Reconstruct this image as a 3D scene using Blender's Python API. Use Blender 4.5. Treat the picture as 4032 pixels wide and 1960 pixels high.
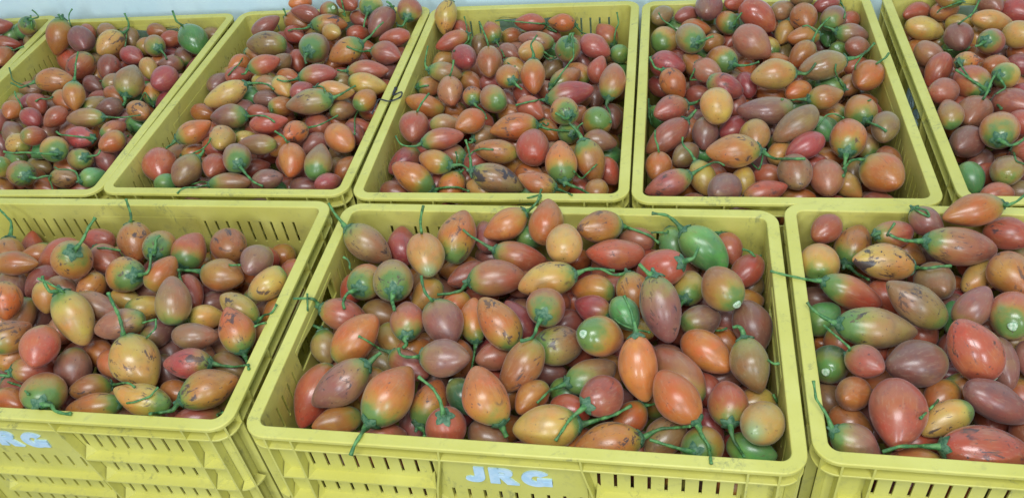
import bpy, bmesh, math, random
import numpy as np
from mathutils import Vector, Matrix

# ---------------------------------------------------------------- clear
for o in list(bpy.data.objects): bpy.data.objects.remove(o)
S = bpy.context.scene
COL = S.collection

# ---------------------------------------------------------------- camera
cam = bpy.data.cameras.new("camera"); camo = bpy.data.objects.new("camera", cam); COL.objects.link(camo)
PITCH, ROLL, HCAM, FPX = 0.727283, -0.135645, 0.735169, 3311.805753
Fv = Vector((0, math.cos(PITCH), -math.sin(PITCH))); Rv = Vector((1, 0, 0)); Uv = Rv.cross(Fv)
R2 = Rv*math.cos(ROLL) + Uv*math.sin(ROLL); U2 = -Rv*math.sin(ROLL) + Uv*math.cos(ROLL)
camo.matrix_world = Matrix(((R2.x, U2.x, -Fv.x, 0), (R2.y, U2.y, -Fv.y, 0), (R2.z, U2.z, -Fv.z, HCAM), (0, 0, 0, 1)))
cam.sensor_fit = 'HORIZONTAL'; cam.sensor_width = 36.0; cam.lens = FPX/4032*36.0
cam.clip_start = 0.02; cam.clip_end = 200
S.camera = camo

# ---------------------------------------------------------------- light: a covered market hall open behind the photographer
S.view_settings.view_transform = 'Standard'; S.view_settings.look = 'None'
S.view_settings.exposure = 0.0; S.view_settings.gamma = 1
w = bpy.data.worlds.new("World"); S.world = w; w.use_nodes = True
bg = w.node_tree.nodes['Background']; bg.inputs[0].default_value = (0.78, 0.86, 1.0, 1); bg.inputs[1].default_value = 0.45
def area(name, loc, target, sx, sy, power, col):
    l = bpy.data.lights.new(name, 'AREA'); l.shape = 'RECTANGLE'; l.size = sx; l.size_y = sy; l.energy = power; l.color = col
    o = bpy.data.objects.new(name, l); COL.objects.link(o); o.location = loc
    o.rotation_euler = (Vector(target)-Vector(loc)).to_track_quat('-Z', 'Y').to_euler(); return o
area('opening_light', (-1.25, -2.6, 1.35), (0, 0.9, 0), 0.42, 1.0, 34, (0.86, 0.93, 1.0))
area('opening_light', (0.75, -2.6, 1.25), (0, 0.9, 0), 0.34, 1.0, 27, (0.86, 0.93, 1.0))
area('ceiling_lamp', (-0.2, -0.75, 2.45), (0, 0.8, 0), 1.6, 0.8, 57, (0.96, 0.98, 1.0))

# ---------------------------------------------------------------- helpers
def new_mesh(name, verts, faces, mats, smooth=False, mi=None):
    m = bpy.data.meshes.new(name); m.from_pydata([tuple(v) for v in verts], [], [tuple(f) for f in faces])
    for x in mats: m.materials.append(x)
    if smooth: m.polygons.foreach_set('use_smooth', [True]*len(m.polygons))
    if mi is not None: m.polygons.foreach_set('material_index', mi)
    m.update(); return m
def link(name, mesh, parent=None, loc=(0, 0, 0)):
    o = bpy.data.objects.new(name, mesh); COL.objects.link(o); o.location = loc
    if parent: o.parent = parent
    return o
def empty(name, loc, rz=0):
    o = bpy.data.objects.new(name, None); COL.objects.link(o); o.location = loc; o.rotation_euler = (0, 0, rz); o.empty_display_size = .02
    return o
def tag(o, label=None, cat=None, group=None, kind=None):
    if label: o['label'] = label
    if cat: o['category'] = cat
    if group: o['group'] = group
    if kind: o['kind'] = kind
    return o

class NT:
    def __init__(s, name):
        s.m = bpy.data.materials.new(name); s.m.use_nodes = True; s.t = s.m.node_tree; s.t.nodes.clear()
        s.out = s.n('ShaderNodeOutputMaterial'); s.b = s.n('ShaderNodeBsdfPrincipled'); s.l(s.b.outputs[0], s.out.inputs[0])
    def n(s, k, **kw):
        x = s.t.nodes.new(k)
        for a, v in kw.items(): setattr(x, a, v)
        return x
    def l(s, a, b): s.t.links.new(a, b)
    def put(s, sock, v):
        if hasattr(v, 'is_linked') or isinstance(v, bpy.types.NodeSocket): s.l(v, sock)
        else: sock.default_value = v
    def math(s, op, a, b=0.0, clamp=False):
        x = s.n('ShaderNodeMath', operation=op); x.use_clamp = clamp; s.put(x.inputs[0], a); s.put(x.inputs[1], b); return x.outputs[0]
    def mix(s, f, a, b, mode='MIX'):
        x = s.n('ShaderNodeMix', data_type='RGBA', blend_type=mode); s.put(x.inputs[0], f); s.put(x.inputs[6], a); s.put(x.inputs[7], b); return x.outputs[2]
    def ramp(s, v, lo, hi):
        x = s.n('ShaderNodeMapRange'); x.interpolation_type = 'SMOOTHSTEP'; s.put(x.inputs[0], v); s.put(x.inputs[1], lo); s.put(x.inputs[2], hi); return x.outputs[0]
    def noise(s, co, scale, detail=3, rough=.55, dist=0.0):
        x = s.n('ShaderNodeTexNoise'); s.l(co, x.inputs['Vector']); x.inputs['Scale'].default_value = scale; x.inputs['Detail'].default_value = detail
        x.inputs['Roughness'].default_value = rough; x.inputs['Distortion'].default_value = dist; return x.outputs[0]
    def scale(s, co, v):
        x = s.n('ShaderNodeVectorMath', operation='MULTIPLY'); s.l(co, x.inputs[0]); x.inputs[1].default_value = v; return x.outputs[0]
    def bump(s, h, strength, dist):
        x = s.n('ShaderNodeBump'); x.inputs['Strength'].default_value = strength; x.inputs['Distance'].default_value = dist; s.l(h, x.inputs['Height']); s.l(x.outputs[0], s.b.inputs['Normal'])

# ---------------------------------------------------------------- materials
def mat_plastic():
    t = NT('yellow_plastic'); geo = t.n('ShaderNodeNewGeometry'); co = geo.outputs['Position']
    n1 = t.noise(co, 9, 4); n2 = t.noise(co, 60, 5, .65); n3 = t.noise(t.scale(co, (1, 1, .25)), 160, 4, .7)
    base = t.mix(t.ramp(n1, .35, .7), (.575, .550, .120, 1), (.635, .615, .165, 1))
    base = t.mix(t.math('MULTIPLY', t.ramp(n2, .54, .70), .42), base, (.40, .40, .13, 1))
    gr = t.math('MULTIPLY', t.ramp(t.noise(co, 17, 6, .72, .6), .56, .66), t.ramp(n3, .44, .60))
    base = t.mix(t.math('MULTIPLY', gr, .52), base, (.16, .18, .10, 1))
    dots = t.ramp(t.noise(co, 330, 2), .73, .77)
    base = t.mix(t.math('MULTIPLY', dots, .55), base, (.12, .11, .07, 1))
    t.put(t.b.inputs['Base Color'], base); t.put(t.b.inputs['Roughness'], t.math('ADD', t.math('MULTIPLY', n2, .25), .33))
    t.b.inputs['Subsurface Weight'].default_value = 0.12; t.b.inputs['Subsurface Radius'].default_value = (.004, .004, .001); t.b.inputs['Subsurface Scale'].default_value = 1.0
    t.bump(t.math('ADD', n2, t.math('MULTIPLY', n3, .5)), .25, .0006); return t.m
def mat_skin():
    t = NT('fruit_skin')
    A = lambda n: t.n('ShaderNodeAttribute', attribute_name=n)
    col = A('fcol').outputs['Color']; par = A('fpar'); sp = t.n('ShaderNodeSeparateXYZ'); t.l(par.outputs['Vector'], sp.inputs[0])
    green, mark, gloss = sp.outputs
    pos = A('fpos').outputs['Vector']; pr2 = A('fpr2'); sq = t.n('ShaderNodeSeparateXYZ'); t.l(pr2.outputs['Vector'], sq.inputs[0]); ax, gtip, seed = sq.outputs
    nl = t.noise(pos, 26, 3, .5); nm = t.noise(pos, 75, 4, .6); st = t.noise(t.scale(pos, (1, 1, .16)), 330, 3, .6); fine = t.noise(pos, 900, 3, .6)
    hot = t.mix(1.0, col, (1.15, .74, .72, 1), 'MULTIPLY'); yel = t.mix(1.0, col, (1.10, 1.42, .95, 1), 'MULTIPLY')
    dull = t.mix(1.0, col, (.66, .74, .95, 1), 'MULTIPLY')
    c = t.mix(t.math('MULTIPLY', t.ramp(nl, .48, .68), .75), col, hot)
    c = t.mix(t.math('MULTIPLY', t.ramp(nl, .50, .30), .75), c, yel)
    c = t.mix(t.math('MULTIPLY', t.ramp(nm, .48, .70), .50), c, dull)
    c = t.mix(t.math('MULTIPLY', t.ramp(st, .52, .68), .16), c, (.50, .38, .24, 1))
    crack = t.ramp(t.noise(t.scale(pos, (1, 1, .10)), 210, 2, .5, .3), .70, .735)
    c = t.mix(t.math('MULTIPLY', crack, .45), c, (.16, .07, .05, 1))
    # green shoulder round the stalk, through yellow-green
    wob = t.math('ADD', ax, t.math('MULTIPLY', t.math('SUBTRACT', nm, .5), .34)); wob = t.math('ADD', wob, t.math('MULTIPLY', t.math('SUBTRACT', nl, .5), .45))
    ext = t.math('ADD', t.math('MULTIPLY', green, .155), t.math('MULTIPLY', seed, .05))
    g1 = t.ramp(wob, t.math('ADD', ext, .20), t.math('SUBTRACT', ext, .10))
    g2 = t.ramp(wob, t.math('ADD', ext, .05), t.math('SUBTRACT', ext, .16))
    on = t.math('MULTIPLY', t.ramp(green, .05, .5), 1.0)
    g0 = t.ramp(wob, t.math('ADD', ext, .50), ext)
    c = t.mix(t.math('MULTIPLY', t.math('MULTIPLY', g0, on), .42), c, t.mix(.35, t.mix(1.0, col, (1.15, 1.7, 1.0, 1), 'MULTIPLY'), (.50, .27, .055, 1)))
    c = t.mix(t.math('MULTIPLY', t.math('MULTIPLY', g1, on), .62), c, (.29, .30, .050, 1))
    c = t.mix(t.math('MULTIPLY', t.math('MULTIPLY', g2, on), .80), c, t.mix(nl, (.040, .165, .050, 1), (.115, .29, .065, 1)))
    # green tip
    c = t.mix(t.math('MULTIPLY', gtip, t.ramp(t.math('ADD', ax, t.math('MULTIPLY', t.math('SUBTRACT', nl, .5), .3)), .82, 1.02)), c, (.26, .36, .16, 1))
    # scuffs, scratches and spots
    scr = t.noise(t.scale(pos, (1, 1, .40)), 95, 5, .72, .8)
    thr = t.math('SUBTRACT', .69, t.math('MULTIPLY', t.math('MINIMUM', mark, 1.0), .132))
    k = t.ramp(scr, thr, t.math('ADD', thr, .035))
    area_ = t.ramp(t.noise(pos, 34, 1, .4), .46, .56)
    k = t.math('MULTIPLY', k, area_)
    dots = t.math('MULTIPLY', t.ramp(t.noise(pos, 260, 1, .4), .715, .745), t.math('ADD', .2, t.math('MULTIPLY', mark, .5), True))
    k = t.math('MAXIMUM', t.math('MULTIPLY', k, .88), dots)
    c = t.mix(k, c, t.mix(t.ramp(nm, .42, .58), (.120, .060, .035, 1), (.045, .036, .045, 1)))
    # one big black patch on the few badly damaged ones (mark > 1.5)
    big = t.math('MULTIPLY', t.ramp(mark, 1.4, 1.8), t.ramp(t.noise(pos, 30, 5, .65, .5), .575, .62))
    c = t.mix(t.math('MULTIPLY', big, .92), c, (.035, .030, .040, 1))
    t.put(t.b.inputs['Base Color'], c)
    r = t.math('ADD', t.math('MULTIPLY', nm, .22), .30); r = t.math('SUBTRACT', r, t.math('MULTIPLY', gloss, .20)); r = t.math('ADD', r, t.math('MULTIPLY', k, .2))
    t.put(t.b.inputs['Roughness'], r)
    t.b.inputs['IOR'].default_value = 1.5; t.b.inputs['Coat Weight'].default_value = .42; t.put(t.b.inputs['Coat Roughness'], t.math('ADD', t.math('ADD', .08, t.math('MULTIPLY', seed, .16)), t.math('MULTIPLY', nm, .20)))
    t.b.inputs['Subsurface Weight'].default_value = .05; t.b.inputs['Subsurface Radius'].default_value = (.006, .002, .001); t.b.inputs['Subsurface Scale'].default_value = 1.0
    t.b.inputs['Sheen Weight'].default_value = .14; t.b.inputs['Sheen Roughness'].default_value = .4; t.b.inputs['Sheen Tint'].default_value = (.85, .88, 1, 1)
    h = t.math('ADD', t.math('MULTIPLY', nm, .6), t.math('MULTIPLY', fine, .10)); h = t.math('ADD', h, t.math('MULTIPLY', st, .22)); h = t.math('ADD', h, t.math('MULTIPLY', nl, 1.2)); h = t.math('SUBTRACT', h, t.math('MULTIPLY', k, .35))
    t.bump(h, .35, .0016); return t.m
def mat_simple(name, c1, c2, sc, rough, bump=.3, bd=.0006, spec=.5):
    t = NT(name); geo = t.n('ShaderNodeNewGeometry'); co = geo.outputs['Position']
    n = t.noise(co, sc, 4, .6); t.put(t.b.inputs['Base Color'], t.mix(t.ramp(n, .38, .62), c1, c2)); t.b.inputs['Roughness'].default_value = rough
    t.b.inputs['Specular IOR Level'].default_value = spec
    t.bump(t.noise(co, sc*5, 3), bump, bd); return t.m
PL = mat_plastic(); SKIN = mat_skin()
def mat_stalk():
    t = NT('green_stalk'); co = t.n('ShaderNodeNewGeometry').outputs['Position']
    c = t.mix(t.ramp(t.noise(co, 150, 4), .38, .62), (.042, .155, .048, 1), (.115, .30, .085, 1)); c = t.mix(t.math('MULTIPLY', t.ramp(t.noise(co, 38, 3), .52, .66), .5), c, (.050, .060, .030, 1))
    t.put(t.b.inputs['Base Color'], c); t.b.inputs['Roughness'].default_value = .5; t.bump(t.noise(co, 700, 3), .6, .001); return t.m
STEM = mat_stalk()
CALYX = mat_simple('calyx_green', (.035, .125, .060, 1), (.11, .22, .12, 1), 240, .5, .6, .0008)
DRY = mat_simple('dry_stalk', (.015, .018, .025, 1), (.05, .05, .06, 1), 200, .7)
SCAR = mat_simple('pale_scar', (.30, .50, .30, 1), (.60, .72, .52, 1), 500, .35, .5, .0006)
BLUE = mat_simple('blue_lettering', (.42, .63, .78, 1), (.54, .72, .84, 1), 90, .45, .2, .0004)
WALLM = mat_simple('pale_blue_wall_paint', (.66, .88, .97, 1), (.71, .91, .98, 1), 7, .6, .3, .002)
FLOORM = mat_simple('grey_floor', (.16, .17, .17, 1), (.24, .25, .25, 1), 12, .8)

# ---------------------------------------------------------------- crate model (metres, rim top at z = 0)
LX, LY, HC = 0.599998, 0.403670, 0.25
RO = .027
def rrect(hx, hy, off, n=8):
    """rounded rectangle, offset inward by off; returns list of (x, y)"""
    r = max(RO-off, .003); cx, cy = hx-off-r, hy-off-r; out = []
    for sx, sy, a0 in ((1, 1, 0), (-1, 1, 90), (-1, -1, 180), (1, -1, 270)):
        for i in range(n+1):
            a = math.radians(a0+90*i/n); out.append((sx*cx+r*math.cos(a), sy*cy+r*math.sin(a)))
    return out
def sweep_ring(name, prof, n=8):
    v, f = [], []
    L = None
    for off, z in prof:
        p = rrect(LX/2, LY/2, off, n); L = len(p); v += [(x, y, z) for x, y in p]
    m = len(prof)
    for k in range(m):
        k2 = (k+1) % m
        for i in range(L):
            j = (i+1) % L; f.append((k*L+i, k*L+j, k2*L+j, k2*L+i))
    return new_mesh(name, v, f, [PL], False)
def panel_mesh(name, x0, x1, z0, z1, th, holes):
    """vertical panel in the xz plane, front face at y=0, back face at y=th, rectangular holes"""
    xs = sorted(set([x0, x1]+[h[0] for h in holes]+[h[1] for h in holes])); zs = sorted(set([z0, z1]+[h[2] for h in holes]+[h[3] for h in holes]))
    nx, nz = len(xs), len(zs); v = [(x, 0, z) for z in zs for x in xs]+[(x, th, z) for z in zs for x in xs]; N = nx*nz; f = []
    def solid(i, j):
        if i < 0 or j < 0 or i >= nx-1 or j >= nz-1: return False
        cx, cz = (xs[i]+xs[i+1])/2, (zs[j]+zs[j+1])/2
        return not any(h[0] < cx < h[1] and h[2] < cz < h[3] for h in holes)
    I = lambda i, j: j*nx+i
    for j in range(nz-1):
        for i in range(nx-1):
            if not solid(i, j): continue
            a, b, c, d = I(i, j), I(i+1, j), I(i+1, j+1), I(i, j+1)
            f += [(a, b, c, d), (N+a, N+d, N+c, N+b)]
            if not solid(i, j-1): f.append((a, N+a, N+b, b))
            if not solid(i, j+1): f.append((d, c, N+c, N+d))
            if not solid(i-1, j): f.append((a, d, N+d, N+a))
            if not solid(i+1, j): f.append((b, N+b, N+c, c))
    return new_mesh(name, v, f, [PL])
def prism(name, pts_a, pts_b, mat=None):
    n = len(pts_a); v = list(pts_a)+list(pts_b); f = [tuple(range(n))[::-1], tuple(range(n, 2*n))]
    f += [(i, (i+1) % n, n+(i+1) % n, n+i) for i in range(n)]
    return new_mesh(name, v, f, [mat or PL])
def ledge_mesh(x0, x1, z, chamf0=.009, chamf1=.009):
    """horizontal shelf on the outside of a wall; outer edge at y=0, wall at y=.0125; ends splay to the wall"""
    t = .0026; d = .0126
    top = [(x0, 0, z), (x1, 0, z), (x1-chamf1*.4, d*.55, z+.0006), (x1-chamf1, d, z+.001), (x0+chamf0, d, z+.001), (x0+chamf0*.4, d*.55, z+.0006)]
    bot = [(x, y, z-t) for x, y, _ in top]
    m = bmesh.new(); a = [m.verts.new(p) for p in top]; b = [m.verts.new(p) for p in bot]
    m.faces.new(a); m.faces.new(b[::-1])
    for i in range(6): m.faces.new((a[i], b[i], b[(i+1) % 6], a[(i+1) % 6]))
    # gusset triangles at the ends
    for xe, xi, s in ((x0, x0+chamf0, 1), (x1, x1-chamf1, -1)):
        p = [m.verts.new(q) for q in ((xe+s*.0004, .0006, z+.0003), (xi, d, z+.001), (xe+s*.002, d, z+.016))]
        m.faces.new(p if s > 0 else p[::-1])
    bmesh.ops.recalc_face_normals(m, faces=m.faces[:])
    me = bpy.data.meshes.new('ledge'); m.to_mesh(me); m.free(); me.materials.append(PL); return me
def rib_mesh(pts, w=.0022, d=.0120):
    """vertical rib following x(z) in pts, outer edge at y=.0004"""
    m = bmesh.new(); prev = None
    for x, z in pts:
        r = [m.verts.new(q) for q in ((x-w/2, .0005, z), (x+w/2, .0005, z), (x+w*.8, d, z), (x-w*.8, d, z))]
        if prev:
            for i in range(4): m.faces.new((prev[i], prev[(i+1) % 4], r[(i+1) % 4], r[i]))
        else: m.faces.new(r[::-1])
        prev = r
    m.faces.new(prev); bmesh.ops.recalc_face_normals(m, faces=m.faces[:])
    me = bpy.data.meshes.new('rib'); m.to_mesh(me); m.free(); me.materials.append(PL); return me
def bevelled(o, wd=.0006, seg=2):
    b = o.modifiers.new('bevel', 'BEVEL'); b.width = wd; b.segments = seg; b.limit_method = 'ANGLE'; b.angle_limit = math.radians(40)
# slots
SW = .0037
def row(xs, zt, zb): return [(x-SW/2, x+SW/2, zb, zt) for x in xs]
bank = [.0920+.0177*i for i in range(9)]
rowsL = []
for zt, zb in ((-.029, -.068), (-.083, -.117), (-.130, -.164), (-.177, -.208)):
    xs = bank if zt > -.05 else bank[1:]
    rowsL += row(xs, zt, zb)+row([-x for x in xs], zt, zb)
long_holes = rowsL+[(-.0790, .0790, -.215, -.0235)]
pslots = [(-.0725+.0180*i) for i in range(9)]
panel_holes = row(pslots, -.0875, -.1085)+row(pslots, -.135, -.156)+row(pslots, -.175, -.196)
shortx = [.0910+.0178*i for i in range(4)]
short_holes = [(-.069, .069, -.050, -.0135)]
for zt, zb in ((-.025, -.062), (-.083, -.117), (-.130, -.164), (-.177, -.208)):
    xs = shortx if zt > -.05 else [.0178*i+.0089 for i in range(9)]
    short_holes += row(xs, zt, zb)+row([-x for x in xs], zt, zb)
TH = .0024; OFFW = .0128
M_long = panel_mesh('side_wall', -(LX/2-RO), LX/2-RO, -HC+.002, -.0032, TH, long_holes)
M_short = panel_mesh('end_wall', -(LY/2-RO), LY/2-RO, -HC+.002, -.0032, TH, short_holes)
M_panel = panel_mesh('name_panel', -.0795, .0795, -.2155, -.0232, TH+.0034, panel_holes)
M_rim = sweep_ring('rim', [(.0000, -.0046), (.0000, -.0012), (.0005, -.0004), (.0013, 0), (.0140, 0), (.0150, -.0005), (.0155, -.0014), (.0155, -.0090), (.0140, -.0090), (.0135, -.0034), (.0020, -.0034), (.0014, -.0046)])
M_ring1 = sweep_ring('ledge', [(.0009, -.0236), (.0007, -.0215), (.0014, -.0210), (.0127, -.0206), (.0127, -.0236)])
M_ring3 = sweep_ring('ledge', [(.0009, -.2476), (.0007, -.2455), (.0014, -.2450), (.0150, -.2446), (.0150, -.2500), (.0030, -.2500)])
M_base = new_mesh('base', [(x, y, z) for z in (-.2480, -.2455) for x, y in rrect(LX/2, LY/2, .0155, 4)], [tuple(range(20))[::-1], tuple(range(20, 40))]+[(i, (i+1) % 20, 20+(i+1) % 20, 20+i) for i in range(20)], [PL])
def corner_mesh():
    v, f = [], []; n = 8
    for off in (OFFW, OFFW+TH):
        r = RO-off
        for z in (-HC+.002, -.0032):
            for i in range(n+1):
                a = math.radians(90*i/n); v.append((r*math.cos(a), r*math.sin(a), z))
    k = n+1
    for i in range(n): f += [(i, i+1, k+i+1, k+i), (2*k+i+1, 2*k+i, 3*k+i, 3*k+i+1), (k+i, k+i+1, 3*k+i+1, 3*k+i), (i+1, i, 2*k+i, 2*k+i+1)]
    return new_mesh('corner_wall', v, f, [PL], False)
def corner_ledge(z):
    v, f = [], []; n = 8
    for r, zz in ((RO-.0010, z), (RO-.0127, z+.001), (RO-.0127, z-.0026), (RO-.0010, z-.0026)):
        for i in range(n+1):
            a = math.radians(8+74*i/n); v.append((r*math.cos(a), r*math.sin(a), zz))
    k = n+1
    for q in range(4):
        for i in range(n): f.append((q*k+i, q*k+i+1, ((q+1) % 4)*k+i+1, ((q+1) % 4)*k+i))
    return new_mesh('ledge', v, f, [PL], False)
def corner_rib():
    c = math.sqrt(.5); w = .0012; r0, r1 = RO-.0005, RO-.0122; v = []
    for z in (-.245, -.0036):
        for r, s in ((r0, -1), (r0, 1), (r1, 1), (r1, -1)): v.append((r*c-s*w*c, r*c+s*w*c, z))
    return new_mesh('rib', v, [(0, 1, 2, 3), (7, 6, 5, 4), (0, 4, 5, 1), (1, 5, 6, 2), (2, 6, 7, 3), (3, 7, 4, 0)], [PL])
M_corner = corner_mesh(); M_cl = corner_ledge(-.122); M_cr = corner_rib()
def grip_mesh():
    n = 16; a, b = [], []
    for i in range(n+1):
        x = -.070+.140*i/n; u = x/.07; z = -.0150-.0095*math.exp(-(u*1.5)**2)+(.0 if abs(u) < .9 else -.004*(abs(u)-.9)*10)
        a.append((x, z)); b.append((x, -.0125))
    v = [(x, y, z) for y in (.0002, TH+.0008) for x, z in a+b]; k = n+1; m = 2*k; f = []
    for i in range(n):
        f += [(i, i+1, k+i+1, k+i), (m+i+1, m+i, m+k+i, m+k+i+1), (i+1, i, m+i, m+i+1), (k+i, k+i+1, m+k+i+1, m+k+i)]
    f += [(0, k, m+k, m), (k-1, m+k-1, m+2*k-1, 2*k-1)]
    return new_mesh('handle_grip', v, f, [PL])
M_grip = grip_mesh()
def box_mesh(name, x0, x1, y0, y1, z0, z1, mat):
    v = [(x, y, z) for z in (z0, z1) for x, y in ((x0, y0), (x1, y0), (x1, y1), (x0, y1))]
    return new_mesh(name, v, [(3, 2, 1, 0), (4, 5, 6, 7), (0, 1, 5, 4), (1, 2, 6, 5), (2, 3, 7, 6), (3, 0, 4, 7)], [mat])
M_hside = [ledge_mesh(a, b, z, c0, c1) for a, b, z, c0, c1 in (
    (.0885, .2405, -.0765, .010, .006), (.2435, .2710, -.0765, .008, .006),
    (.0945, .2405, -.1220, .010, .006), (.2435, .2715, -.1220, .008, .004),
    (.1000, .2405, -.1680, .010, .006), (.2435, .2715, -.1680, .008, .004))]
M_pshelf = [ledge_mesh(-.0915, .0915, -.1220, .014, .014), ledge_mesh(-.0640, .0920, -.1615, .012, .012)]
M_rib_out = rib_mesh([(.2420, -.0036), (.2420, -.245)]); M_rib_out2 = rib_mesh([(.2725, -.0036), (.2725, -.245)])
M_rib_pan = rib_mesh([(.0750, -.0036), (.0765, -.0240), (.0870, -.0765), (.0935, -.1220), (.0990, -.1680), (.1030, -.245)])
M_sside = [ledge_mesh(-.138, .138, z, .008, .008) for z in (-.0765, -.1220, -.1680)]
M_rib_s = rib_mesh([(.1400, -.0036), (.1400, -.245)]); M_rib_s2 = rib_mesh([(.1720, -.0036), (.1720, -.245)]); M_rib_s3 = rib_mesh([(.0770, -.0036), (.0800, -.245)])
def mirror(me):
    m = me.copy(); co = np.empty(len(m.vertices)*3); m.vertices.foreach_get('co', co); co[0::3] *= -1; m.vertices.foreach_set('co', co); m.flip_normals(); m.update(); return m
def letter_meshes():
    """extruded slab-serif letters J R G as raised blue print"""
    out = []
    def arc(cx, cz, rx, rz, a0, a1, n=10): return [(cx+rx*math.cos(math.radians(a0+(a1-a0)*i/n)), cz+rz*math.sin(math.radians(a0+(a1-a0)*i/n))) for i in range(n+1)]
    def ext(name, strips, x0):
        m = bmesh.new()
        for kq, (a, b) in enumerate(strips):     # ribbon between two outlines of equal length
            n = len(a); yq = -.00025*kq; F = [m.verts.new((x0+p[0], yq, p[1])) for p in a]; G = [m.verts.new((x0+p[0], yq, p[1])) for p in b]
            F2 = [m.verts.new((x0+p[0], .0022, p[1])) for p in a]; G2 = [m.verts.new((x0+p[0], .0022, p[1])) for p in b]
            for i in range(n-1):
                m.faces.new((F[i], F[i+1], G[i+1], G[i])); m.faces.new((F[i+1], F[i], F2[i], F2[i+1])); m.faces.new((G[i], G[i+1], G2[i+1], G2[i]))
            m.faces.new((F[0], G[0], G2[0], F2[0])); m.faces.new((G[-1], F[-1], F2[-1], G2[-1]))
        bmesh.ops.recalc_face_normals(m, faces=m.faces[:])
        me = bpy.data.meshes.new(name); m.to_mesh(me); m.free(); me.materials.append(BLUE); return me
    H = .0285; T = .0112
    # J : stem then hook
    oa = [(.0225, H), (.0225, .0105)]+arc(.0115, .0105, .0110, .0105, 0, -90, 8)+arc(.0095, .0060, .0095, .0060, -90, -200, 6)
    ia = [(.0110, H), (.0110, .0125)]+arc(.0090, .0125, .0020, .0028, 0, -90, 8)+arc(.0090, .0105, .0030, .0010, -90, -200, 6)
    out.append(ext('letter', [(oa, ia)], -.0545))
    # R : stem, bowl, leg
    s1 = ([(0, H), (0, 0)], [(T, H), (T, 0)])
    bo = [(T-.001, H)]+arc(.0165, H-.0078, .0100, .0078, 90, -90, 10)+[(T-.001, H-.0156)]
    bi = [(T-.001, H-.0060)]+arc(.0155, H-.0078, .0026, .0018, 90, -90, 10)+[(T-.001, H-.0096)]
    lg = ([(.0100, .0150), (.0190, 0)], [(.0205, .0150), (.0325, 0)])
    out.append(ext('letter', [s1, (bo, bi), lg], -.0270))
    # G : open ring with bar
    go = arc(.0165, H/2, .0165, H/2+.0005, 38, 335, 24); gi = arc(.0165, H/2, .0055, H/2-.0085, 38, 335, 24)
    bar = ([(.0170, .0150), (.0335, .0150)], [(.0170, .0090), (.0335, .0060)]); bar2 = ([(.0235, .0100), (.0335, .0100)], [(.0235, .0020), (.0335, .0020)])
    out.append(ext('letter', [(go, gi), bar, bar2], .0085))
    return out
M_let = letter_meshes()

def build_crate():
    root = empty('plastic_crate', (0, 0, -HC))
    def add(name, me, loc=(0, 0, 0), rz=0, bev=0):
        o = link(name, me, root); o.location = (loc[0], loc[1], loc[2]+HC); o.rotation_euler = (0, 0, rz)
        if bev: bevelled(o, bev)
        return o
    r = add('rim', M_rim); add('ledge', M_ring1); add('ledge', M_ring3); add('base', M_base)
    mir = {}
    def mm(me):
        if me.name not in mir: mir[me.name] = mirror(me)
        return mir[me.name]
    for s in (0, 1):
        rz = math.pi*s; c, sn = math.cos(rz), math.sin(rz)
        def P(x, y): return (x*c-y*sn, x*sn+y*c, 0)
        yo = -LY/2
        add('side_wall', M_long, P(0, yo+OFFW), rz); pn = add('name_panel', M_panel, P(0, yo+.0098), rz)
        for me in M_let:
            l = link('letter', me, pn); l.location = (0, -.0018, -.0695)
        for me in M_hside: add('ledge', me, P(0, yo+.0005), rz); add('ledge', mm(me), P(0, yo+.0005), rz)
        for me in M_pshelf: add('ledge', me, P(0, yo+.0005), rz)
        for me in (M_rib_out, M_rib_out2, M_rib_pan): add('rib', me, P(0, yo), rz); add('rib', mm(me), P(0, yo), rz)
        rz2 = math.pi*s+math.pi/2; c2, s2 = math.cos(rz2), math.sin(rz2)
        def Q(x, y): return (x*c2-y*s2, x*s2+y*c2, 0)
        xo = -LX/2
        ew = add('end_wall', M_short, Q(0, xo+OFFW), rz2); link('handle_grip', M_grip, ew)
        for me in M_sside: add('ledge', me, Q(0, xo+.0005), rz2)
        for me in (M_rib_s, M_rib_s2, M_rib_s3): add('rib', me, Q(0, xo), rz2); add('rib', mm(me), Q(0, xo), rz2)
    for i, (sx, sy) in enumerate(((1, 1), (-1, 1), (-1, -1), (1, -1))):
        loc = (sx*(LX/2-RO), sy*(LY/2-RO), 0)
        for nm, me in (('corner_wall', M_corner), ('ledge', M_cl), ('rib', M_cr)): add(nm, me, loc, i*math.pi/2)
    return root
def copy_tree(o, parent=None):
    c = o.copy(); COL.objects.link(c); c.parent = parent
    for ch in list(o.children): copy_tree(ch, c)
    return c
CR = [('M', 0.0145, 0.7067, -0.2411, 'yellow crate in the middle of the front row with blue JRG lettering'), ('L', -0.5853, 0.855, -0.2306, 'yellow crate in the front left with blue lettering partly cut by the frame'), ('R', 0.6069, 0.5754, -0.2482, 'yellow crate in the front right corner, its right half outside the frame'), ('A', -1.1432, 1.5115, -0.1477, 'yellow crate at the far upper left, mostly outside the frame'), ('B', -0.7568, 1.4157, -0.2146, 'second yellow crate of the back row, one pale green fruit at its back'), ('D', -0.3577, 1.33, -0.2348, 'yellow crate heaped highest in the back row, third from left'), ('E', 0.0388, 1.2306, -0.2264, 'yellow crate in the back row showing its handle hole, fourth from left'), ('F', 0.4349, 1.1332, -0.2311, 'fifth yellow crate of the back row, left of the dark wedge-shaped gap'), ('G', 0.8477, 1.0419, -0.2352, 'rightmost yellow crate of the back row, cut by the right edge')]
proto = build_crate()
for i, (nm, x, y, a, lab) in enumerate(CR):
    o = proto if i == 0 else copy_tree(proto)
    o.location = (x, y, -HC); o.rotation_euler = (0, 0, a+(0 if nm in 'LMR' else math.pi/2))
    tag(o, lab, 'crate', 'yellow crates of tree tomatoes')

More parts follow.
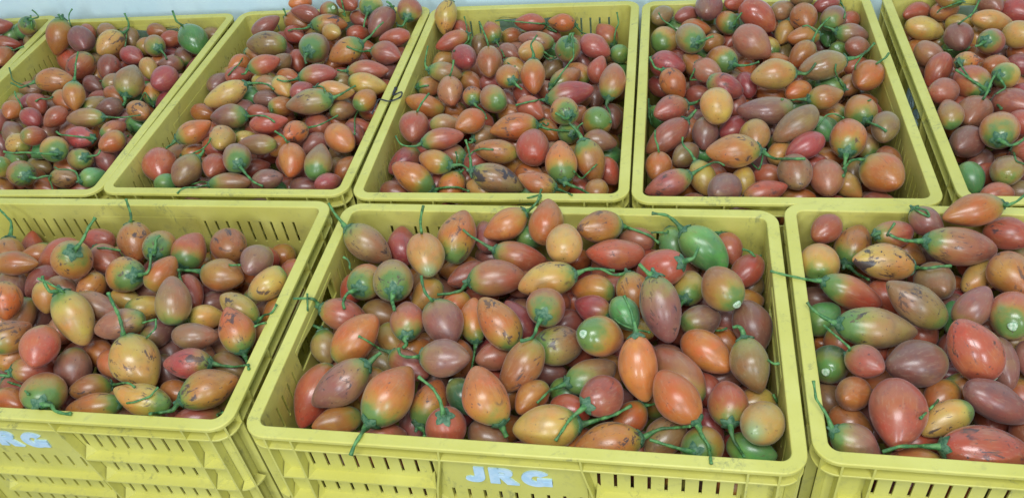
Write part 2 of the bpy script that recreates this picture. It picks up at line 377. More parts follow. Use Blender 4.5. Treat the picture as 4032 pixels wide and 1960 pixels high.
# ---------------------------------------------------------------- setting: floor and wall behind the crates
WA = -0.228429; wp = Vector((0.35002537072987766, 1.5055680753347684, 0.0))
fl = link('floor', new_mesh('floor', [(-6, -4, -HC-.004), (6, -4, -HC-.004), (6, 6, -HC-.004), (-6, 6, -HC-.004)], [(0, 1, 2, 3)], [FLOORM])); tag(fl, kind='structure')
wv = []
for z in (-HC-.004, 2.6):
    for x, y in ((-5, 0), (5, 0), (5, .12), (-5, .12)): wv.append((x, y, z))
wl = link('wall', new_mesh('wall', wv, [(3, 2, 1, 0), (4, 5, 6, 7), (0, 1, 5, 4), (1, 2, 6, 5), (2, 3, 7, 6), (3, 0, 4, 7)], [WALLM])); wl.location = wp; wl.rotation_euler = (0, 0, WA)
tag(wl, 'pale blue painted wall running behind the back row of crates', 'wall', kind='structure')

# ---------------------------------------------------------------- tree tomatoes
BASE = {'o': (.450, .152, .038), 's': (.365, .138, .070), 'r': (.380, .094, .048), 'q': (.340, .068, .058), 'p': (.250, .104, .075), 'y': (.510, .300, .075), 'g': (.105, .270, .085), 'm': (.290, .165, .068)}
def frame(A):
    z = -A; h = np.array((0, 0, 1.)) if abs(z[2]) < .9 else np.array((1., 0, 0)); x = np.cross(h, z); x /= np.linalg.norm(x); y = np.cross(z, x); return x, y, z
class Geo:
    def __init__(s): s.v, s.f, s.mi, s.at, s.n = [], [], [], [], 0
    def add(s, v, f, mi, attrs=None):
        s.v.append(v); s.f.append(np.asarray(f)+s.n); s.mi += [mi]*len(f); k = len(v)
        if attrs is None: attrs = (np.zeros((k, 3)), np.zeros((k, 3)), np.zeros((k, 3)), np.zeros((k, 3)))
        s.at.append(attrs); s.n += k
    def build(s, name, mats, origin=(0, 0, 0)):
        v = np.concatenate(s.v)-np.array(origin); f = np.concatenate(s.f)
        m = bpy.data.meshes.new(name); m.vertices.add(len(v)); m.vertices.foreach_set('co', v.ravel())
        m.loops.add(len(f)*4); m.polygons.add(len(f)); m.loops.foreach_set('vertex_index', f.ravel().astype(np.int32))
        m.polygons.foreach_set('loop_start', np.arange(0, len(f)*4, 4, dtype=np.int32)); m.polygons.foreach_set('loop_total', np.full(len(f), 4, dtype=np.int32))
        m.polygons.foreach_set('material_index', np.array(s.mi, dtype=np.int32)); m.polygons.foreach_set('use_smooth', np.ones(len(f), dtype=bool))
        for x in mats: m.materials.append(x)
        m.update(calc_edges=True)
        if any(SKIN == x for x in mats):
            for i, (nm, ty) in enumerate((('fcol', 'FLOAT_COLOR'), ('fpar', 'FLOAT_VECTOR'), ('fpos', 'FLOAT_VECTOR'), ('fpr2', 'FLOAT_VECTOR'))):
                d = np.concatenate([q[i] for q in s.at]).astype(np.float32); a = m.attributes.new(nm, ty, 'POINT')
                if ty == 'FLOAT_COLOR': a.data.foreach_set('color', np.c_[d, np.ones(len(d), dtype=np.float32)].ravel())
                else: a.data.foreach_set('vector', d.ravel())
        m.validate(); return m
def tubegrid(rings, closed=True):
    n = len(rings[0]); f = []
    for k in range(len(rings)-1):
        for i in range(n): f.append((k*n+i, k*n+(i+1) % n, (k+1)*n+(i+1) % n, (k+1)*n+i))
    return np.concatenate(rings), f
def prof(x, pt, rng_k):
    r = np.sqrt(np.clip(1-x*x, 0, 1))*(1-.10*x)*(1-pt*np.clip(x, 0, 1)**1.6*.42)*(1-rng_k*np.clip(-x, 0, 1)**2*.22)
    return r
def body(geo, P, A, a, b, col, green, mark, gloss, gtip, seed, ns, nr, jit=True):
    rg = np.random.default_rng(seed); X, Y, Z = frame(A)
    pt = rg.uniform(.30, 1.0); kk = rg.uniform(.15, 1.1); xs = np.linspace(-1, 1, 200); mx = prof(xs, pt, kk).max()
    bend = rg.normal(0, .055)*a; skew = rg.normal(0, .05, 2)*b; kv = rg.normal(0, 62, (3, 3)); kp = rg.uniform(0, 6.28, 3); e2 = rg.uniform(0, .05); p2 = rg.uniform(0, 6.28); e3 = rg.uniform(0, .018); p3 = rg.uniform(0, 6.28); phs = rg.uniform(0, 6.28)
    rings = []; at = []; th = np.linspace(0, 2*np.pi, ns, endpoint=False)
    for k in range(nr+1):
        u = -math.cos(math.pi*k/nr); u = max(-.9995, min(.9995, u)); r = float(prof(np.array(u), pt, kk))/mx*b
        rr = r*(1+e2*np.cos(2*th+p2)+e3*np.cos(3*th+p3+u)+.012*np.sin(5*th+phs)*(u < 0)*abs(u))
        rr = rr*(1+.016*sum(np.sin(kv[q, 0]*rr*np.cos(th)+kv[q, 1]*rr*np.sin(th)+kv[q, 2]*u*a+kp[q]) for q in range(3)))
        bx = bend*(1-u*u)+skew[0]*u**3; by = skew[1]*u**3; dim = .10*b*math.exp(-((u+1)/.05)) if u < -.8 else 0
        lx, ly, lz = rr*np.cos(th)+bx, rr*np.sin(th)+by, np.full(ns, u*a+dim)
        rings.append(P+np.outer(lx, X)+np.outer(ly, Y)+np.outer(lz, Z)); at.append((np.c_[lx, ly, lz], np.full(ns, (u+1)/2)))
    v, f = tubegrid(rings); n = len(v); off = rg.uniform(-5, 5, 3)
    fpos = np.concatenate([q[0] for q in at])+off; ax = np.concatenate([q[1] for q in at])
    c = np.array(BASE[col])*(1+rg.normal(0, .10))*(1+rg.normal(0, .05, 3))
    if col == 'g' and green > .8 and gloss > .5: c = c*np.array((.30, .38, .50))
    if rg.random() < .3 and col in 'osr': c = c*np.array((.85, .95, 1.15))
    geo.add(v, f, 0, (np.tile(np.clip(c, .01, .9), (n, 1)), np.tile((green, mark, gloss), (n, 1)), fpos, np.c_[ax, np.full(n, gtip), np.full(n, seed % 97/97)]))
def calyx(geo, P, A, a, b, seed, mi, stem_dir=None):
    rg = np.random.default_rng(seed+7); X, Y, Z = frame(A); ns = 20; th = np.linspace(0, 2*np.pi, ns, endpoint=False)+rg.uniform(0, 6)
    s = b/.023; lob = .5+.5*np.cos(5*(th-th[0])); rings = []
    for q, hh in ((1.0, 0), (.8, .0005), (.55, .0009), (.42, .0022), (.34, .0045), (.25, .0062)):
        R = s*(.0072+.0046*lob*(q > .7)+.0008*rg.random(ns)*(q > .7))*q if q > .5 else np.full(ns, s*.0062*q*1.05)
        zs = -a*np.sqrt(np.clip(1-(R/b)**2*.92, 0, 1))-.0006-hh*s+(.0006*lob*(q == 1.0))*(-.3)
        rings.append(P+np.outer(R*np.cos(th), X)+np.outer(R*np.sin(th), Y)+np.outer(zs, Z))
    v, f = tubegrid(rings); geo.add(v, f, mi)
    # underside skirt so that the cap has thickness
    v2, f2 = tubegrid([rings[0], rings[0]*1.0-A*.0016-(rings[0]-(P+A*a))*.12]); geo.add(v2, f2, mi)
def scar(geo, P, A, a, b, seed, mi):
    X, Y, Z = frame(A); ns = 16; th = np.linspace(0, 2*np.pi, ns, endpoint=False); rg = np.random.default_rng(seed); rings = []
    for R, h in ((.0047, -.0012), (.0042, .0009), (.0031, .0011), (.0014, .0004), (.0001, .0004)):
        R = R*b/.023*(1+.08*np.cos(3*th)+.05*rg.random(ns)); zs = -a*np.sqrt(np.clip(1-(R/b)**2, 0, 1))-h
        rings.append(P+np.outer(R*np.cos(th), X)+np.outer(R*np.sin(th), Y)+np.outer(zs, Z))
    v, f = tubegrid(rings); geo.add(v, f, mi)
def stalk(geo, pts, b, seed, mi, thin=1.0):
    rg = np.random.default_rng(seed+3); pts = np.asarray(pts, float); n = len(pts)
    # Catmull-Rom
    ext = np.vstack([2*pts[0]-pts[1], pts, 2*pts[-1]-pts[-2]]); out = []
    for i in range(1, n):
        p0, p1, p2, p3 = ext[i-1], ext[i], ext[i+1], ext[i+2]
        for t in np.linspace(0, 1, 5, endpoint=False): out.append(.5*((2*p1)+(-p0+p2)*t+(2*p0-5*p1+4*p2-p3)*t*t+(-p0+3*p1-3*p2+p3)*t**3))
    out.append(pts[-1]); q = np.array(out); m = len(q); d = np.gradient(q, axis=0); d /= np.linalg.norm(d, axis=1)[:, None]+1e-9
    seg = np.r_[0, np.cumsum(np.linalg.norm(np.diff(q, axis=0), axis=1))]; u = seg/seg[-1]; s = b/.023*thin
    rad = s*(.00165+.0030*np.exp(-seg/.0090)+.00045*np.exp(-((u-1)/.05)**2)+.00022*np.sin(seg*420+rg.uniform(0, 6)))
    ns = 8; th = np.linspace(0, 2*np.pi, ns, endpoint=False); h = np.array((0, 0, 1.)) if abs(d[0][2]) < .9 else np.array((1., 0, 0)); N = np.cross(d[0], h); N /= np.linalg.norm(N); rings = []
    rings.append(np.repeat(q[:1], ns, 0))
    for k in range(m):
        N = N-d[k]*(N@d[k]); N /= np.linalg.norm(N); B = np.cross(d[k], N); rings.append(q[k]+rad[k]*(np.outer(np.cos(th), N)+np.outer(np.sin(th), B)))
    rings.append(np.repeat(q[-1:]+d[-1]*.0004, ns, 0))
    v, f = tubegrid(rings); geo.add(v, f, mi)

FRUITS = """
-7480 9998 -345 -61 897 438 335 236 o1-1k|-7499 10289 -203 -7482 10360 -161 -7472 10427 -107 -7487 10502 -62 -7539 10556 -13 -7592 10608 36 -7650 10655 82|
-7016 9961 -351 871 422 -251 248 175 o2-1||
-6960 9355 19 -991 90 101 326 170 o1-0||slender orange tamarillo, front left crate, left side
-7150 9279 -338 -266 867 422 297 209 p1-1||
-6764 8492 104 -146 883 447 280 209 o1-0k||scarred orange tamarillo, front left crate, at the centre
-6617 9817 -291 734 676 63 330 232 r0-1||
-6195 10173 -383 922 -378 82 306 175 r0-1||slender red-orange tamarillo, front left crate, back side
-6011 9044 168 537 -369 758 367 264 o1s0k|-5820 8913 438 -5736 8907 508 -5676 8938 549 -5633 8985 587 -5595 9034 632 -5555 9082 676 -5508 9129 712 -5461 9175 749|end-on scarred orange tamarillo, stalk up-right, front left crate, at the centre
-5407 9681 -141 -297 905 304 332 254 o3-0k|-5503 9973 -43 -5401 9859 135 -5400 9919 186 -5421 9989 228 -5445 10058 272 -5468 10127 316|fat scarred orange tamarillo, green shoulder, stalk up, front left crate, back side
-4955 9435 -73 77 -937 341 358 224 o3s0k|-4928 9110 46 -4881 9108 134 -4853 9139 195 -4833 9182 246 -4782 9220 270|end-on scarred orange tamarillo, green shoulder, stalk up, front left crate, back side
-5766 9419 -186 -660 705 259 296 209 s1-1|-5956 9621 -112 -5936 9561 -67 -5759 9393 59 -5692 9398 46 -5631 9399 18 -5583 9422 -28 -5521 9423 -57|salmon tamarillo, stalk right, front left crate, back side
-5274 8881 -24 645 -684 341 355 248 o3s0k|-5051 8645 93 -4961 8618 125 -4831 8519 217 -4790 8552 242 -4765 8597 291 -4749 8641 345 -4738 8684 401|end-on scarred orange tamarillo, green shoulder, stalk up, front left crate, at the centre
-4528 9311 -152 -265 -948 -178 327 240 r3-0|-4612 9009 -208 -4567 8824 -93 -4477 8597 9 -4358 8351 134|red-orange tamarillo, green shoulder, stalk down, front left crate, back side
-4025 9387 -192 457 -889 -19 338 250 o0-0k||fat scarred orange tamarillo, front left crate, back right corner
-4204 9514 -555 -733 658 173 248 175 o1-2|-4380 9673 -514 -4228 9415 -373 -4081 9163 -235 -3940 8916 -99 -3803 8676 34 -3729 8655 37 -3626 8567 100|
-3609 9422 -571 897 -435 81 248 175 r0-2||
-3608 8935 -357 -704 687 -178 244 188 o2-0k||
-3447 8736 -22 361 915 -181 268 206 p2-0||purple-brown tamarillo, green shoulder, front left crate, right side
-3295 8351 -103 799 566 204 301 201 y1-0kG||scarred yellow tamarillo, green tip, front left crate, right side
-3959 8681 -141 -934 351 65 316 230 o1-0|-4246 8789 -122 -4322 8797 -97 -4399 8800 -77 -4484 8814 -73 -4465 8633 102|orange tamarillo, stalk left, front left crate, right side
-4710 8653 65 -662 -627 -411 279 188 o1-0||orange tamarillo, front left crate, at the centre
-4390 8503 -218 -389 847 361 291 182 r0-1||small red-orange tamarillo, front left crate, right side
-6730 9265 -296 520 816 251 272 192 r0-1||red-orange tamarillo, front left crate, at the centre
-6332 9040 -274 -838 536 101 250 175 s1-1||
-5898 8932 -240 608 772 183 248 175 o1-1k||small scarred orange tamarillo, front left crate, at the centre
-5974 9166 -496 475 836 273 248 175 p0-2k||
-5678 9469 -544 794 -591 -138 248 175 g1-2||
-5513 8247 -4 -875 321 361 352 176 s2-0|-5812 8357 120 -5700 8149 361 -5650 8031 522 -5706 8063 552 -5764 8092 581 -5822 8122 610 -5882 8148 637 -5943 8173 664|slender salmon tamarillo, green shoulder, stalk up-left, front left crate, at the centre
-6401 8716 -123 -212 882 421 248 175 y1-1k||small scarred yellow tamarillo, front left crate, at the centre
-5649 7911 162 -290 636 715 387 244 y2-0|-5758 8150 430 -5758 8052 517 -5809 8042 542 -5845 8089 585 -5873 8140 627 -5891 8198 670|yellow tamarillo, green shoulder, stalk up-left, front left crate, at the centre
-5402 8721 -379 -894 449 -16 248 175 y1-2||
-4987 8378 -231 -873 -406 270 269 175 y3-1k||small scarred yellow tamarillo, green shoulder, front left crate, at the centre
-4415 8036 103 -28 -803 -596 331 225 m2-0||olive tamarillo, green shoulder, front left crate, right side
-6760 8564 -282 280 888 364 294 207 m1-1||
-6727 8813 -555 128 906 403 248 175 p0-2||
-5063 7804 41 995 69 78 339 199 s1-0k||slender scarred salmon tamarillo, front left crate, at the centre
-5057 8308 -545 -872 -298 390 248 175 o1-2|-5267 8236 -451 -5077 8055 -260 -4891 7878 -74 -4723 7722 91 -4674 7757 71 -4624 7792 49|
-4695 7839 -239 -769 -639 -2 248 175 p2-1|-4881 7685 -240 -4718 7536 -35 -4583 7427 128 -4548 7478 135 -4513 7530 142 -4504 7583 170 -4507 7639 207|small purple-brown tamarillo, green shoulder, stalk up, front left crate, right side
-4753 7242 -98 -489 795 359 391 287 y2-0k|-4938 7543 38 -4880 7490 192 -4893 7548 239 -4916 7619 274 -4942 7688 310 -4977 7753 347 -5012 7817 385 -5045 7882 424 -5077 7948 463|fat scarred yellow tamarillo, green shoulder, stalk up-left, front left crate, front right corner
-3619 7980 -139 660 -499 -561 298 190 y2-0k|-3428 7836 -301 -3356 7839 -235 -3298 7878 -214 -3135 7674 -7 -3080 7700 30 -3046 7761 58|scarred yellow tamarillo, green shoulder, stalk up-right, front left crate, right side
-4124 8081 -307 -871 -283 401 248 175 y1-1||small yellow tamarillo, front left crate, right side
-4112 7578 -114 -987 106 119 306 184 m0-0||slender olive tamarillo, front left crate, right side
-3581 7536 -76 279 -783 -556 321 227 o3-0k|-3494 7293 -249 -3472 7236 -289 -3367 6995 -133 -3268 6760 22|scarred orange tamarillo, green shoulder, stalk down, front left crate, right side
-3255 8163 -434 592 784 187 248 175 o3-1||
-3333 7695 -447 538 814 219 248 175 o2-1k|-3204 7891 -395 -3184 7675 -172 -3167 7474 36 -3235 7473 29 -3303 7463 12|
-3400 8411 -606 877 300 -374 248 175 s0-2||
-4200 8582 -542 -836 -536 114 248 175 p0-2||
-7170 10185 -564 462 838 291 248 175 o3-2||
-6442 7810 92 -815 -574 81 267 202 o2-0k||scarred orange tamarillo, green shoulder, front left crate, front side
-5915 7458 169 -147 989 25 318 229 r2-0||red-orange tamarillo, green shoulder, front left crate, front side
-6527 7753 -249 -843 -520 141 248 175 o1-1k||
-5711 7454 -312 -87 907 412 306 215 p1-1||purple-brown tamarillo, front left crate, front side
-5192 7452 -310 -598 749 287 248 175 o0-1k||
-6964 8109 -502 -325 854 407 248 175 o1-2||
-6753 7664 -513 -798 581 160 248 175 p1-2||
-6168 7451 -204 -867 -271 419 265 175 r1-1|-6390 7381 -96 -6406 7334 -134 -6451 7325 -105 -6507 7328 -86 -6562 7334 -65|
-6437 7325 -397 -770 611 184 248 175 r2-1|-6623 7472 -353 -6404 7276 -194 -6339 7254 -215 -6123 7058 -53 -5930 6845 94 -5810 6712 156|
-5834 6952 -104 350 -876 331 359 250 o3s0|-5712 6647 11 -5628 6623 32 -5573 6615 16 -5498 6520 33 -5424 6478 32 -5348 6445 36 -5277 6432 38|end-on orange tamarillo, green shoulder, stalk down-right, front left crate, front side
-5880 7569 -620 -499 -831 -246 248 175 p1-2k||
-5363 7067 -275 876 345 -338 248 175 o3-1k|-5152 7151 -356 -4945 6969 -152 -4746 6790 45 -4650 6728 82 -4580 6669 76|small scarred orange tamarillo, green shoulder, stalk right, front left crate, front side
-6350 6989 -247 -895 447 20 248 175 o3-1||
-5221 6739 -240 1000 -20 -23 343 171 o3-0k|-4889 6732 -247 -4692 6556 -52 -4598 6522 -15 -4529 6530 -4 -4467 6549 -3 -4411 6575 -10 -4371 6626 1 -4331 6677 12|slender scarred orange tamarillo, green shoulder, stalk up-right, front left crate, front side
-4580 6682 -150 917 -265 -297 365 183 y3-0k||slender scarred yellow tamarillo, green shoulder, front left crate, front right corner
-4577 7384 -496 -494 808 322 248 175 p1-2||
-4117 7113 -123 993 -76 -85 301 194 q1-0k|-3826 7090 -148 -3764 7073 -162 -3706 7066 -186 -3653 7074 -217 -3599 7082 -248 -3544 7099 -272 -3396 6933 -93 -3275 6814 35|scarred crimson tamarillo, stalk right, front left crate, front right corner
-3730 7234 -412 -814 576 78 260 175 m1-1||small olive tamarillo, front left crate, right side
-3788 6686 -165 -950 -312 -3 358 239 o3-0k|-4118 6578 -166 -4163 6539 -193 -4204 6495 -215 -4268 6488 -218 -4326 6470 -201 -4387 6462 -188 -4322 6271 39|scarred orange tamarillo, green shoulder, stalk left, front left crate, front right corner
-4016 6588 -525 862 227 -453 285 175 r2-1|-3777 6651 -651 -3732 6480 -403 -3732 6494 -393 -3575 6339 -197|
-4331 6964 -457 -884 468 -16 248 175 o0-2||
-3569 7971 -627 -538 793 288 248 175 o1-2k||
-6350 7237 -724 -922 385 -51 248 175 p0-2||
-5743 7238 -693 -628 -764 -152 248 175 r0-2||
-4677 7804 -581 -539 785 306 248 175 p0-2||
-5553 7801 -462 -757 628 178 248 175 o0-2||
-1973 8960 -176 -719 462 519 389 243 m2-0k|-2244 9134 20 -2278 9179 66 -2314 9214 115 -2355 9263 153 -2391 9314 193 -2421 9367 235 -2451 9420 277|scarred olive tamarillo, green shoulder, stalk up-left, front middle crate, back left corner
-1517 9100 -405 58 -920 -389 310 218 q0-1||crimson tamarillo, front middle crate, back left corner
-1142 8334 27 -99 990 104 353 248 y0-0G|-1176 8673 63 -1147 8504 296 -1149 8558 341 -1145 8627 374 -1131 8695 406 -1111 8762 437 -1089 8829 467|fat yellow tamarillo, green tip, stalk up, front middle crate, back left corner
-696 8722 -62 -411 -823 -391 397 267 o3-0k||fat scarred orange tamarillo, green shoulder, front middle crate, back left corner
-337 8865 -249 56 -921 -386 248 175 p0-2||
86 8234 -110 -940 227 255 361 203 r2-0|-243 8314 -20 -297 8343 13 -351 8371 46 -405 8412 69 -460 8452 91 -516 8492 114 -565 8537 142 -611 8573 180|slender red-orange tamarillo, green shoulder, stalk up-left, front middle crate, back side
-636 8243 -345 875 460 -154 311 178 r0-1k||slender scarred red-orange tamarillo, front middle crate, back side, leftmost such
-241 7806 -77 -998 43 48 377 234 s1-0|-606 7822 -59 -663 7787 -97 -713 7677 -61 -785 7648 -47 -860 7640 -52 -936 7653 -59 -1013 7665 -66|salmon tamarillo, stalk left, front middle crate, at the centre
-1553 8007 -28 46 -943 329 393 268 m3s0k|-1536 7648 98 -1551 7571 98 -1563 7520 73 -1534 7372 138 -1513 7263 167|end-on scarred olive tamarillo, green shoulder, stalk down, front middle crate, left side
-1981 8263 -218 -160 -880 446 360 240 o3s0|-2037 7955 -62 -2095 7888 -16 -2157 7850 -5 -2203 7802 -35 -2204 7672 3 -2190 7590 -18|end-on orange tamarillo, green shoulder, stalk down-left, front middle crate, left side
-2250 8459 -516 398 867 300 259 182 r1-1|-2150 8677 -441 -2150 8484 -210 -2156 8322 -10 -2156 8383 21 -2179 8433 51 -2235 8474 74|
-2243 7686 -229 -904 284 319 335 204 r2-0k|-2536 7779 -125 -2568 7824 -86 -2584 7808 5 -2642 7810 34 -2709 7822 38 -2776 7830 39 -2843 7838 41|slender scarred red-orange tamarillo, green shoulder, stalk left, front middle crate, left side
-1832 7899 -520 -836 549 -1 289 203 m1-2||olive tamarillo, front middle crate, left side
-1206 7992 -369 602 775 192 278 196 y1-1||yellow tamarillo, front middle crate, left side
-1413 7290 -69 52 -996 73 302 219 r2s0|-1398 6998 -47 -1427 6948 -40 -1406 6899 -68 -1449 6844 -69|end-on red-orange tamarillo, green shoulder, stalk down, front middle crate, left side
-953 7122 -27 -259 959 117 334 248 p3-0|-1037 7433 11 -1052 7296 220 -1091 7339 251 -1121 7397 275 -1135 7462 302 -1144 7528 330 -1147 7594 358|fat purple-brown tamarillo, green shoulder, stalk up-left, front middle crate, at the centre
-812 7569 -244 695 709 118 248 175 o1-1||
-573 7240 -187 -63 -928 -368 306 175 o3-1|-592 6964 -296 -609 6903 -320 -612 6684 -166 -630 6634 -199 -649 6594 -243 -651 6384 -89|slender orange tamarillo, green shoulder, stalk down, front middle crate, at the centre
-278 6868 104 488 -663 -568 366 232 o2-0k||scarred orange tamarillo, green shoulder, front middle crate, at the centre
-53 7128 -168 362 -878 -313 306 175 q0-1||slender crimson tamarillo, front middle crate, at the centre
-311 8814 -606 -805 593 16 248 175 p0-2||
-2034 7098 -76 -719 -462 -519 382 245 o1-0||fat orange tamarillo, front middle crate, left side
-2514 7377 -437 -150 915 374 249 175 m3-1|-2550 7598 -346 -2608 7627 -318 -2665 7654 -287 -2699 7708 -259 -2714 7775 -227 -2649 7626 13 -2649 7693 44 -2649 7761 74 -2649 7829 105|small olive tamarillo, green shoulder, stalk up, front middle crate, left side
-2598 6691 -532 483 842 242 433 259 r1-1||slender red-orange tamarillo, front middle crate, front left corner
-2201 6490 -147 886 308 346 414 235 p1-0k|-1846 6614 -8 -1794 6640 22 -1742 6669 43 -1690 6707 49|slender scarred purple-brown tamarillo, stalk up-right, front middle crate, front left corner
-2297 6208 -483 886 319 -337 306 175 o3-1||slender orange tamarillo, green shoulder, front middle crate, front left corner
-1592 6136 -47 -596 -793 -129 416 281 o3-0|-1832 5816 -99 -1873 5763 -106 -1873 5597 32 -1906 5537 30 -1941 5485 18 -1971 5444 -18 -1999 5401 -55|fat orange tamarillo, green shoulder, stalk down-left, front middle crate, front left corner
-1719 5909 -473 -872 -206 443 252 175 s0-1||
-1916 6646 -438 493 837 240 248 175 o1-2||
-1676 7406 -503 -407 858 313 248 175 y1-2||
-1411 6738 -265 -711 690 136 294 175 r2-1|-1614 6935 -226 -1675 6957 -211 -1736 6977 -194 -1792 7017 -181 -1809 6925 -18 -1847 6913 56 -1894 6920 104 -1944 6938 140|slender red-orange tamarillo, green shoulder, stalk up-left, front middle crate, left side
-1371 7132 -439 -886 -268 379 248 175 o0-2||
-939 6529 14 -907 374 -193 326 227 p2-0|-1226 6648 -47 -1272 6550 70 -1338 6557 72 -1403 6581 68 -1456 6624 80 -1469 6690 105|purple-brown tamarillo, green shoulder, stalk up-left, front middle crate, at the centre
-1795 7048 -533 -711 689 143 248 175 m0-2||
-778 6123 -245 -498 828 258 258 182 g3-1cw||small green tamarillo, stalk broken off, front middle crate, front side
-476 5900 3 280 -793 -540 358 252 o2-0k|-379 5625 -185 -364 5588 -209 -350 5553 -235 -336 5525 -270|fat scarred orange tamarillo, green shoulder, stalk down, front middle crate, front side
-1193 6200 -363 -490 -838 -241 306 215 o3-1k|-1339 5952 -434 -1295 5906 -431 -1270 5873 -454 -1248 5705 -313|scarred orange tamarillo, green shoulder, stalk down, front middle crate, front side
-988 5725 -220 70 -266 961 315 226 r0s0|-967 5644 73 -969 5655 153 -975 5687 205 -983 5729 245 -1003 5767 284 -1027 5803 323 -1056 5836 360 -1097 5862 394 -1137 5888 428 -1178 5913 463|end-on red-orange tamarillo, stalk up-left, front middle crate, front side
-546 5701 -443 -819 574 -10 254 179 m0-1||small olive tamarillo, front middle crate, front side
-1444 6186 -676 28 934 356 248 175 p0-2||
-385 6703 -293 898 327 -294 248 175 s1-1||small salmon tamarillo, front middle crate, at the centre
-82 6280 0 687 483 543 357 210 o1-0k||slender scarred orange tamarillo, front middle crate, front side
404 6652 -173 -904 -299 305 332 234 m2-1k||scarred olive tamarillo, green shoulder, front middle crate, at the centre
886 6524 6 -646 -351 678 351 236 o3s0cw||end-on orange tamarillo, green shoulder, stalk broken off, front middle crate, at the centre
704 6193 -244 -900 -386 202 346 197 m3-1|403 6064 -176 337 6033 -166 272 6014 -170 206 5946 -114 150 5866 -73 98 5814 -70 45 5773 -80|slender olive tamarillo, green shoulder, stalk down-left, front middle crate, at the centre
769 5775 -94 -691 -642 333 314 231 r0-0|559 5580 7 503 5529 20 448 5495 11 395 5468 -6 346 5407 11 304 5358 2 262 5313 -14 221 5278 -42 180 5242 -69|red-orange tamarillo, stalk down-left, front middle crate, front side
1248 6010 -16 -10 665 747 387 220 o0-0|1244 6260 265 1242 6303 314 1238 6350 359 1234 6407 392 1230 6465 425 1216 6521 457 1199 6578 489 1182 6634 521|slender orange tamarillo, stalk up, front middle crate, right side
1692 6040 -280 402 -873 -277 404 239 s1-1||slender salmon tamarillo, front middle crate, right side
2066 6291 -240 -610 775 164 349 228 o0-1||orange tamarillo, front middle crate, right side
2480 5928 -122 -73 872 484 325 227 m1-0|2457 6203 30 2462 6249 58 2450 6290 85 2422 6329 88 2376 6346 64|olive tamarillo, stalk up-left, front middle crate, right side
2725 6694 -375 -38 928 370 348 245 p0-1||fat purple-brown tamarillo, front middle crate, right side
1550 5540 -2 419 -849 -322 343 232 o0-0|1689 5257 -110 1697 5206 -133 1694 5121 -106 1705 5056 -102 1724 5006 -117 1739 4960 -138 1737 4916 -172 1689 4743 -5 1672 4661 27|orange tamarillo, stalk down-right, front middle crate, front right corner
2106 5557 -262 -182 -981 63 301 226 r1-0|2052 5270 -243 2045 5196 -243 2043 5137 -265 2053 5088 -298 2076 5041 -325 2098 4993 -353 2060 4805 -159|red-orange tamarillo, stalk down-right, front middle crate, front right corner
2502 5697 -533 919 201 -338 248 175 y0-1|2724 5745 -615 2716 5672 -500 2692 5676 -440 2684 5711 -424|
2351 5145 -131 535 654 -535 347 227 y0t0G||end-on yellow tamarillo, green tip, front middle crate, front right corner
1745 5146 -385 -511 -622 594 310 224 o3s1|1592 4959 -207 1529 4952 -154 1472 4965 -132 1418 4986 -123 1365 5008 -113 1311 5030 -102 1258 5052 -91 1204 5075 -79 1151 5097 -67|end-on orange tamarillo, green shoulder, stalk left, front middle crate, front right corner
733 5246 -284 997 50 56 386 218 o2-0k|1106 5264 -263 1163 5280 -251 1220 5294 -235 1276 5303 -213 1334 5310 -207 1394 5306 -207 1455 5307 -216 1516 5309 -225 1554 5230 -116 1603 5195 -70|slender scarred orange tamarillo, green shoulder, stalk right, front middle crate, front side
115 5514 -185 998 -42 -47 377 248 y2-0|480 5499 -202 546 5506 -198 611 5511 -191 677 5527 -197 737 5492 -133 804 5507 -138 869 5526 -140 932 5552 -136 995 5578 -132 1059 5603 -127|fat yellow tamarillo, green shoulder, stalk right, front middle crate, front side
2 5942 -201 761 647 54 248 175 o1-1||small orange tamarillo, front middle crate, front side
411 6151 -514 -665 734 138 248 175 g2-2||
1046 5678 -457 760 645 76 248 175 o2-1|1229 5833 -439 1267 5758 -366 1319 5758 -367 1340 5630 -180|small orange tamarillo, green shoulder, stalk right, front middle crate, front right corner
1373 5359 -439 797 603 42 296 208 m0-1k||scarred olive tamarillo, front middle crate, front right corner
2260 5112 -520 -793 608 -30 277 178 g2-1||small green tamarillo, front middle crate, front right corner
2018 5985 -577 -295 903 311 248 175 r0-2||
2322 6235 -706 921 281 -268 248 175 p0-2||
2726 6409 -813 9 930 367 248 175 p1-2|2728 6634 -725 2704 6422 -529 2679 6217 -338 2654 6018 -151 2627 5825 32 2676 5802 2 2736 5802 -5|
1917 5570 -664 -413 871 266 248 175 q0-2||
214 6581 -528 -879 448 -161 248 175 p0-2||small purple-brown tamarillo, front middle crate, at the centre
402 5837 -364 -855 510 -101 248 175 r0-2||small red-orange tamarillo, front middle crate, front side
2413 6701 -632 -456 853 255 248 175 o2-2|2304 6907 -570 2304 6697 -356 2368 6689 -353 2437 6708 -348|
498 8620 81 -324 -881 -345 333 234 o0-1||orange tamarillo, front middle crate, back side
688 8109 113 -152 -987 -48 318 233 y0-0||yellow tamarillo, front middle crate, back side
1193 8466 -2 907 271 -323 344 226 o3-1k|1495 8556 -109 1562 8541 -136 1610 8429 -78 1669 8381 -76 1728 8337 -83 1789 8308 -104 1848 8282 -133 1898 8258 -182 1944 8211 -210|scarred orange tamarillo, green shoulder, stalk down-right, front middle crate, back side
1341 8082 -169 982 -124 -139 397 202 r0-0k||slender scarred red-orange tamarillo, front middle crate, back side, rightmost such
1691 8415 -278 847 -522 101 248 175 s0-2||small salmon tamarillo, front middle crate, back side
2131 8255 -295 70 920 385 248 175 g3-1|2148 8477 -203 2058 8265 -88 2000 8285 -96 1938 8324 -113 1873 8358 -136|
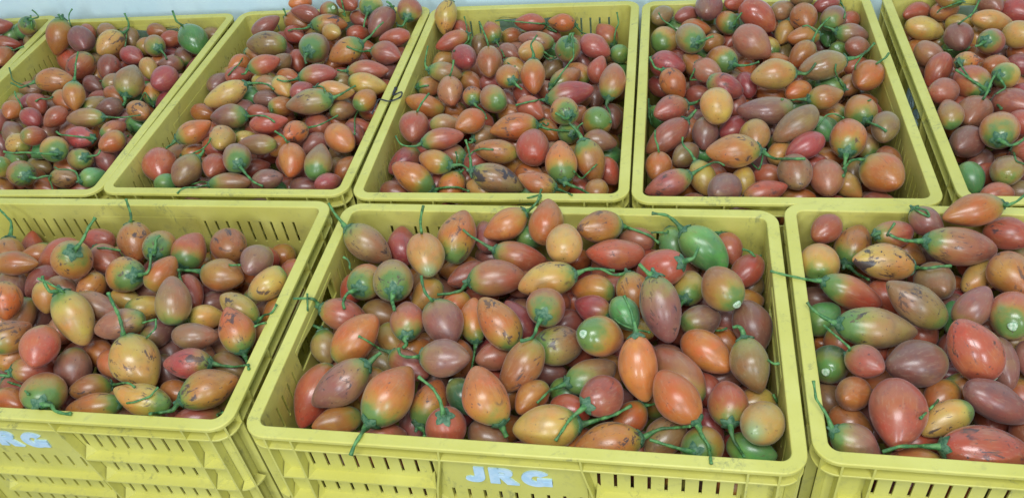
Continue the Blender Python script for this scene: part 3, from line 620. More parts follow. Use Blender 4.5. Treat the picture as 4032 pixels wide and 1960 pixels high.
2470 7937 -180 -634 514 578 391 255 g1-0|2229 8132 39 2192 8169 83 2156 8210 123 2115 8260 147 2069 8308 166 2011 8343 168 1949 8373 164 1886 8403 160|fat green tamarillo, stalk up-left, front middle crate, back right corner
2861 8082 -370 -163 916 366 248 175 r0-1|2822 8303 -281 2764 8344 -280 2705 8381 -275 2718 8429 -249 2765 8476 -220 2833 8505 -206|small red-orange tamarillo, stalk up, front middle crate, back right corner
2952 7622 -371 745 652 137 281 198 r0-1|3155 7799 -334 3049 7672 -153 3019 7719 -134 2985 7770 -135 2941 7814 -148|red-orange tamarillo, stalk up-left, front middle crate, back right corner
1826 7630 -93 680 -465 567 360 248 r0s0|2063 7468 105 2125 7438 158 2191 7429 191 2232 7468 239 2269 7509 289|end-on red-orange tamarillo, stalk up-right, front middle crate, back right corner
2160 7470 -340 -398 -906 146 301 202 y2s1|2044 7205 -298 2016 7176 -293 1974 7085 -225 1933 6994 -158|end-on yellow tamarillo, green shoulder, stalk down-left, front middle crate, back right corner
2453 7029 27 260 -965 -19 331 255 o1-0c||fat orange tamarillo, stalk broken off, front middle crate, right side
1626 6713 145 -72 663 745 415 247 p1-0k|1597 6980 445 1539 6955 492 1504 6986 518 1473 7027 535 1446 7071 556|slender scarred purple-brown tamarillo, stalk up-left, front middle crate, right side
2156 6831 -291 -912 -367 184 282 199 p1-1||purple-brown tamarillo, front middle crate, right side
1427 7288 -143 -129 923 362 299 210 o2-1k|1389 7556 -38 1300 7454 60 1232 7466 46 1174 7506 40 1121 7559 47 1063 7606 48 997 7641 35 930 7676 23|scarred orange tamarillo, green shoulder, stalk left, front middle crate, at the centre
949 7563 -275 878 -443 181 302 196 o1-1||orange tamarillo, front middle crate, at the centre
888 7199 -217 800 -600 9 255 175 q1-1|1086 7050 -215 1099 6829 -49 1130 6732 -15 1177 6690 -27 1231 6659 -39 1287 6638 -61 1347 6622 -75 1407 6608 -89 1442 6479 25|small crimson tamarillo, stalk right, front middle crate, at the centre
1235 6907 -70 -337 888 313 248 175 g1-1||small green tamarillo, front middle crate, at the centre
349 7018 106 -312 -838 447 349 234 r2s0|243 6735 257 198 6651 266 160 6594 242 132 6544 202 83 6408 280 19 6378 291 -49 6374 294|end-on red-orange tamarillo, green shoulder, stalk down-left, front middle crate, at the centre
385 7569 4 994 73 82 380 219 y2-0k|751 7595 34 820 7608 47 888 7617 63 960 7624 51 1031 7629 38 1102 7627 18 1172 7623 -4 1242 7618 -26|slender scarred yellow tamarillo, green shoulder, stalk right, front middle crate, at the centre
884 8459 -554 -906 -336 257 248 175 o0-2||
597 7244 -465 -898 -392 201 248 175 p0-2||
1377 7003 -487 -811 583 -37 248 175 y0-2||
2385 7503 -677 -372 879 299 248 175 p0-2||
2546 7066 -597 -515 826 228 248 175 p0-2||
2904 7323 -631 -925 -288 249 248 175 o0-2||
3034 7714 -711 -647 -731 -217 248 175 m0-2||
-43 8750 28 923 255 287 338 208 o1-0|260 8834 122 325 8749 236 383 8729 311 433 8777 343 465 8835 386 498 8892 428|slender orange tamarillo, stalk up-right, front middle crate, back side
307 8741 -260 -902 -325 285 248 175 g1-2||
4073 7960 -136 860 510 20 250 175 r0-1||small red-orange tamarillo, front right crate, back left corner
3810 7435 -184 -393 -919 5 315 242 y2-0||yellow tamarillo, green shoulder, front right crate, back left corner
4410 7789 -330 -619 -741 -261 325 229 o3-1k|4215 7555 -412 4245 7484 -404 4278 7425 -421 4322 7381 -446 4373 7342 -462 4304 7105 -267|scarred orange tamarillo, green shoulder, stalk down-right, front right crate, back left corner
4810 7652 -58 -939 -240 247 306 175 r1-1|4531 7581 15 4554 7529 84 4536 7527 78 4487 7531 52|slender red-orange tamarillo, stalk left, front right crate, back left corner
4488 7175 -97 967 -170 -190 384 223 y0-0K|4848 7112 -168 4851 7013 -85 4855 6918 -4 4898 6886 24 4953 6874 39 5011 6865 49 5075 6861 44 5138 6857 40|slender black-patched yellow tamarillo, stalk right, front right crate, back left corner
5013 7586 -391 -707 703 76 252 177 o1-1k|4840 7757 -373 4743 7640 -180 4641 7494 51 4657 7508 112 4701 7540 145 4745 7574 178|small scarred orange tamarillo, stalk up, front right crate, back left corner
5431 7212 -3 -965 174 195 458 229 s2-0k|5002 7289 84 4929 7293 93 4865 7312 88 4810 7346 73 4758 7389 70 4707 7433 70 4658 7480 83|slender scarred salmon tamarillo, green shoulder, stalk left, front right crate, back side
5227 7667 25 -401 865 301 248 175 p1-2|5130 7876 97 5087 7696 208 5123 7638 207 5162 7584 202 5178 7592 210 5168 7659 236 5129 7714 226 5089 7768 215|small purple-brown tamarillo, stalk up-left, front right crate, back left corner
5737 7599 172 996 61 69 391 206 o2-0|6115 7623 198 6069 7500 276 6127 7500 302 6194 7513 316 6257 7539 340 6319 7565 364|slender orange tamarillo, green shoulder, stalk right, front right crate, back side
6182 7421 -140 -794 606 -39 308 200 r0-1k||scarred red-orange tamarillo, front right crate, back side
5389 7613 -584 -408 865 293 248 175 p0-2||
5012 6874 -219 226 887 -402 347 227 m1t1||end-on olive tamarillo, front right crate, back left corner
5614 6965 -341 855 514 69 290 183 y1-1k||small scarred yellow tamarillo, front right crate, back side
5816 6652 -35 70 997 -41 321 247 o0-0k||fat scarred orange tamarillo, front right crate, back side
4788 7369 -697 248 888 387 306 175 p1-2||
4492 6990 -503 -346 885 311 248 175 r0-2||
3985 6863 -194 -868 330 371 386 193 r3-0|3660 6987 -55 3590 6996 -44 3525 7015 -43 3432 6980 26 3372 7011 28 3313 7043 28 3255 7080 24 3197 7115 26 3137 7150 29 3080 7188 28|slender red-orange tamarillo, green shoulder, stalk left, front right crate, left side
4489 6352 37 732 -453 -509 410 213 m2-0k||slender scarred olive tamarillo, green shoulder, front right crate, left side
3986 6176 -85 -972 155 174 463 232 m3-0k|3549 6246 -7 3497 6267 20 3450 6298 37 3409 6339 42 3374 6385 54 3338 6431 66 3308 6479 84 3288 6531 110|slender scarred olive tamarillo, green shoulder, stalk up-left, front right crate, left side
3745 7187 -603 -855 490 -170 248 175 p0-2||
3622 6722 -425 -851 -525 -24 275 194 g1-1||green tamarillo, front right crate, left side
5437 6836 -663 -722 690 54 248 175 q0-2||
5165 6662 -504 -717 -666 -208 248 175 p0-2||
5078 6218 17 -736 -450 -505 281 181 p1-0||small purple-brown tamarillo, front right crate, at the centre
5461 6047 -5 -542 -775 324 355 247 r2s0cw||end-on red-orange tamarillo, green shoulder, stalk broken off, front right crate, at the centre
5054 6332 -340 136 -917 -374 248 175 g1-2||
6080 6747 -447 -722 -656 -221 248 175 p0-2||
3422 5960 -338 -552 -706 444 303 217 g3s0cw||end-on green tamarillo, stalk broken off, front right crate, left side
3625 5657 1 -386 846 -368 245 178 r2-0k|3534 5858 -86 3481 5769 122 3460 5822 136 3436 5886 133 3411 5950 131 3385 6015 128 3359 6080 126 3333 6145 125|small scarred red-orange tamarillo, green shoulder, stalk up-left, front right crate, left side
4776 5592 37 423 -602 -677 374 254 r0-0ckw||fat scarred red-orange tamarillo, stalk broken off, front right crate, left side
4181 5625 -100 961 185 -207 354 257 p1-0||fat purple-brown tamarillo, front right crate, left side
5158 5583 -243 54 916 397 306 175 p0-1||slender purple-brown tamarillo, front right crate, at the centre
5488 5566 -258 76 913 401 248 175 p0-1||
5527 5935 -407 -677 729 100 248 175 y0-2||
3430 5398 -188 634 553 -540 270 184 o0t0||end-on orange tamarillo, front right crate, front left corner
3340 5660 -632 -431 865 259 248 175 m0-2||
3697 5420 -623 189 910 369 306 175 p0-2||
3698 5007 -82 404 910 99 407 286 r0-0||fat red-orange tamarillo, front right crate, front left corner
4372 5298 -337 806 581 112 248 175 o1-1||small orange tamarillo, front right crate, front left corner, rightmost such
4760 5467 -485 -878 384 -288 248 175 o3-2k|4548 5560 -554 4388 5360 -370 4235 5173 -196 4104 5048 -79 4039 5005 -80 3879 4842 98 3799 4778 131|
4798 5039 -169 -830 371 417 397 199 p0-0||slender purple-brown tamarillo, front right crate, front side
4213 4923 -184 940 227 255 303 170 y2-0k||slender scarred yellow tamarillo, green shoulder, front right crate, front left corner
3196 4763 -178 -745 443 498 296 187 p2-0|2983 4890 -35 2968 4925 16 2958 4969 54 2948 5022 76 2931 5074 96 2913 5126 116 2896 5178 137 2901 5230 167 2907 5283 198 2912 5335 230|purple-brown tamarillo, green shoulder, stalk up-left, front right crate, front left corner
3390 5261 -499 -732 680 38 248 175 o0-1||small orange tamarillo, front right crate, front left corner, leftmost such
4302 5481 -611 -62 927 370 248 175 m0-2||
3967 5146 -714 899 437 -41 248 175 o0-2||
4418 4514 -184 -976 144 162 470 256 r0-0kw|3973 4580 -110 3912 4584 -99 3860 4598 -104 3814 4620 -121 3768 4642 -139 3672 4602 -60 3606 4597 -39 3550 4605 -40 3502 4611 -68 3452 4616 -95 3402 4621 -122|slender scarred red-orange tamarillo, stalk left, front right crate, front left corner
3796 4602 -430 861 -475 185 306 175 o1-1k||
4779 4522 -578 942 301 -145 248 175 m2-2||
5329 5319 -571 -90 921 380 248 175 r1-2||
4014 4906 -511 -931 -153 332 277 175 r0-2||
5140 4819 -565 -176 917 358 248 175 r0-2||
4335 6037 -449 937 295 -188 248 175 o0-2||
-10178 17450 74 -999 26 29 314 170 r0-0||
-10045 17139 -193 -981 128 144 341 172 r1-0||
-9421 17157 95 487 -543 684 299 190 m3s0k|-9280 17000 293 -9134 16949 334 -9023 16963 349 -9037 16979 425 -9083 16978 509|
-9530 17246 -306 276 866 417 248 175 m2-1|-9463 17455 -205 -9278 17035 60 -9228 16944 195 -9214 16999 282 -9223 17086 355|
-9762 17533 -142 -870 486 81 248 175 g2-1||
-9809 16470 -184 80 990 120 268 206 o2-0|-9788 16727 -153 -9582 16512 -82 -9360 16322 32 -9261 16342 43|
-10188 16687 -350 -931 361 -58 248 175 r0-1||
-10082 17601 -439 -879 471 66 248 175 p1-2||
-10080 17555 -183 -52 -883 -467 248 175 g2-2||
-8671 16684 3 304 633 712 397 247 o2-0|-8554 16928 277 -8497 16808 299 -8513 16809 354 -8544 16838 397|fat orange tamarillo, green shoulder, stalk up-left, second back crate, back left corner
-8523 17017 -294 -323 839 439 306 175 r1-2|-8619 17266 -164 -8404 16842 140 -8420 16906 232 -8415 17010 304 -8368 17127 353|
-8158 16472 -46 -428 887 171 344 264 p0-0||fat purple-brown tamarillo, second back crate, back left corner
-8206 16991 -165 -454 796 399 248 175 r0-1||
-7569 16320 -138 456 879 136 332 253 y1-0k|-7422 16604 -94 -7335 16670 -94 -7269 16736 -63 -7254 16837 6 -7282 16921 82 -7318 17003 158|fat scarred yellow tamarillo, stalk up, second back crate, back side
-7777 16927 -140 -880 474 39 248 175 m0-1||
-7315 16788 -275 -291 850 438 248 175 m1-1|-7385 16993 -169 -7297 16623 -129 -7278 16434 -170 -7113 15907 -49|
-6872 16363 -311 -777 -627 -51 248 175 o1-1||
-6692 16693 -183 -908 417 -46 248 175 o0-2||
-6560 15973 -138 517 -847 128 296 211 m2s0|-6411 15730 -101 -6337 15634 -131 -6228 15425 -112 -6181 15307 -146|end-on olive tamarillo, green shoulder, stalk down-right, second back crate, back side
-6361 16450 -274 -858 -501 114 248 175 r0-1||
-6470 16629 -544 725 -652 -220 248 175 q0-2||
-5796 15978 -141 -444 796 410 372 278 g1-0w|-5956 16265 7 -5941 16067 178 -6009 16099 245 -6040 16182 318 -6068 16266 392|fat green tamarillo, stalk up-left, second back crate, back right corner
-5532 16440 -318 -909 409 -76 248 175 m0-2||
-6086 15971 -461 382 -831 -404 248 175 p1-1||
-6446 16265 -558 -914 397 -78 248 175 q0-2||
-7029 15861 -239 -809 571 139 286 201 q0-1||
-8672 16593 -521 -438 802 406 327 231 r1-1||
-8712 16629 -882 -414 -840 -351 248 175 p0-2||
-8267 14987 -116 -994 73 82 363 229 o1-0k|-8618 15013 -87 -8713 14980 -105 -8806 14947 -115 -8914 14938 -137 -9003 14972 -94 -9091 15007 -50|scarred orange tamarillo, stalk left, second back crate, left side
-8928 15770 -460 -590 -770 -243 248 175 p1-1|-9070 15585 -519 -8903 15152 -242 -8974 15130 -174 -9061 15134 -119 -9120 15158 -51 -9128 15227 41 -9138 15293 133|
-8972 15316 -405 -923 381 -48 248 175 m0-1||
-8087 15750 -280 552 789 271 367 258 r1-1k||fat scarred red-orange tamarillo, second back crate, back left corner
-7906 15994 -618 -459 -826 -326 277 195 o2-2|-8029 15772 -706 -7725 15404 -481 -7434 15046 -277 -7150 14678 -99|
-7408 15449 -246 -4 891 455 307 216 r0-1k||scarred red-orange tamarillo, second back crate, back side
-8122 16503 -564 -882 -389 267 248 175 m2-2||
-7088 14775 -203 -765 -642 -58 248 175 m2-1||
-7322 15823 -539 627 750 211 248 175 r0-2||
-6552 14239 49 -199 -906 -374 351 255 m1-0|-6620 13931 -78 -6618 13876 -110 -6626 13837 -150 -6606 13691 -117|fat olive tamarillo, stalk down-left, second back crate, right side
-6551 15191 -237 -307 851 427 248 175 y0-1||
-6574 15899 -502 -827 -560 43 248 175 o0-2||
-6191 15433 -325 879 421 -222 248 175 p1-1||
-5976 14328 -47 372 924 -93 311 239 q0-0||crimson tamarillo, second back crate, right side
-6299 14266 -287 197 -877 -439 248 175 o3-1k|-6251 14054 -393 -6249 14015 -276 -6269 14028 -189 -6300 14053 -124 -6358 14003 -178 -6259 13612 -46|
-6659 14894 -516 -862 -484 150 248 175 g2-2||
-6649 14536 -364 -298 855 425 248 175 g3-2||
-7432 13824 113 5 796 605 285 198 o3-0|-7431 14044 281 -7405 14125 353 -7382 14197 432 -7375 14294 501 -7357 14393 564 -7336 14493 627|orange tamarillo, green shoulder, stalk up, second back crate, at the centre
-7937 14332 -205 -668 688 282 248 175 o2-1|-8098 14498 -137 -8067 14241 -68 -8158 14215 -73 -8245 14200 -39 -8293 14092 -21|
-7255 13968 -215 -790 -613 -14 287 184 m3-1k||
-7724 15244 -437 -725 649 233 248 175 p0-2||
-6997 14336 -256 -761 619 193 248 175 o0-1||
-6855 13674 -121 860 489 -149 248 175 p0-1||small purple-brown tamarillo, second back crate, at the centre
-6260 13408 -129 -713 701 16 260 187 o1-0K||black-patched orange tamarillo, second back crate, right side
-9126 14878 -460 201 881 428 263 186 m2-1k||
-8762 14067 -127 152 988 39 221 170 o1-0||
-8646 14552 -282 -747 -660 -79 257 175 q0-1||
-8402 14234 -166 -617 719 320 248 175 r0-1||
-8555 14839 -502 -893 449 23 248 175 m1-2||
-8214 13559 -58 -691 666 282 231 171 q1-0|-8369 13709 5 -8299 13617 162 -8321 13674 239 -8370 13744 301 -8395 13829 366|
-8265 14529 -464 -874 -435 219 248 175 p1-2||
-7677 13360 0 675 687 268 244 170 r0-0||small red-orange tamarillo, second back crate, at the centre
-7109 13223 -19 997 -49 -55 340 170 m2-0|-6780 13207 -37 -6674 13191 -50 -6464 12964 55 -6382 13002 23 -6298 13042 -4 -6213 13085 -27 -6127 13128 -49|slender olive tamarillo, green shoulder, stalk right, second back crate, at the centre
-5995 14040 -389 600 768 225 248 175 q0-1||
-6460 14099 -572 -784 600 159 248 175 o1-2||
-9062 14074 -297 -333 -862 -382 248 175 p0-1||
-8638 13489 -276 421 -810 -409 282 199 p1-1||
-8150 12708 -46 786 -611 93 246 189 y1-0k||scarred yellow tamarillo, second back crate, front side
-7761 12633 104 -443 -727 525 229 170 r1-0||small red-orange tamarillo, second back crate, front side
-8025 13592 -387 -252 -880 -403 248 175 p1-2||
-7097 12738 -86 922 -386 -15 295 197 q0-0k|-6833 12628 -90 -6873 12548 -17 -6935 12510 32 -7008 12493 69 -7079 12475 106 -7151 12457 142 -7222 12439 179 -7269 12451 245|scarred crimson tamarillo, stalk up-left, second back crate, front side
-7401 12397 -39 434 -894 113 306 222 y3s0c|-7271 12131 -5 -7298 12028 80 -7355 11977 133 -7424 11948 174 -7492 11918 214 -7560 11888 254 -7628 11854 289 -7697 11816 319 -7762 11786 358 -7824 11762 406|end-on yellow tamarillo, green shoulder, stalk left, second back crate, front side
-7784 12737 -240 691 710 135 248 175 g2-1||
-6554 12844 -104 -656 -747 106 247 170 r2-0k||
-6427 13467 -449 -808 575 132 248 175 g3-2|-6621 13606 -417 -6468 13298 -328 -6449 13265 -397 -6493 13251 -454 -6415 12924 -311|
-6474 12442 -87 627 777 -48 247 187 o2-0||orange tamarillo, green shoulder, second back crate, front right corner
-6680 12341 -372 -427 817 386 248 175 p1-1||
-7013 12264 -230 698 -572 430 275 193 m2s1k|-6827 12112 -115 -6703 12067 -82 -6608 12074 -80 -6546 12127 -29|end-on scarred olive tamarillo, green shoulder, stalk up-right, second back crate, front right corner
-7827 11898 -119 657 -724 208 316 216 r3s0k|-7626 11676 -55 -7528 11620 -55 -7456 11612 -76 -7390 11641 -80 -7325 11665 -93 -7259 11681 -116|end-on scarred red-orange tamarillo, green shoulder, stalk right, second back crate, front side
-7176 11842 -285 -923 378 -69 248 175 m3-1k|-7399 11934 -302 -7361 11740 -186 -7359 11713 -271 -7162 11363 -146 -6976 11019 -20|small scarred olive tamarillo, green shoulder, stalk down, second back crate, front right corner
-7420 12451 -470 -806 573 148 248 175 o1-2||
-6649 11686 -256 -708 -655 264 224 170 g2-0|-6802 11543 -199 -6796 11562 -108 -6811 11588 -34 -6878 11593 8 -6951 11585 34 -7026 11572 56 -7086 11585 105|
-7980 12678 -531 -865 497 75 248 175 m3-2||
-8252 12106 -91 437 -449 779 266 170 y3s0c||
-8384 12043 -469 -691 671 269 248 175 o2-1||
-7609 11941 -507 -813 565 144 248 175 r0-2||
-7071 11898 -600 -931 348 -108 248 175 r0-2||
-8444 14123 -501 -727 -679 -100 248 175 r0-2||
-6734 13795 -446 -808 -589 21 248 175 p0-2||
-9185 13848 -640 -551 754 359 248 175 p0-2||
-8001 13145 -370 897 -443 -14 248 175 q0-2||
-6973 12380 -588 785 619 6 248 175 p0-2||
-8481 12950 -493 850 -516 -103 248 175 g2-2||
-4257 15865 1 -903 -286 -321 326 180 p0-0||slender purple-brown tamarillo, third back crate, back left corner
-3506 16103 279 885 428 -184 248 175 o0-1||
-3399 15775 180 928 -247 -278 306 178 r0-0w||slender red-orange tamarillo, third back crate, back side
-2956 15896 101 498 -663 559 270 189 r1s0c||
-2543 15855 276 -540 835 108 294 207 r0-0|-2697 16093 307 -2623 15648 395 -2619 15616 303 -2616 15590 207 -2617 15594 97 -2661 15647 139|
-2082 15669 208 -140 -980 142 327 224 y3s0|-2126 15358 253 -2164 15219 216 -2207 15141 150 -2239 15087 66|
-1885 15189 64 610 685 398 353 239 p0-0|-1676 15423 200 -1663 15343 304 -1692 15367 344 -1743 15402 370|purple-brown tamarillo, stalk up-left, third back crate, back right corner
-1345 15458 137 -151 -978 -143 313 241 r1-0|-1391 15161 93 -1445 15058 69 -1504 15000 23 -1587 15002 51|red-orange tamarillo, stalk down-left, third back crate, back right corner
-3656 16001 -82 -780 611 137 313 220 o1-1|-3893 16186 -40 -3831 15967 126 -3837 16003 175 -3859 16050 216|
-3688 15582 -137 -764 627 153 248 175 r0-1||
-2935 15412 65 -996 56 63 359 204 o3-0K|-3282 15432 87 -3395 15417 48 -3508 15405 54 -3628 15425 59 -3750 15433 37|slender black-patched orange tamarillo, green shoulder, stalk left, third back crate, back side
-2834 15003 94 -714 669 -205 228 170 y0-0||
-4080 14887 77 987 -105 -118 394 244 m2-0k||scarred olive tamarillo, green shoulder, third back crate, back left corner
-2366 15735 -72 -729 661 177 248 175 r0-1||
-2421 15378 -192 -895 -361 264 248 175 r0-1||
-2401 15754 -402 864 -504 16 248 175 m0-2||
-3092 14413 127 -206 -930 303 417 274 p3s0|-3176 14036 249 -3207 13934 232 -3230 13877 187 -3219 13840 122|end-on purple-brown tamarillo, green shoulder, stalk down, third back crate, at the centre
-3520 14544 -164 -61 897 438 251 175 r0-1||
-2515 14117 114 935 235 264 343 235 o3-0k|-2204 14195 202 -2109 14227 247 -2016 14261 292 -1942 14326 342 -1860 14388 385 -1771 14447 421|scarred orange tamarillo, green shoulder, stalk up-right, third back crate, right side
-1635 14549 43 999 26 29 305 170 r0-0||slender red-orange tamarillo, third back crate, back right corner
-1577 14446 -321 -88 899 429 248 175 r0-2||
-1792 14002 24 -813 582 23 310 217 r2-0|-2036 14177 31 -2139 14185 28 -2211 13998 126 -2288 13931 200 -2371 13925 253 -2451 13931 305|red-orange tamarillo, green shoulder, stalk left, third back crate, right side
-2110 13486 8 -991 90 101 373 187 r2-0|-2469 13519 45 -2530 13523 48 -2588 13525 62 -2647 13542 73|slender red-orange tamarillo, green shoulder, stalk left, third back crate, right side
-2108 13116 -44 -949 209 235 361 200 y2-0||slender yellow tamarillo, green shoulder, third back crate, right side
-3963 13878 210 -989 -100 -112 301 170 r3-0|-4252 13849 177 -4295 13830 138 -4337 13807 107 -4398 13811 105|slender red-orange tamarillo, green shoulder, stalk left, third back crate, at the centre, leftmost such
-4426 15077 -207 -756 632 168 248 175 o3-1|-4608 15229 -166 -4553 14808 -44 -4558 14591 -21 -4570 14383 7 -4623 14264 11 -4688 14198 -19 -4759 14155 -65|
-4658 14712 -149 715 687 129 248 175 o0-1||
-4641 14340 -192 -869 -470 156 248 175 r0-1||
-5044 14357 -291 -611 -760 -221 248 175 p0-1||
-2974 13364 115 -1000 -6 -7 344 201 r3-0|-3308 13362 112 -3406 13353 97 -3440 13108 226 -3521 13061 267 -3609 13091 298|slender red-orange tamarillo, green shoulder, stalk left, third back crate, at the centre, rightmost such
-3767 14267 -16 -719 -683 -126 248 175 m0-1||
-3567 13717 -44 -821 566 75 248 175 o1-1||
-4051 13879 -117 -868 -475 146 248 175 y0-1||
-3589 13168 91 -542 778 316 248 175 y2-1||
-3210 12914 109 -769 -633 92 225 170 q0-0||
-2641 12835 73 -954 199 224 337 170 y0-0|-2953 12901 147 -2848 12755 242 -2798 12720 226 -2735 12529 263|slender yellow tamarillo, stalk down-right, third back crate, right side
-2597 13581 -197 -883 -429 191 248 175 m2-2||
-2684 13895 -257 -860 -500 103 248 175 r0-2||
-4637 13343 11 947 214 241 421 211 y0-0k|-4250 13431 110 -4150 13434 101 -4029 13367 129 -3923 13329 124 -3839 13303 85 -3703 13014 160|slender scarred yellow tamarillo, stalk right, third back crate, left side
-4286 13567 -238 -822 564 83 248 175 g2-1||
-3933 13498 -11 -895 441 -64 248 175 m1-1||
-3930 13166 -114 -908 406 -106 248 175 p0-1||
-2144 12614 -57 -585 -808 -71 241 179 o2-0||small orange tamarillo, green shoulder, third back crate, right side
-2520 13002 -431 303 -869 -390 248 175 m0-2||
-3053 12538 82 998 41 46 407 217 m3-0k|-2659 12554 100 -2573 12566 121 -2489 12588 140 -2411 12631 155 -2333 12675 169 -2254 12717 182|slender scarred olive tamarillo, green shoulder, stalk up-right, third back crate, at the centre
-3587 12774 -50 -886 -358 294 248 175 o1-1||
-3785 13536 -348 -876 -446 185 248 175 g2-2|-3996 13428 -303 -3805 13093 -130 -3743 12811 -45 -3686 12431 81|
-2562 12641 -218 -890 -342 302 248 175 m1-1||small olive tamarillo, third back crate, right side
-4374 13246 -292 -862 506 18 248 175 p1-1||
-4171 14115 -352 -668 704 241 248 175 p0-2||
-1788 13931 -350 -815 -580 -7 248 175 p0-2||
-2933 15294 -299 -700 684 206 248 175 o0-2||
-4490 11960 -25 -140 974 -176 338 212 y0t0k||end-on scarred yellow tamarillo, third back crate, front side
-4231 12291 -323 -876 -431 216 248 175 y1-1||
-4486 12675 -62 994 -72 -81 323 203 p3-0|-4174 12652 -88 -3969 12322 103 -3799 12085 235 -3704 12059 223 -3627 12018 187 -3565 11993 125|purple-brown tamarillo, green shoulder, stalk right, third back crate, at the centre
-5003 12271 0 -950 -207 -232 332 198 o3-0k|-5309 12204 -75 -5367 12176 -112 -5426 12145 -136 -5434 11996 -80|slender scarred orange tamarillo, green shoulder, stalk left, third back crate, front left corner
-5189 13428 -357 -872 489 12 248 175 o0-1||
-4035 12856 -175 -900 429 -78 248 175 r0-1||
-3715 12152 37 -1000 5 6 333 171 r0-0||slender red-orange tamarillo, third back crate, at the centre
-3779 12364 -227 -808 581 92 306 175 r0-1||
-3239 11815 -7 530 801 -280 251 185 o3-0k|-3110 12009 -75 -2983 11891 7 -2895 11928 -7 -2815 11992 -21 -2734 12060 -27 -2654 12130 -30 -2574 12200 -32|small scarred orange tamarillo, green shoulder, stalk up-right, third back crate, front side
-3583 11937 -298 -819 -573 37 248 175 o0-1||
-2495 11578 -88 -605 774 187 313 225 o0-0||orange tamarillo, third back crate, front right corner
-2328 12331 -400 -880 469 -68 248 175 r0-1||
-2346 11978 -301 -610 751 254 248 175 r0-1||
-2111 12738 -368 -869 493 -42 248 175 r3-1|-2320 12856 -378 -2335 12558 -272 -2331 12279 -187 -2296 11976 -98 -2296 11861 -124 -2253 11526 -8|
-3867 11694 -66 994 -73 -82 332 170 m1-0||slender olive tamarillo, third back crate, front side
-3009 11857 -310 750 658 74 248 175 p0-1||
-3294 11184 -117 -53 940 338 314 220 o0-0|-3310 11470 -14 -3292 11335 158 -3329 11379 213 -3393 11427 246 -3457 11474 278|orange tamarillo, stalk up-left, third back crate, front side
-2830 11031 -106 -247 -873 -421 327 218 m3-0||olive tamarillo, green shoulder, third back crate, front right corner
-2673 10610 -230 -619 -721 312 240 170 q0-0||
-2610 11463 -580 -796 600 82 248 175 m1-2||
-2470 11178 -396 -524 -810 -263 248 175 o0-1||
-5565 11798 -279 -126 978 168 362 273 r0-0w||fat red-orange tamarillo, third back crate, front left corner
-5139 12271 -439 -839 -537 92 248 175 o1-1|-5341 12142 -417 -5130 11870 -214 -4925 11604 -16 -4856 11653 -19 -4787 11702 -22 -4723 11756 -10 -4627 11716 81 -4561 11718 162|
-4762 12170 -318 -640 722 263 248 175 r0-1||
-5504 12354 -461 -610 -765 -204 248 175 m1-1||
-4977 11309 -116 495 853 165 310 222 m2-0|-4828 11566 -66 -4789 11602 -58 -4754 11638 -42 -4732 11689 -22|olive tamarillo, green shoulder, stalk up-right, third back crate, front left corner
-5346 11280 -287 -501 -725 473 221 170 g1-0||
-4541 11356 -148 170 985 18 257 198 r0-0||red-orange tamarillo, third back crate, front side
-4136 11291 5 345 -922 176 344 228 p3s0c|-4021 10983 64 -3960 10886 42 -3915 10832 -8 -3872 10798 -68 -3794 10679 -66 -3723 10633 -94 -3655 10613 -133|end-on purple-brown tamarillo, green shoulder, stalk down-right, third back crate, front side
-4237 10912 -199 -999 31 35 340 170 m3-0|-4566 10922 -187 -4652 10912 -185 -4603 10590 34 -4691 10598 37 -4778 10608 44 -4856 10593 33 -4907 10519 21|slender olive tamarillo, green shoulder, stalk left, third back crate, front side
-3623 10806 -161 -993 -78 -87 254 170 p0-0k||small scarred purple-brown tamarillo, third back crate, front side
-3977 11553 -438 -864 -476 164 248 175 r0-2||
-3659 11072 -515 -900 425 -95 248 175 g2-1||
-3138 10896 -456 -909 391 -141 248 175 p0-1||
-4921 11349 -488 -909 408 -83 248 175 p0-1|-5140 11447 -508 -4930 11180 -309 -4826 11148 -271 -4763 11208 -300 -4567 10923 -136|
-2627 11861 -587 -608 752 255 248 175 m2-2||
-632 15170 -14 260 642 721 349 224 y1-0k|-544 15387 230 -531 15410 260 -540 15429 292 -554 15458 320|scarred yellow tamarillo, stalk up, fourth back crate, back left corner
-388 15184 -338 -442 828 346 248 175 r0-1||
-584 14503 -166 963 179 201 340 170 r1-0|-266 14562 -99 -273 14433 -136 -330 14385 -181 -402 14019 -40 -473 13664 104 -550 13488 159|slender red-orange tamarillo, stalk down-left, fourth back crate, back left corner
-262 15152 -675 -379 849 367 248 175 g2-2|-354 15356 -587 -304 14997 -293 -286 15027 -197 -295 15117 -127 -308 15207 -57|
-754 13286 -123 -956 194 218 305 181 m2-0|-1037 13343 -58 -1079 13388 5 -1070 13433 78 -1047 13498 138 -1019 13562 197 -990 13626 256|slender olive tamarillo, green shoulder, stalk up, fourth back crate, left side
-822 14427 -497 758 644 101 257 175 y2-1||
-376 13541 -22 -276 938 -208 333 224 q0t0||end-on crimson tamarillo, fourth back crate, left side
-97 14869 -518 154 895 419 248 175 m0-2||
167 14730 -222 281 -886 -369 252 186 o3-0|236 14513 -313 273 14072 -186 307 13756 -123 331 13702 -206|
57 13074 76 80 960 270 317 226 o1-0|82 13370 159 66 13197 362 52 13260 437 27 13345 500 0 13430 562 -30 13513 624|orange tamarillo, stalk up, fourth back crate, at the centre, leftmost such
930 14807 -179 981 -127 -143 308 177 r0-0|1223 14769 -221 1105 14625 -123 1000 14622 -97 895 14631 -76 791 14650 -61 688 14689 -56 585 14728 -51 481 14768 -45 379 14807 -36 272 14834 -50|slender red-orange tamarillo, stalk left, fourth back crate, back side
1520 14687 -192 964 -176 -198 264 170 o0-0k|1767 14642 -243 1814 14604 -314 1866 14565 -378 1901 14192 -232|small scarred orange tamarillo, stalk down-right, fourth back crate, back side
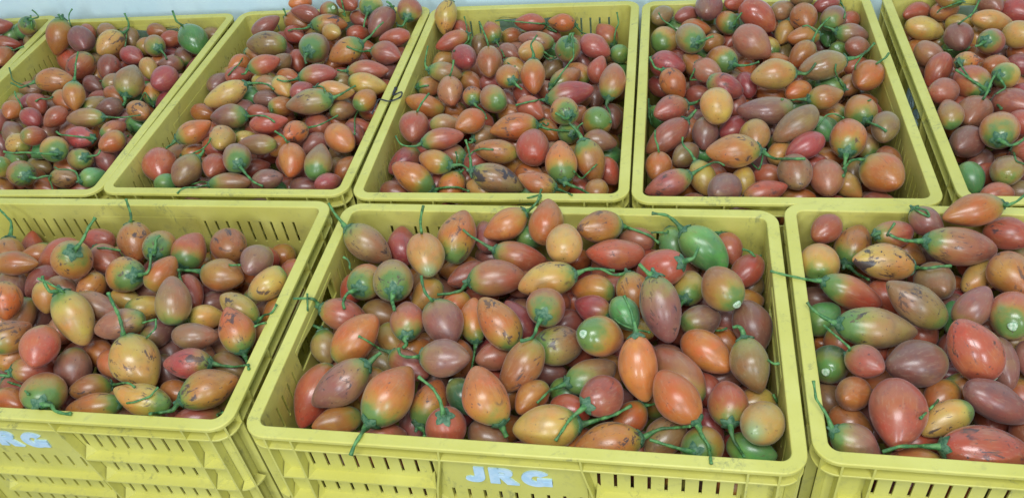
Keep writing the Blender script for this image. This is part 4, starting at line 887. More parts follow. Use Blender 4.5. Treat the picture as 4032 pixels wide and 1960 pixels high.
1322 14798 -453 -575 775 263 248 175 r1-1|1184 14984 -390 1253 14675 -284 1342 14626 -311 1401 14617 -336 1323 14659 -283 1246 14691 -224 1164 14655 -129|
573 14976 -485 -904 -371 212 248 175 o1-2||
966 14041 -149 947 -214 -241 340 170 s2-0k||slender scarred salmon tamarillo, green shoulder, fourth back crate, back side
441 13871 -241 -588 768 256 248 175 s0-1||
806 13485 -60 696 595 -402 281 207 y3-0|996 13647 -170 1059 13389 -63 1122 13373 -121 1203 13386 -165|yellow tamarillo, green shoulder, stalk right, fourth back crate, back side
756 12386 85 92 821 564 322 210 o1-0|785 12643 261 801 12700 328 787 12754 396 784 12824 450 845 12885 492 907 12945 533|orange tamarillo, stalk up, fourth back crate, at the centre, rightmost such
1473 13445 -97 7 -593 805 340 231 p3s0|1476 13249 169 1484 13223 257 1505 13229 317 1571 13221 326|end-on purple-brown tamarillo, green shoulder, stalk right, fourth back crate, back side
1205 14330 -532 -856 512 -68 248 175 g2-2|999 14454 -548 1033 14014 -406 1065 13587 -265 1136 13491 -264 1239 13524 -266 1301 13236 -54|
1160 13561 -480 638 735 229 264 186 m1-2||
1978 13566 -173 -743 595 306 316 217 r0-0||red-orange tamarillo, fourth back crate, back right corner
2315 14398 -426 359 -860 -364 287 202 r1-1|2415 14159 -528 2421 14123 -392 2438 14151 -293 2475 14197 -211 2524 14239 -133 2524 14293 -47 2518 14347 40|
2392 13543 -366 185 -944 274 243 175 g2s1||
2346 13451 -689 828 559 40 248 175 g2-2||
1898 12664 -128 -323 -656 -682 249 175 r0-0||
2003 12086 -33 -303 -830 -468 343 223 o1-0|1902 11810 -189 1853 11726 -239 1882 11635 -288 1835 11254 -150 1792 10959 -65|orange tamarillo, stalk down, fourth back crate, right side
1593 12995 -321 560 -786 -260 248 175 o1-1||
1301 12623 -193 -820 -571 -36 348 199 o3-1|1023 12430 -205 1089 12381 -88 1160 12397 -11 1233 12436 53 1306 12474 116 1378 12511 180 1451 12548 244 1466 12602 329 1475 12657 415 1481 12711 502 1488 12765 588|slender orange tamarillo, green shoulder, stalk up, fourth back crate, right side
1287 11929 -76 -997 -55 -62 412 206 q2-0|889 11907 -101 804 11912 -91 702 11629 89 617 11603 102 535 11609 90 454 11622 69 372 11634 48|slender crimson tamarillo, green shoulder, stalk left, fourth back crate, right side
489 13360 -257 -616 752 232 248 175 y1-1|341 13541 -201 397 13170 -68 451 12808 64 468 12721 133|
341 12526 82 184 -972 143 281 203 o1s0|391 12260 121 430 12180 109 472 12134 77 519 12105 40|end-on orange tamarillo, stalk down-right, fourth back crate, at the centre
55 13028 -312 -901 -365 232 248 175 q0-1||
-316 13262 -360 -580 772 262 248 175 o1-1||
-721 13232 -564 -713 -686 -144 306 175 m0-2||
-674 12557 -85 -6 956 292 307 229 s1-0k|-675 12842 2 -628 12650 194 -594 12700 247 -567 12769 293 -548 12839 341|scarred salmon tamarillo, stalk up-right, fourth back crate, left side
-323 13514 -591 -868 490 -77 248 175 g1-2||
-310 12303 -61 18 -994 -109 221 170 o3-0k|-306 12090 -85 -251 11994 -107 -186 11943 -143 -141 11631 -26 -122 11334 66|
54 12010 1 228 -946 229 333 229 s2s0||end-on salmon tamarillo, green shoulder, fourth back crate, at the centre
547 12357 -255 -366 860 355 248 175 r0-1||
-1069 13284 -359 -897 -335 288 248 175 o1-1|-1285 13203 -289 -1168 13105 -231 -1066 13101 -226 -1173 13108 -222|
349 14050 -521 -82 903 422 248 175 p0-2||
294 12554 -425 -326 871 368 248 175 p0-2||
1741 13665 -509 -361 861 359 248 175 p0-2||
1792 12505 -552 288 877 386 248 175 p0-2||
-1140 12502 -250 872 -325 -366 357 203 o1-0||slender orange tamarillo, fourth back crate, left side
-1309 11636 -100 100 992 78 315 243 r2-0|-1278 11940 -76 -1202 11684 166 -1154 11737 213 -1104 11807 246 -1047 11873 273 -989 11940 301|red-orange tamarillo, green shoulder, stalk up-right, fourth back crate, left side
-794 11540 -65 -995 69 78 263 170 m1-0||
-842 10999 18 -999 -35 -39 340 170 r2-0|-1171 10988 5 -1250 10972 -18 -1332 10968 -13 -1414 10989 -8 -1489 11022 14 -1534 11072 57 -1562 11132 111|slender red-orange tamarillo, green shoulder, stalk left, fourth back crate, front left corner
-1533 11177 -413 723 682 111 320 207 q1-1k||scarred crimson tamarillo, fourth back crate, front left corner
-758 11011 -301 814 -580 -26 286 179 p3-1|-532 10850 -309 -454 10615 -86 -389 10633 -40 -311 10520 65 -232 10490 93 -155 10462 91 -78 10443 83|
-977 10567 -71 829 -558 -41 289 197 o2-0|-744 10411 -83 -671 10387 -64 -600 10377 -62 -539 10364 -96 -488 10341 -142|orange tamarillo, green shoulder, stalk right, fourth back crate, front left corner
-1344 10383 -184 757 -434 -488 369 227 o3-0k|-1073 10227 -359 -993 10231 -348 -903 10121 -252 -823 10099 -239 -745 10097 -251 -669 10097 -270 -600 10090 -311 -516 9818 -149|slender scarred orange tamarillo, green shoulder, stalk right, fourth back crate, front left corner
-764 10284 -394 385 863 328 279 196 o3-1k|-660 10518 -305 -622 10418 -223 -593 10430 -218 -568 10453 -211|scarred orange tamarillo, green shoulder, stalk up-right, fourth back crate, front side
-1682 10451 -456 -860 509 -41 248 175 r0-1||
-1577 11019 -756 -815 578 39 248 175 p0-2||
-722 12606 -481 -823 568 19 248 175 o1-2||
-389 11339 47 795 599 -92 290 196 o0-0||orange tamarillo, fourth back crate, at the centre
-369 10721 -263 -585 -776 -235 248 175 r0-1||
-526 10733 -576 -393 -859 -329 248 175 r1-2||
-171 11401 -304 -895 -393 209 248 175 m0-1|-387 11307 -254 -393 11247 -264 -417 11234 -274 -459 11243 -267|
286 11115 -29 1000 -8 -8 388 218 o1-0k|662 11112 -33 734 11088 -70 809 11063 -101 892 11066 -129 972 11024 -126 1048 10936 -85 1128 10900 -79|slender scarred orange tamarillo, stalk right, fourth back crate, at the centre
-35 10603 -65 957 -192 -216 347 189 o1-0k||slender scarred orange tamarillo, fourth back crate, front side
550 10512 -11 -121 -984 -127 350 258 r0-0||fat red-orange tamarillo, fourth back crate, front side
287 12007 -341 -883 448 -144 248 175 o1-2||
613 11708 -105 -637 743 205 274 193 r0-1||red-orange tamarillo, fourth back crate, at the centre
870 11948 -442 -624 752 212 248 175 o1-2||
865 11525 -439 -504 816 285 248 175 o3-2|743 11722 -370 778 11475 -257 825 11413 -266 858 11445 -244|
1107 11217 95 172 -950 261 304 218 o3s0k|1157 10937 171 1080 10861 180 1008 10872 238 935 10898 279|end-on scarred orange tamarillo, green shoulder, stalk up-left, fourth back crate, right side
1580 11173 -183 164 -592 789 333 237 o3s0||end-on orange tamarillo, green shoulder, fourth back crate, right side
1112 11115 -265 309 -848 429 268 175 g3s1|1192 10895 -153 1235 10865 -61 1282 10874 4 1348 10885 42|
909 10076 -42 -68 -916 -395 353 236 o3-0k|886 9763 -177 948 9698 -187 1017 9658 -207 1088 9635 -237 1154 9606 -274 1184 9317 -108|scarred orange tamarillo, green shoulder, stalk down-right, fourth back crate, front right corner
1333 10180 -191 -205 651 731 366 224 o2-0|1260 10410 69 1239 10462 126 1200 10506 178 1154 10564 215 1107 10621 252|slender orange tamarillo, green shoulder, stalk up-left, fourth back crate, front right corner
1570 10702 -220 -952 203 228 273 170 p1-0||small purple-brown tamarillo, fourth back crate, front right corner
1931 11721 -478 -74 910 407 248 175 p0-1||
1627 10258 -467 -161 909 384 248 175 r1-1|1588 10477 -374 1472 10158 -203 1373 9933 -97 1303 9909 -142 1235 9898 -197 1168 9902 -263 1117 9956 -249 1044 9775 -21|
1732 10817 -611 -881 -466 88 248 175 g1-2||
1353 9604 -279 -351 -936 5 221 170 o0-0||
493 9713 -85 894 -298 -335 297 170 o1-0k|751 9627 -182 826 9604 -207 874 9315 -30 930 9167 35|slender scarred orange tamarillo, stalk right, fourth back crate, front side
408 10385 -414 -878 456 -144 248 175 o0-1k||
-75 9929 -99 -902 287 322 418 212 m2-0K|-440 10046 32 -434 10096 91 -428 10143 154 -431 10206 205 -436 10269 257 -448 10330 308 -461 10391 360|slender black-patched olive tamarillo, green shoulder, stalk up, fourth back crate, front side
388 9865 -456 -895 -402 193 248 175 g2-1|172 9768 -410 254 9492 -177 331 9249 29 416 9258 35 500 9267 40 491 9212 29 428 8908 187|
-362 10086 -369 723 -679 -126 248 175 y0-1k||
855 10125 -472 720 681 135 248 175 y1-2||
1167 10220 -694 -704 699 125 248 175 r0-2||
1136 11082 -595 717 682 147 248 175 y0-2||
-680 11172 -580 -474 -829 -297 248 175 g2-2|-794 10973 -652 -724 10708 -359 -675 10745 -286 -655 10789 -212 -663 10843 -136|
-487 10320 -658 -769 -636 -61 248 175 r0-2||
2032 11932 -716 -145 -903 -405 260 175 p0-2||
3354 14253 -100 -840 -541 -42 272 175 m0-1||small olive tamarillo, fifth back crate, back left corner
3574 14223 -394 561 -786 -260 248 175 g2-1|3710 14033 -457 3533 13693 -181 3363 13360 85 3294 13418 137 3217 13472 179 3158 13528 235 3124 13588 311|
4128 14003 72 288 951 -110 350 244 p0t0||end-on purple-brown tamarillo, fifth back crate, back left corner
3774 14180 -132 911 393 -127 248 175 r0-1||
3838 13748 -191 -937 342 77 283 187 o0-0||
4640 14010 88 923 351 -156 248 175 r0-1|4863 14095 50 4844 13949 101 4795 13871 159 4726 13762 240|
4883 13490 29 -705 472 530 388 256 r0-0w||fat red-orange tamarillo, fifth back crate, back side
5184 13807 -244 -354 862 364 283 188 o0-1||
5399 13692 -19 -923 -365 123 248 175 m0-1||
4429 13719 -130 44 -973 225 302 205 o3s0|4442 13434 -64 4456 13386 49 4501 13377 131 4556 13387 200|end-on orange tamarillo, green shoulder, stalk up-right, fifth back crate, back side
5653 13295 -16 138 979 149 307 236 o1-0ck||scarred orange tamarillo, stalk broken off, fifth back crate, back right corner
6167 13637 5 981 131 147 252 170 q0-0w|6407 13669 41 6454 13633 -31 6333 13255 82 6260 13038 103 6214 12947 61|
6127 13194 -33 -564 -803 192 340 217 p1s0||end-on purple-brown tamarillo, fifth back crate, back right corner
6573 13495 -293 796 571 -198 221 170 r0-0||
3259 13602 -255 -675 -727 128 315 242 y3-0||yellow tamarillo, green shoulder, fifth back crate, back left corner
3497 12889 124 95 -963 251 393 248 m3s0|3533 12522 219 3601 12431 293 3679 12399 347 3767 12383 380|end-on olive tamarillo, green shoulder, stalk right, fifth back crate, back left corner
4097 13391 -321 -905 -415 95 248 175 o0-1||
3957 13580 -563 57 -904 -425 248 175 g1-2||
5341 13349 -289 482 801 356 248 175 y0-1||
5006 13145 -420 110 -900 -422 248 175 y3-1cw||
5484 12811 -115 1000 10 11 294 178 o3-0|5769 12814 -111 5644 12713 20 5583 12753 70 5535 12827 89 5441 12812 94|slender orange tamarillo, green shoulder, stalk left, fifth back crate, back side
5247 12234 -100 756 553 350 288 199 o2-0k|5458 12389 -2 5502 12431 60 5545 12471 123 5605 12526 171 5675 12571 212 5749 12612 249 5828 12649 282|scarred orange tamarillo, green shoulder, stalk up-right, fifth back crate, at the centre
6307 12761 -153 -951 206 232 296 170 p3-0|6035 12820 -86 5979 12841 -46 5922 12869 -26 5869 12911 -19|slender purple-brown tamarillo, green shoulder, stalk left, fifth back crate, back right corner
6138 13274 -423 356 842 404 248 175 g3-1|6224 13477 -325 6067 13083 -208 6079 13052 -298 6082 13030 -391 5913 12690 -286|
6128 12715 -456 -483 -477 734 277 175 g2s1c||
6280 12394 -193 -955 -224 196 243 170 s0-0||small salmon tamarillo, fifth back crate, back right corner
4486 13651 -482 647 718 257 248 175 r0-1|4642 13824 -420 4572 13584 -208 4533 13407 -62 4495 13111 46|
4538 12655 -4 -625 707 331 379 264 s0-0||fat salmon tamarillo, fifth back crate, back side
5339 11560 49 990 93 104 391 248 m1-0w|5715 11595 89 5800 11586 100 5883 11571 115 5968 11591 136 6050 11618 166 6122 11657 208 6192 11698 252|fat olive tamarillo, stalk up-right, fifth back crate, right side
6022 11422 -163 626 780 11 327 240 o0-0|6221 11669 -160 6123 11365 80 6192 11375 117 6270 11406 144 6333 11454 186|orange tamarillo, stalk up-right, fifth back crate, right side
6246 12237 -481 -911 -408 58 248 175 r0-1||
5867 11647 -449 776 610 161 248 175 o1-1|6054 11794 -410 5874 11513 -111 5816 11438 45 5884 11494 93 5952 11550 140 6022 11604 187|
3067 12601 -171 -783 622 8 330 238 q0-0k|2816 12800 -169 2810 12495 -92 2790 12540 -43 2763 12627 15|scarred crimson tamarillo, stalk up-left, fifth back crate, left side
3941 12379 -68 382 -920 91 305 235 o3-0|4054 12107 -41 4115 12023 -17 4187 11979 -4 4267 11958 6 4344 11944 28 4421 11932 54|orange tamarillo, green shoulder, stalk right, fifth back crate, at the centre
3036 12007 -183 -359 800 481 293 205 o0-0k|2934 12234 -46 2850 12280 -41 2783 12326 -13 2758 12407 41 2732 12488 96|scarred orange tamarillo, stalk up-left, fifth back crate, left side
3513 12629 -235 444 -839 -316 248 175 o0-1||
3627 12078 -66 -437 900 -4 289 205 s0-0|3505 12329 -67 3391 12053 6 3351 12037 -78 3321 12039 -170 3423 12051 -194 3486 11929 -150|salmon tamarillo, stalk right, fifth back crate, left side
4491 11431 83 1000 -17 -19 367 238 y1-0k|4847 11425 77 4923 11407 66 4997 11384 60 5048 11364 112 5092 11368 171 5136 11390 228|scarred yellow tamarillo, stalk up-right, fifth back crate, at the centre
4931 12475 -346 -858 493 -143 248 175 o0-1||
4146 11665 -188 -108 905 411 248 175 q0-1||
3681 11315 80 -874 323 362 311 204 q1-0k||scarred crimson tamarillo, fifth back crate, at the centre
4864 11257 -177 901 430 -58 248 175 o0-1||small orange tamarillo, fifth back crate, at the centre
5484 11508 -325 805 -593 29 248 175 g3-1|5678 11365 -318 5597 11332 -198 5559 11384 -137 5461 11294 21 5422 11290 126 5440 11331 197|
5135 10867 -76 -1000 -2 -2 288 192 o1-0|4856 10867 -76 4776 10871 -66 4702 10888 -68 4635 10918 -87 4453 10680 92 4303 10512 229|orange tamarillo, stalk left, fifth back crate, right side
2956 12635 -617 -460 834 305 248 175 q0-2||
3516 12631 -797 -692 709 137 248 175 m0-2||
3449 11931 -433 -826 562 -51 248 175 r0-2||
6108 13376 -733 -527 806 268 248 175 p0-2||
4305 14068 -522 -789 614 25 248 175 m0-2||
5320 13229 -651 354 847 396 248 175 m1-2||
4111 12366 -436 -799 601 -4 248 175 m0-2||
3620 12403 -572 -444 840 311 248 175 r0-2||
4931 11361 -494 883 469 -14 248 175 g0-2||
6100 11565 -742 -508 819 267 248 175 m0-2||
5752 13772 145 934 252 -254 248 175 m0-2||
2802 11228 -159 929 364 -71 324 217 r1-0k|3094 11342 -181 3191 11341 -179 3282 11354 -156 3265 11032 106 3246 10720 361|scarred red-orange tamarillo, stalk up-right, fifth back crate, left side
3398 10681 163 -236 -968 -89 339 261 y0-0||fat yellow tamarillo, fifth back crate, at the centre
3882 11297 -284 -326 -862 -387 248 175 r0-1||
4105 10616 32 997 -49 -56 438 225 p2-0||slender purple-brown tamarillo, green shoulder, fifth back crate, at the centre
5570 10518 -163 -69 -995 -77 310 235 o3-0|5549 10219 -186 5467 9914 -3 5499 9821 18 5543 9755 12 5590 9703 -18|orange tamarillo, green shoulder, stalk down-right, fifth back crate, right side
5684 9940 -117 467 850 241 279 201 m0-0||olive tamarillo, fifth back crate, right side
2720 11675 -604 -323 877 354 248 175 g1-2|2642 11887 -519 2561 11516 -383 2555 11478 -468 2554 11460 -567 2543 11522 -531 2537 11608 -478 2552 11691 -422 2566 11774 -366 2580 11856 -309|
2604 10605 -228 849 351 394 411 219 r0-0|2943 10745 -71 2997 10771 -38 3047 10792 3 3099 10829 35|slender red-orange tamarillo, stalk up-right, fifth back crate, left side
5051 10563 -434 -885 -466 13 257 175 g2-2|4830 10447 -431 4745 10172 -146 4785 10169 -64 4837 10191 -2 4896 10204 51 4972 10186 75 5041 10147 64 4987 9863 209|
4875 10253 -235 -468 837 285 248 175 g2-1||
4360 10038 96 902 287 322 391 209 m0-0||slender olive tamarillo, fifth back crate, front side
3177 10581 -251 216 891 399 285 201 p1-1||purple-brown tamarillo, fifth back crate, left side
3634 10621 -252 -756 -638 -147 273 192 q0-1||
3801 10058 -45 267 961 74 290 219 y2-0||yellow tamarillo, green shoulder, fifth back crate, front side
5033 9759 -75 -351 -933 -76 363 267 o2-0k|4909 9431 -102 4867 9338 -128 4841 9277 -180 4836 9212 -230 4671 8926 -84|fat scarred orange tamarillo, green shoulder, stalk down, fifth back crate, front right corner
4408 9691 -82 935 237 266 320 197 q0-0||crimson tamarillo, fifth back crate, front side
3334 9639 53 996 -62 -69 396 246 o1-0k|3716 9615 26 3780 9580 -18 3842 9538 -56 3916 9519 -92 3905 9284 77 3950 9191 136 4014 9144 159 4088 9121 163 4170 9116 153|fat scarred orange tamarillo, stalk right, fifth back crate, front side
5489 10025 -472 86 -909 -408 248 175 m2-1||
5197 8887 -101 -208 973 -102 365 270 o3-0|5123 9231 -137 4943 9049 59 4888 9086 41 4838 9128 -4 4803 9140 -74 4707 9032 -51|fat orange tamarillo, green shoulder, stalk left, fifth back crate, front right corner
5646 9561 -456 -282 889 360 248 175 o0-1||
2314 9929 -273 285 952 113 263 202 o1-0|2386 10172 -244 2336 10021 -37 2335 10079 15 2322 10153 53 2326 10224 93 2346 10294 136|orange tamarillo, stalk up, fifth back crate, front left corner
3145 10578 -608 -868 463 -177 248 175 g0-2||
2787 10185 -320 817 574 57 248 175 m0-1||small olive tamarillo, fifth back crate, front left corner
2872 9530 -272 -137 889 437 287 189 y1-0|2834 9778 -150 2805 9846 -102 2774 9909 -51 2728 9985 -25 2701 10058 10 2717 10134 61|yellow tamarillo, stalk up-left, fifth back crate, front left corner
2347 9424 -202 970 161 181 362 195 q2-0k|2688 9480 -139 2748 9466 -87 2816 9478 -57 2888 9498 -38 2962 9520 -24 3019 9477 28 3081 9433 38 3141 9404 1|slender scarred crimson tamarillo, green shoulder, stalk right, fifth back crate, front left corner
3040 9011 -120 574 670 -470 323 231 p0t0||end-on purple-brown tamarillo, fifth back crate, front side
3481 9419 -357 114 909 402 248 175 y0-1||
3866 9521 -398 -867 459 -195 248 175 r0-1||
3582 8920 -189 -987 -108 -121 332 170 r1-0k||slender scarred red-orange tamarillo, fifth back crate, front side
4089 9164 -103 46 998 36 314 241 m0-0k||scarred olive tamarillo, fifth back crate, front side
4142 9910 -285 -770 -623 -139 248 175 y0-1||
4519 9054 -205 317 944 93 321 233 s0-0||salmon tamarillo, fifth back crate, front side
4859 9893 -521 -863 468 -191 248 175 o2-2||
4888 9127 -440 -485 834 263 248 175 y0-1||small yellow tamarillo, fifth back crate, front right corner
4135 9047 -484 -867 455 -206 248 175 o0-1||
5069 9457 -503 48 910 412 248 175 m2-2||
5140 8684 -471 -854 492 -170 248 175 r0-1||
3044 10996 -458 282 878 386 248 175 o0-2||
3880 9933 -549 -590 781 202 248 175 p0-2|3737 10121 -501 3685 9807 -339 3682 9631 -283 3698 9531 -245 3743 9587 -202 3775 9649 -157 3801 9714 -111|
3237 11380 -555 776 619 117 248 175 p0-2||
6006 11231 -575 -931 -338 136 248 175 o0-2|5782 11150 -542 5691 10818 -275 5601 10496 -16 5623 10393 88|
7700 13306 -228 939 316 -135 306 175 r0-1||
8088 13112 99 747 -661 -73 248 175 o3-1|8268 12953 81 8129 12868 105 8054 12884 72 7994 12926 25 7934 12967 -22 7890 12983 -94|
8156 13192 -200 -942 -309 133 314 180 o0-2||
7588 12750 -241 -925 253 285 346 206 y0-0||slender yellow tamarillo, rightmost back crate, back left corner
8279 12863 -302 -850 512 -127 248 175 y0-1||
8075 13212 -522 -269 878 396 248 175 y0-2||
7899 12210 -162 238 960 149 296 228 p1-0|7967 12486 -119 7856 12211 95 7925 12221 139 8008 12251 171 8085 12286 208 8146 12339 259 8202 12398 312 8254 12460 368|purple-brown tamarillo, stalk up-right, rightmost back crate, back left corner
8832 12996 -79 -184 983 -14 269 207 s0-0||
8646 12549 -152 -945 217 244 366 188 y0-0||slender yellow tamarillo, rightmost back crate, back side
9258 12852 -221 -330 919 -217 326 251 q0-0||
8216 11780 -73 -736 -508 447 319 208 q2s0|7988 11623 66 7918 11571 57 7867 11559 34 7818 11576 21|end-on crimson tamarillo, green shoulder, stalk left, rightmost back crate, back side
8717 11858 -51 -344 902 -263 289 223 y0-0||yellow tamarillo, rightmost back crate, back side
8566 12745 -557 -2 894 448 248 175 y0-2||
8040 12376 -515 -852 504 -143 248 175 g1-2|7834 12497 -549 7715 12168 -354 7720 12038 -285 7724 11994 -262 7672 12047 -283|
7279 11858 -212 -564 756 331 298 210 s0-0||salmon tamarillo, rightmost back crate, left side, uppermost such
7160 11368 -189 626 519 583 314 191 r0-0||slender red-orange tamarillo, rightmost back crate, left side
7568 11283 -73 -830 -444 338 263 175 o1s0k|7356 11170 13 7204 10834 148 7182 10700 152 7187 10606 130 7208 10535 94 7246 10480 63 7303 10437 68|
8046 11206 -189 -949 -226 218 268 189 o0-1||
8197 11935 -453 -299 875 380 248 175 o0-2||
7364 10743 -64 192 -979 68 323 248 r1-0|7425 10437 -42 7317 10423 40 7251 10466 82 7197 10527 112 7143 10589 141 7089 10650 171 7034 10712 203|fat red-orange tamarillo, stalk up-left, rightmost back crate, left side
7887 10727 -44 -811 -424 402 299 196 y3s0|7652 10604 73 7639 10487 67 7654 10410 34 7570 10231 83 7514 10230 42 7460 10230 -1|end-on yellow tamarillo, green shoulder, stalk down-left, rightmost back crate, at the centre
6859 10574 -71 -898 -347 271 282 206 s0-0||salmon tamarillo, rightmost back crate, left side, lowest such
7105 10102 -203 706 707 -24 329 253 s1-0|7331 10328 -210 7157 10052 78 7206 10090 137 7260 10151 186 7309 10218 236 7369 10274 284 7430 10329 331|fat salmon tamarillo, stalk up-right, rightmost back crate, left side
6653 9989 -75 -189 -951 -244 255 187 m2-0||olive tamarillo, green shoulder, rightmost back crate, left side
7173 10587 -395 -822 564 -76 248 175 r0-1||
7695 10114 -158 -337 899 -282 330 254 r0-0|7587 10401 -248 7486 10194 -149 7426 10044 -91 7327 9844 7|fat red-orange tamarillo, stalk down-right, rightmost back crate, at the centre
8091 10535 -296 -717 -651 -249 248 175 q0-1||
8517 11303 -281 -786 618 1 248 175 q0-1||
6737 9532 -273 799 582 -151 305 233 s0-0||salmon tamarillo, rightmost back crate, front left corner
7059 9365 2 -527 -828 190 400 252 o3s0|6854 9044 76 6860 8931 107 6895 8858 107 6947 8831 137 6999 8817 183 7045 8813 237|end-on orange tamarillo, green shoulder, stalk right, rightmost back crate, front left corner
7526 9585 -111 -272 940 -205 239 183 r0-0||
7176 8815 12 -396 783 -480 241 186 r1-0|7084 8999 -100 6895 8700 47 6824 8545 83 6893 8523 50 6963 8501 17|
6446 8795 -322 47 905 424 248 175 g1-1||small green tamarillo, rightmost back crate, front left corner
6813 8990 -467 -935 -337 105 248 175 r0-1||
6796 8643 -132 -510 -833 214 310 207 m1s0w||end-on olive tamarillo, rightmost back crate, front left corner
6477 8224 -194 -967 -188 171 256 170 r0-0||
6994 8461 -430 -828 551 -102 248 175 m0-1||
7221 8872 -358 572 -791 -214 248 175 p0-1||
6939 9380 -580 747 632 206 248 175 p0-2||
8748 12180 -569 892 451 41 248 175 p0-2||
8824 11821 -439 -512 813 278 248 175 o0-2||
"""
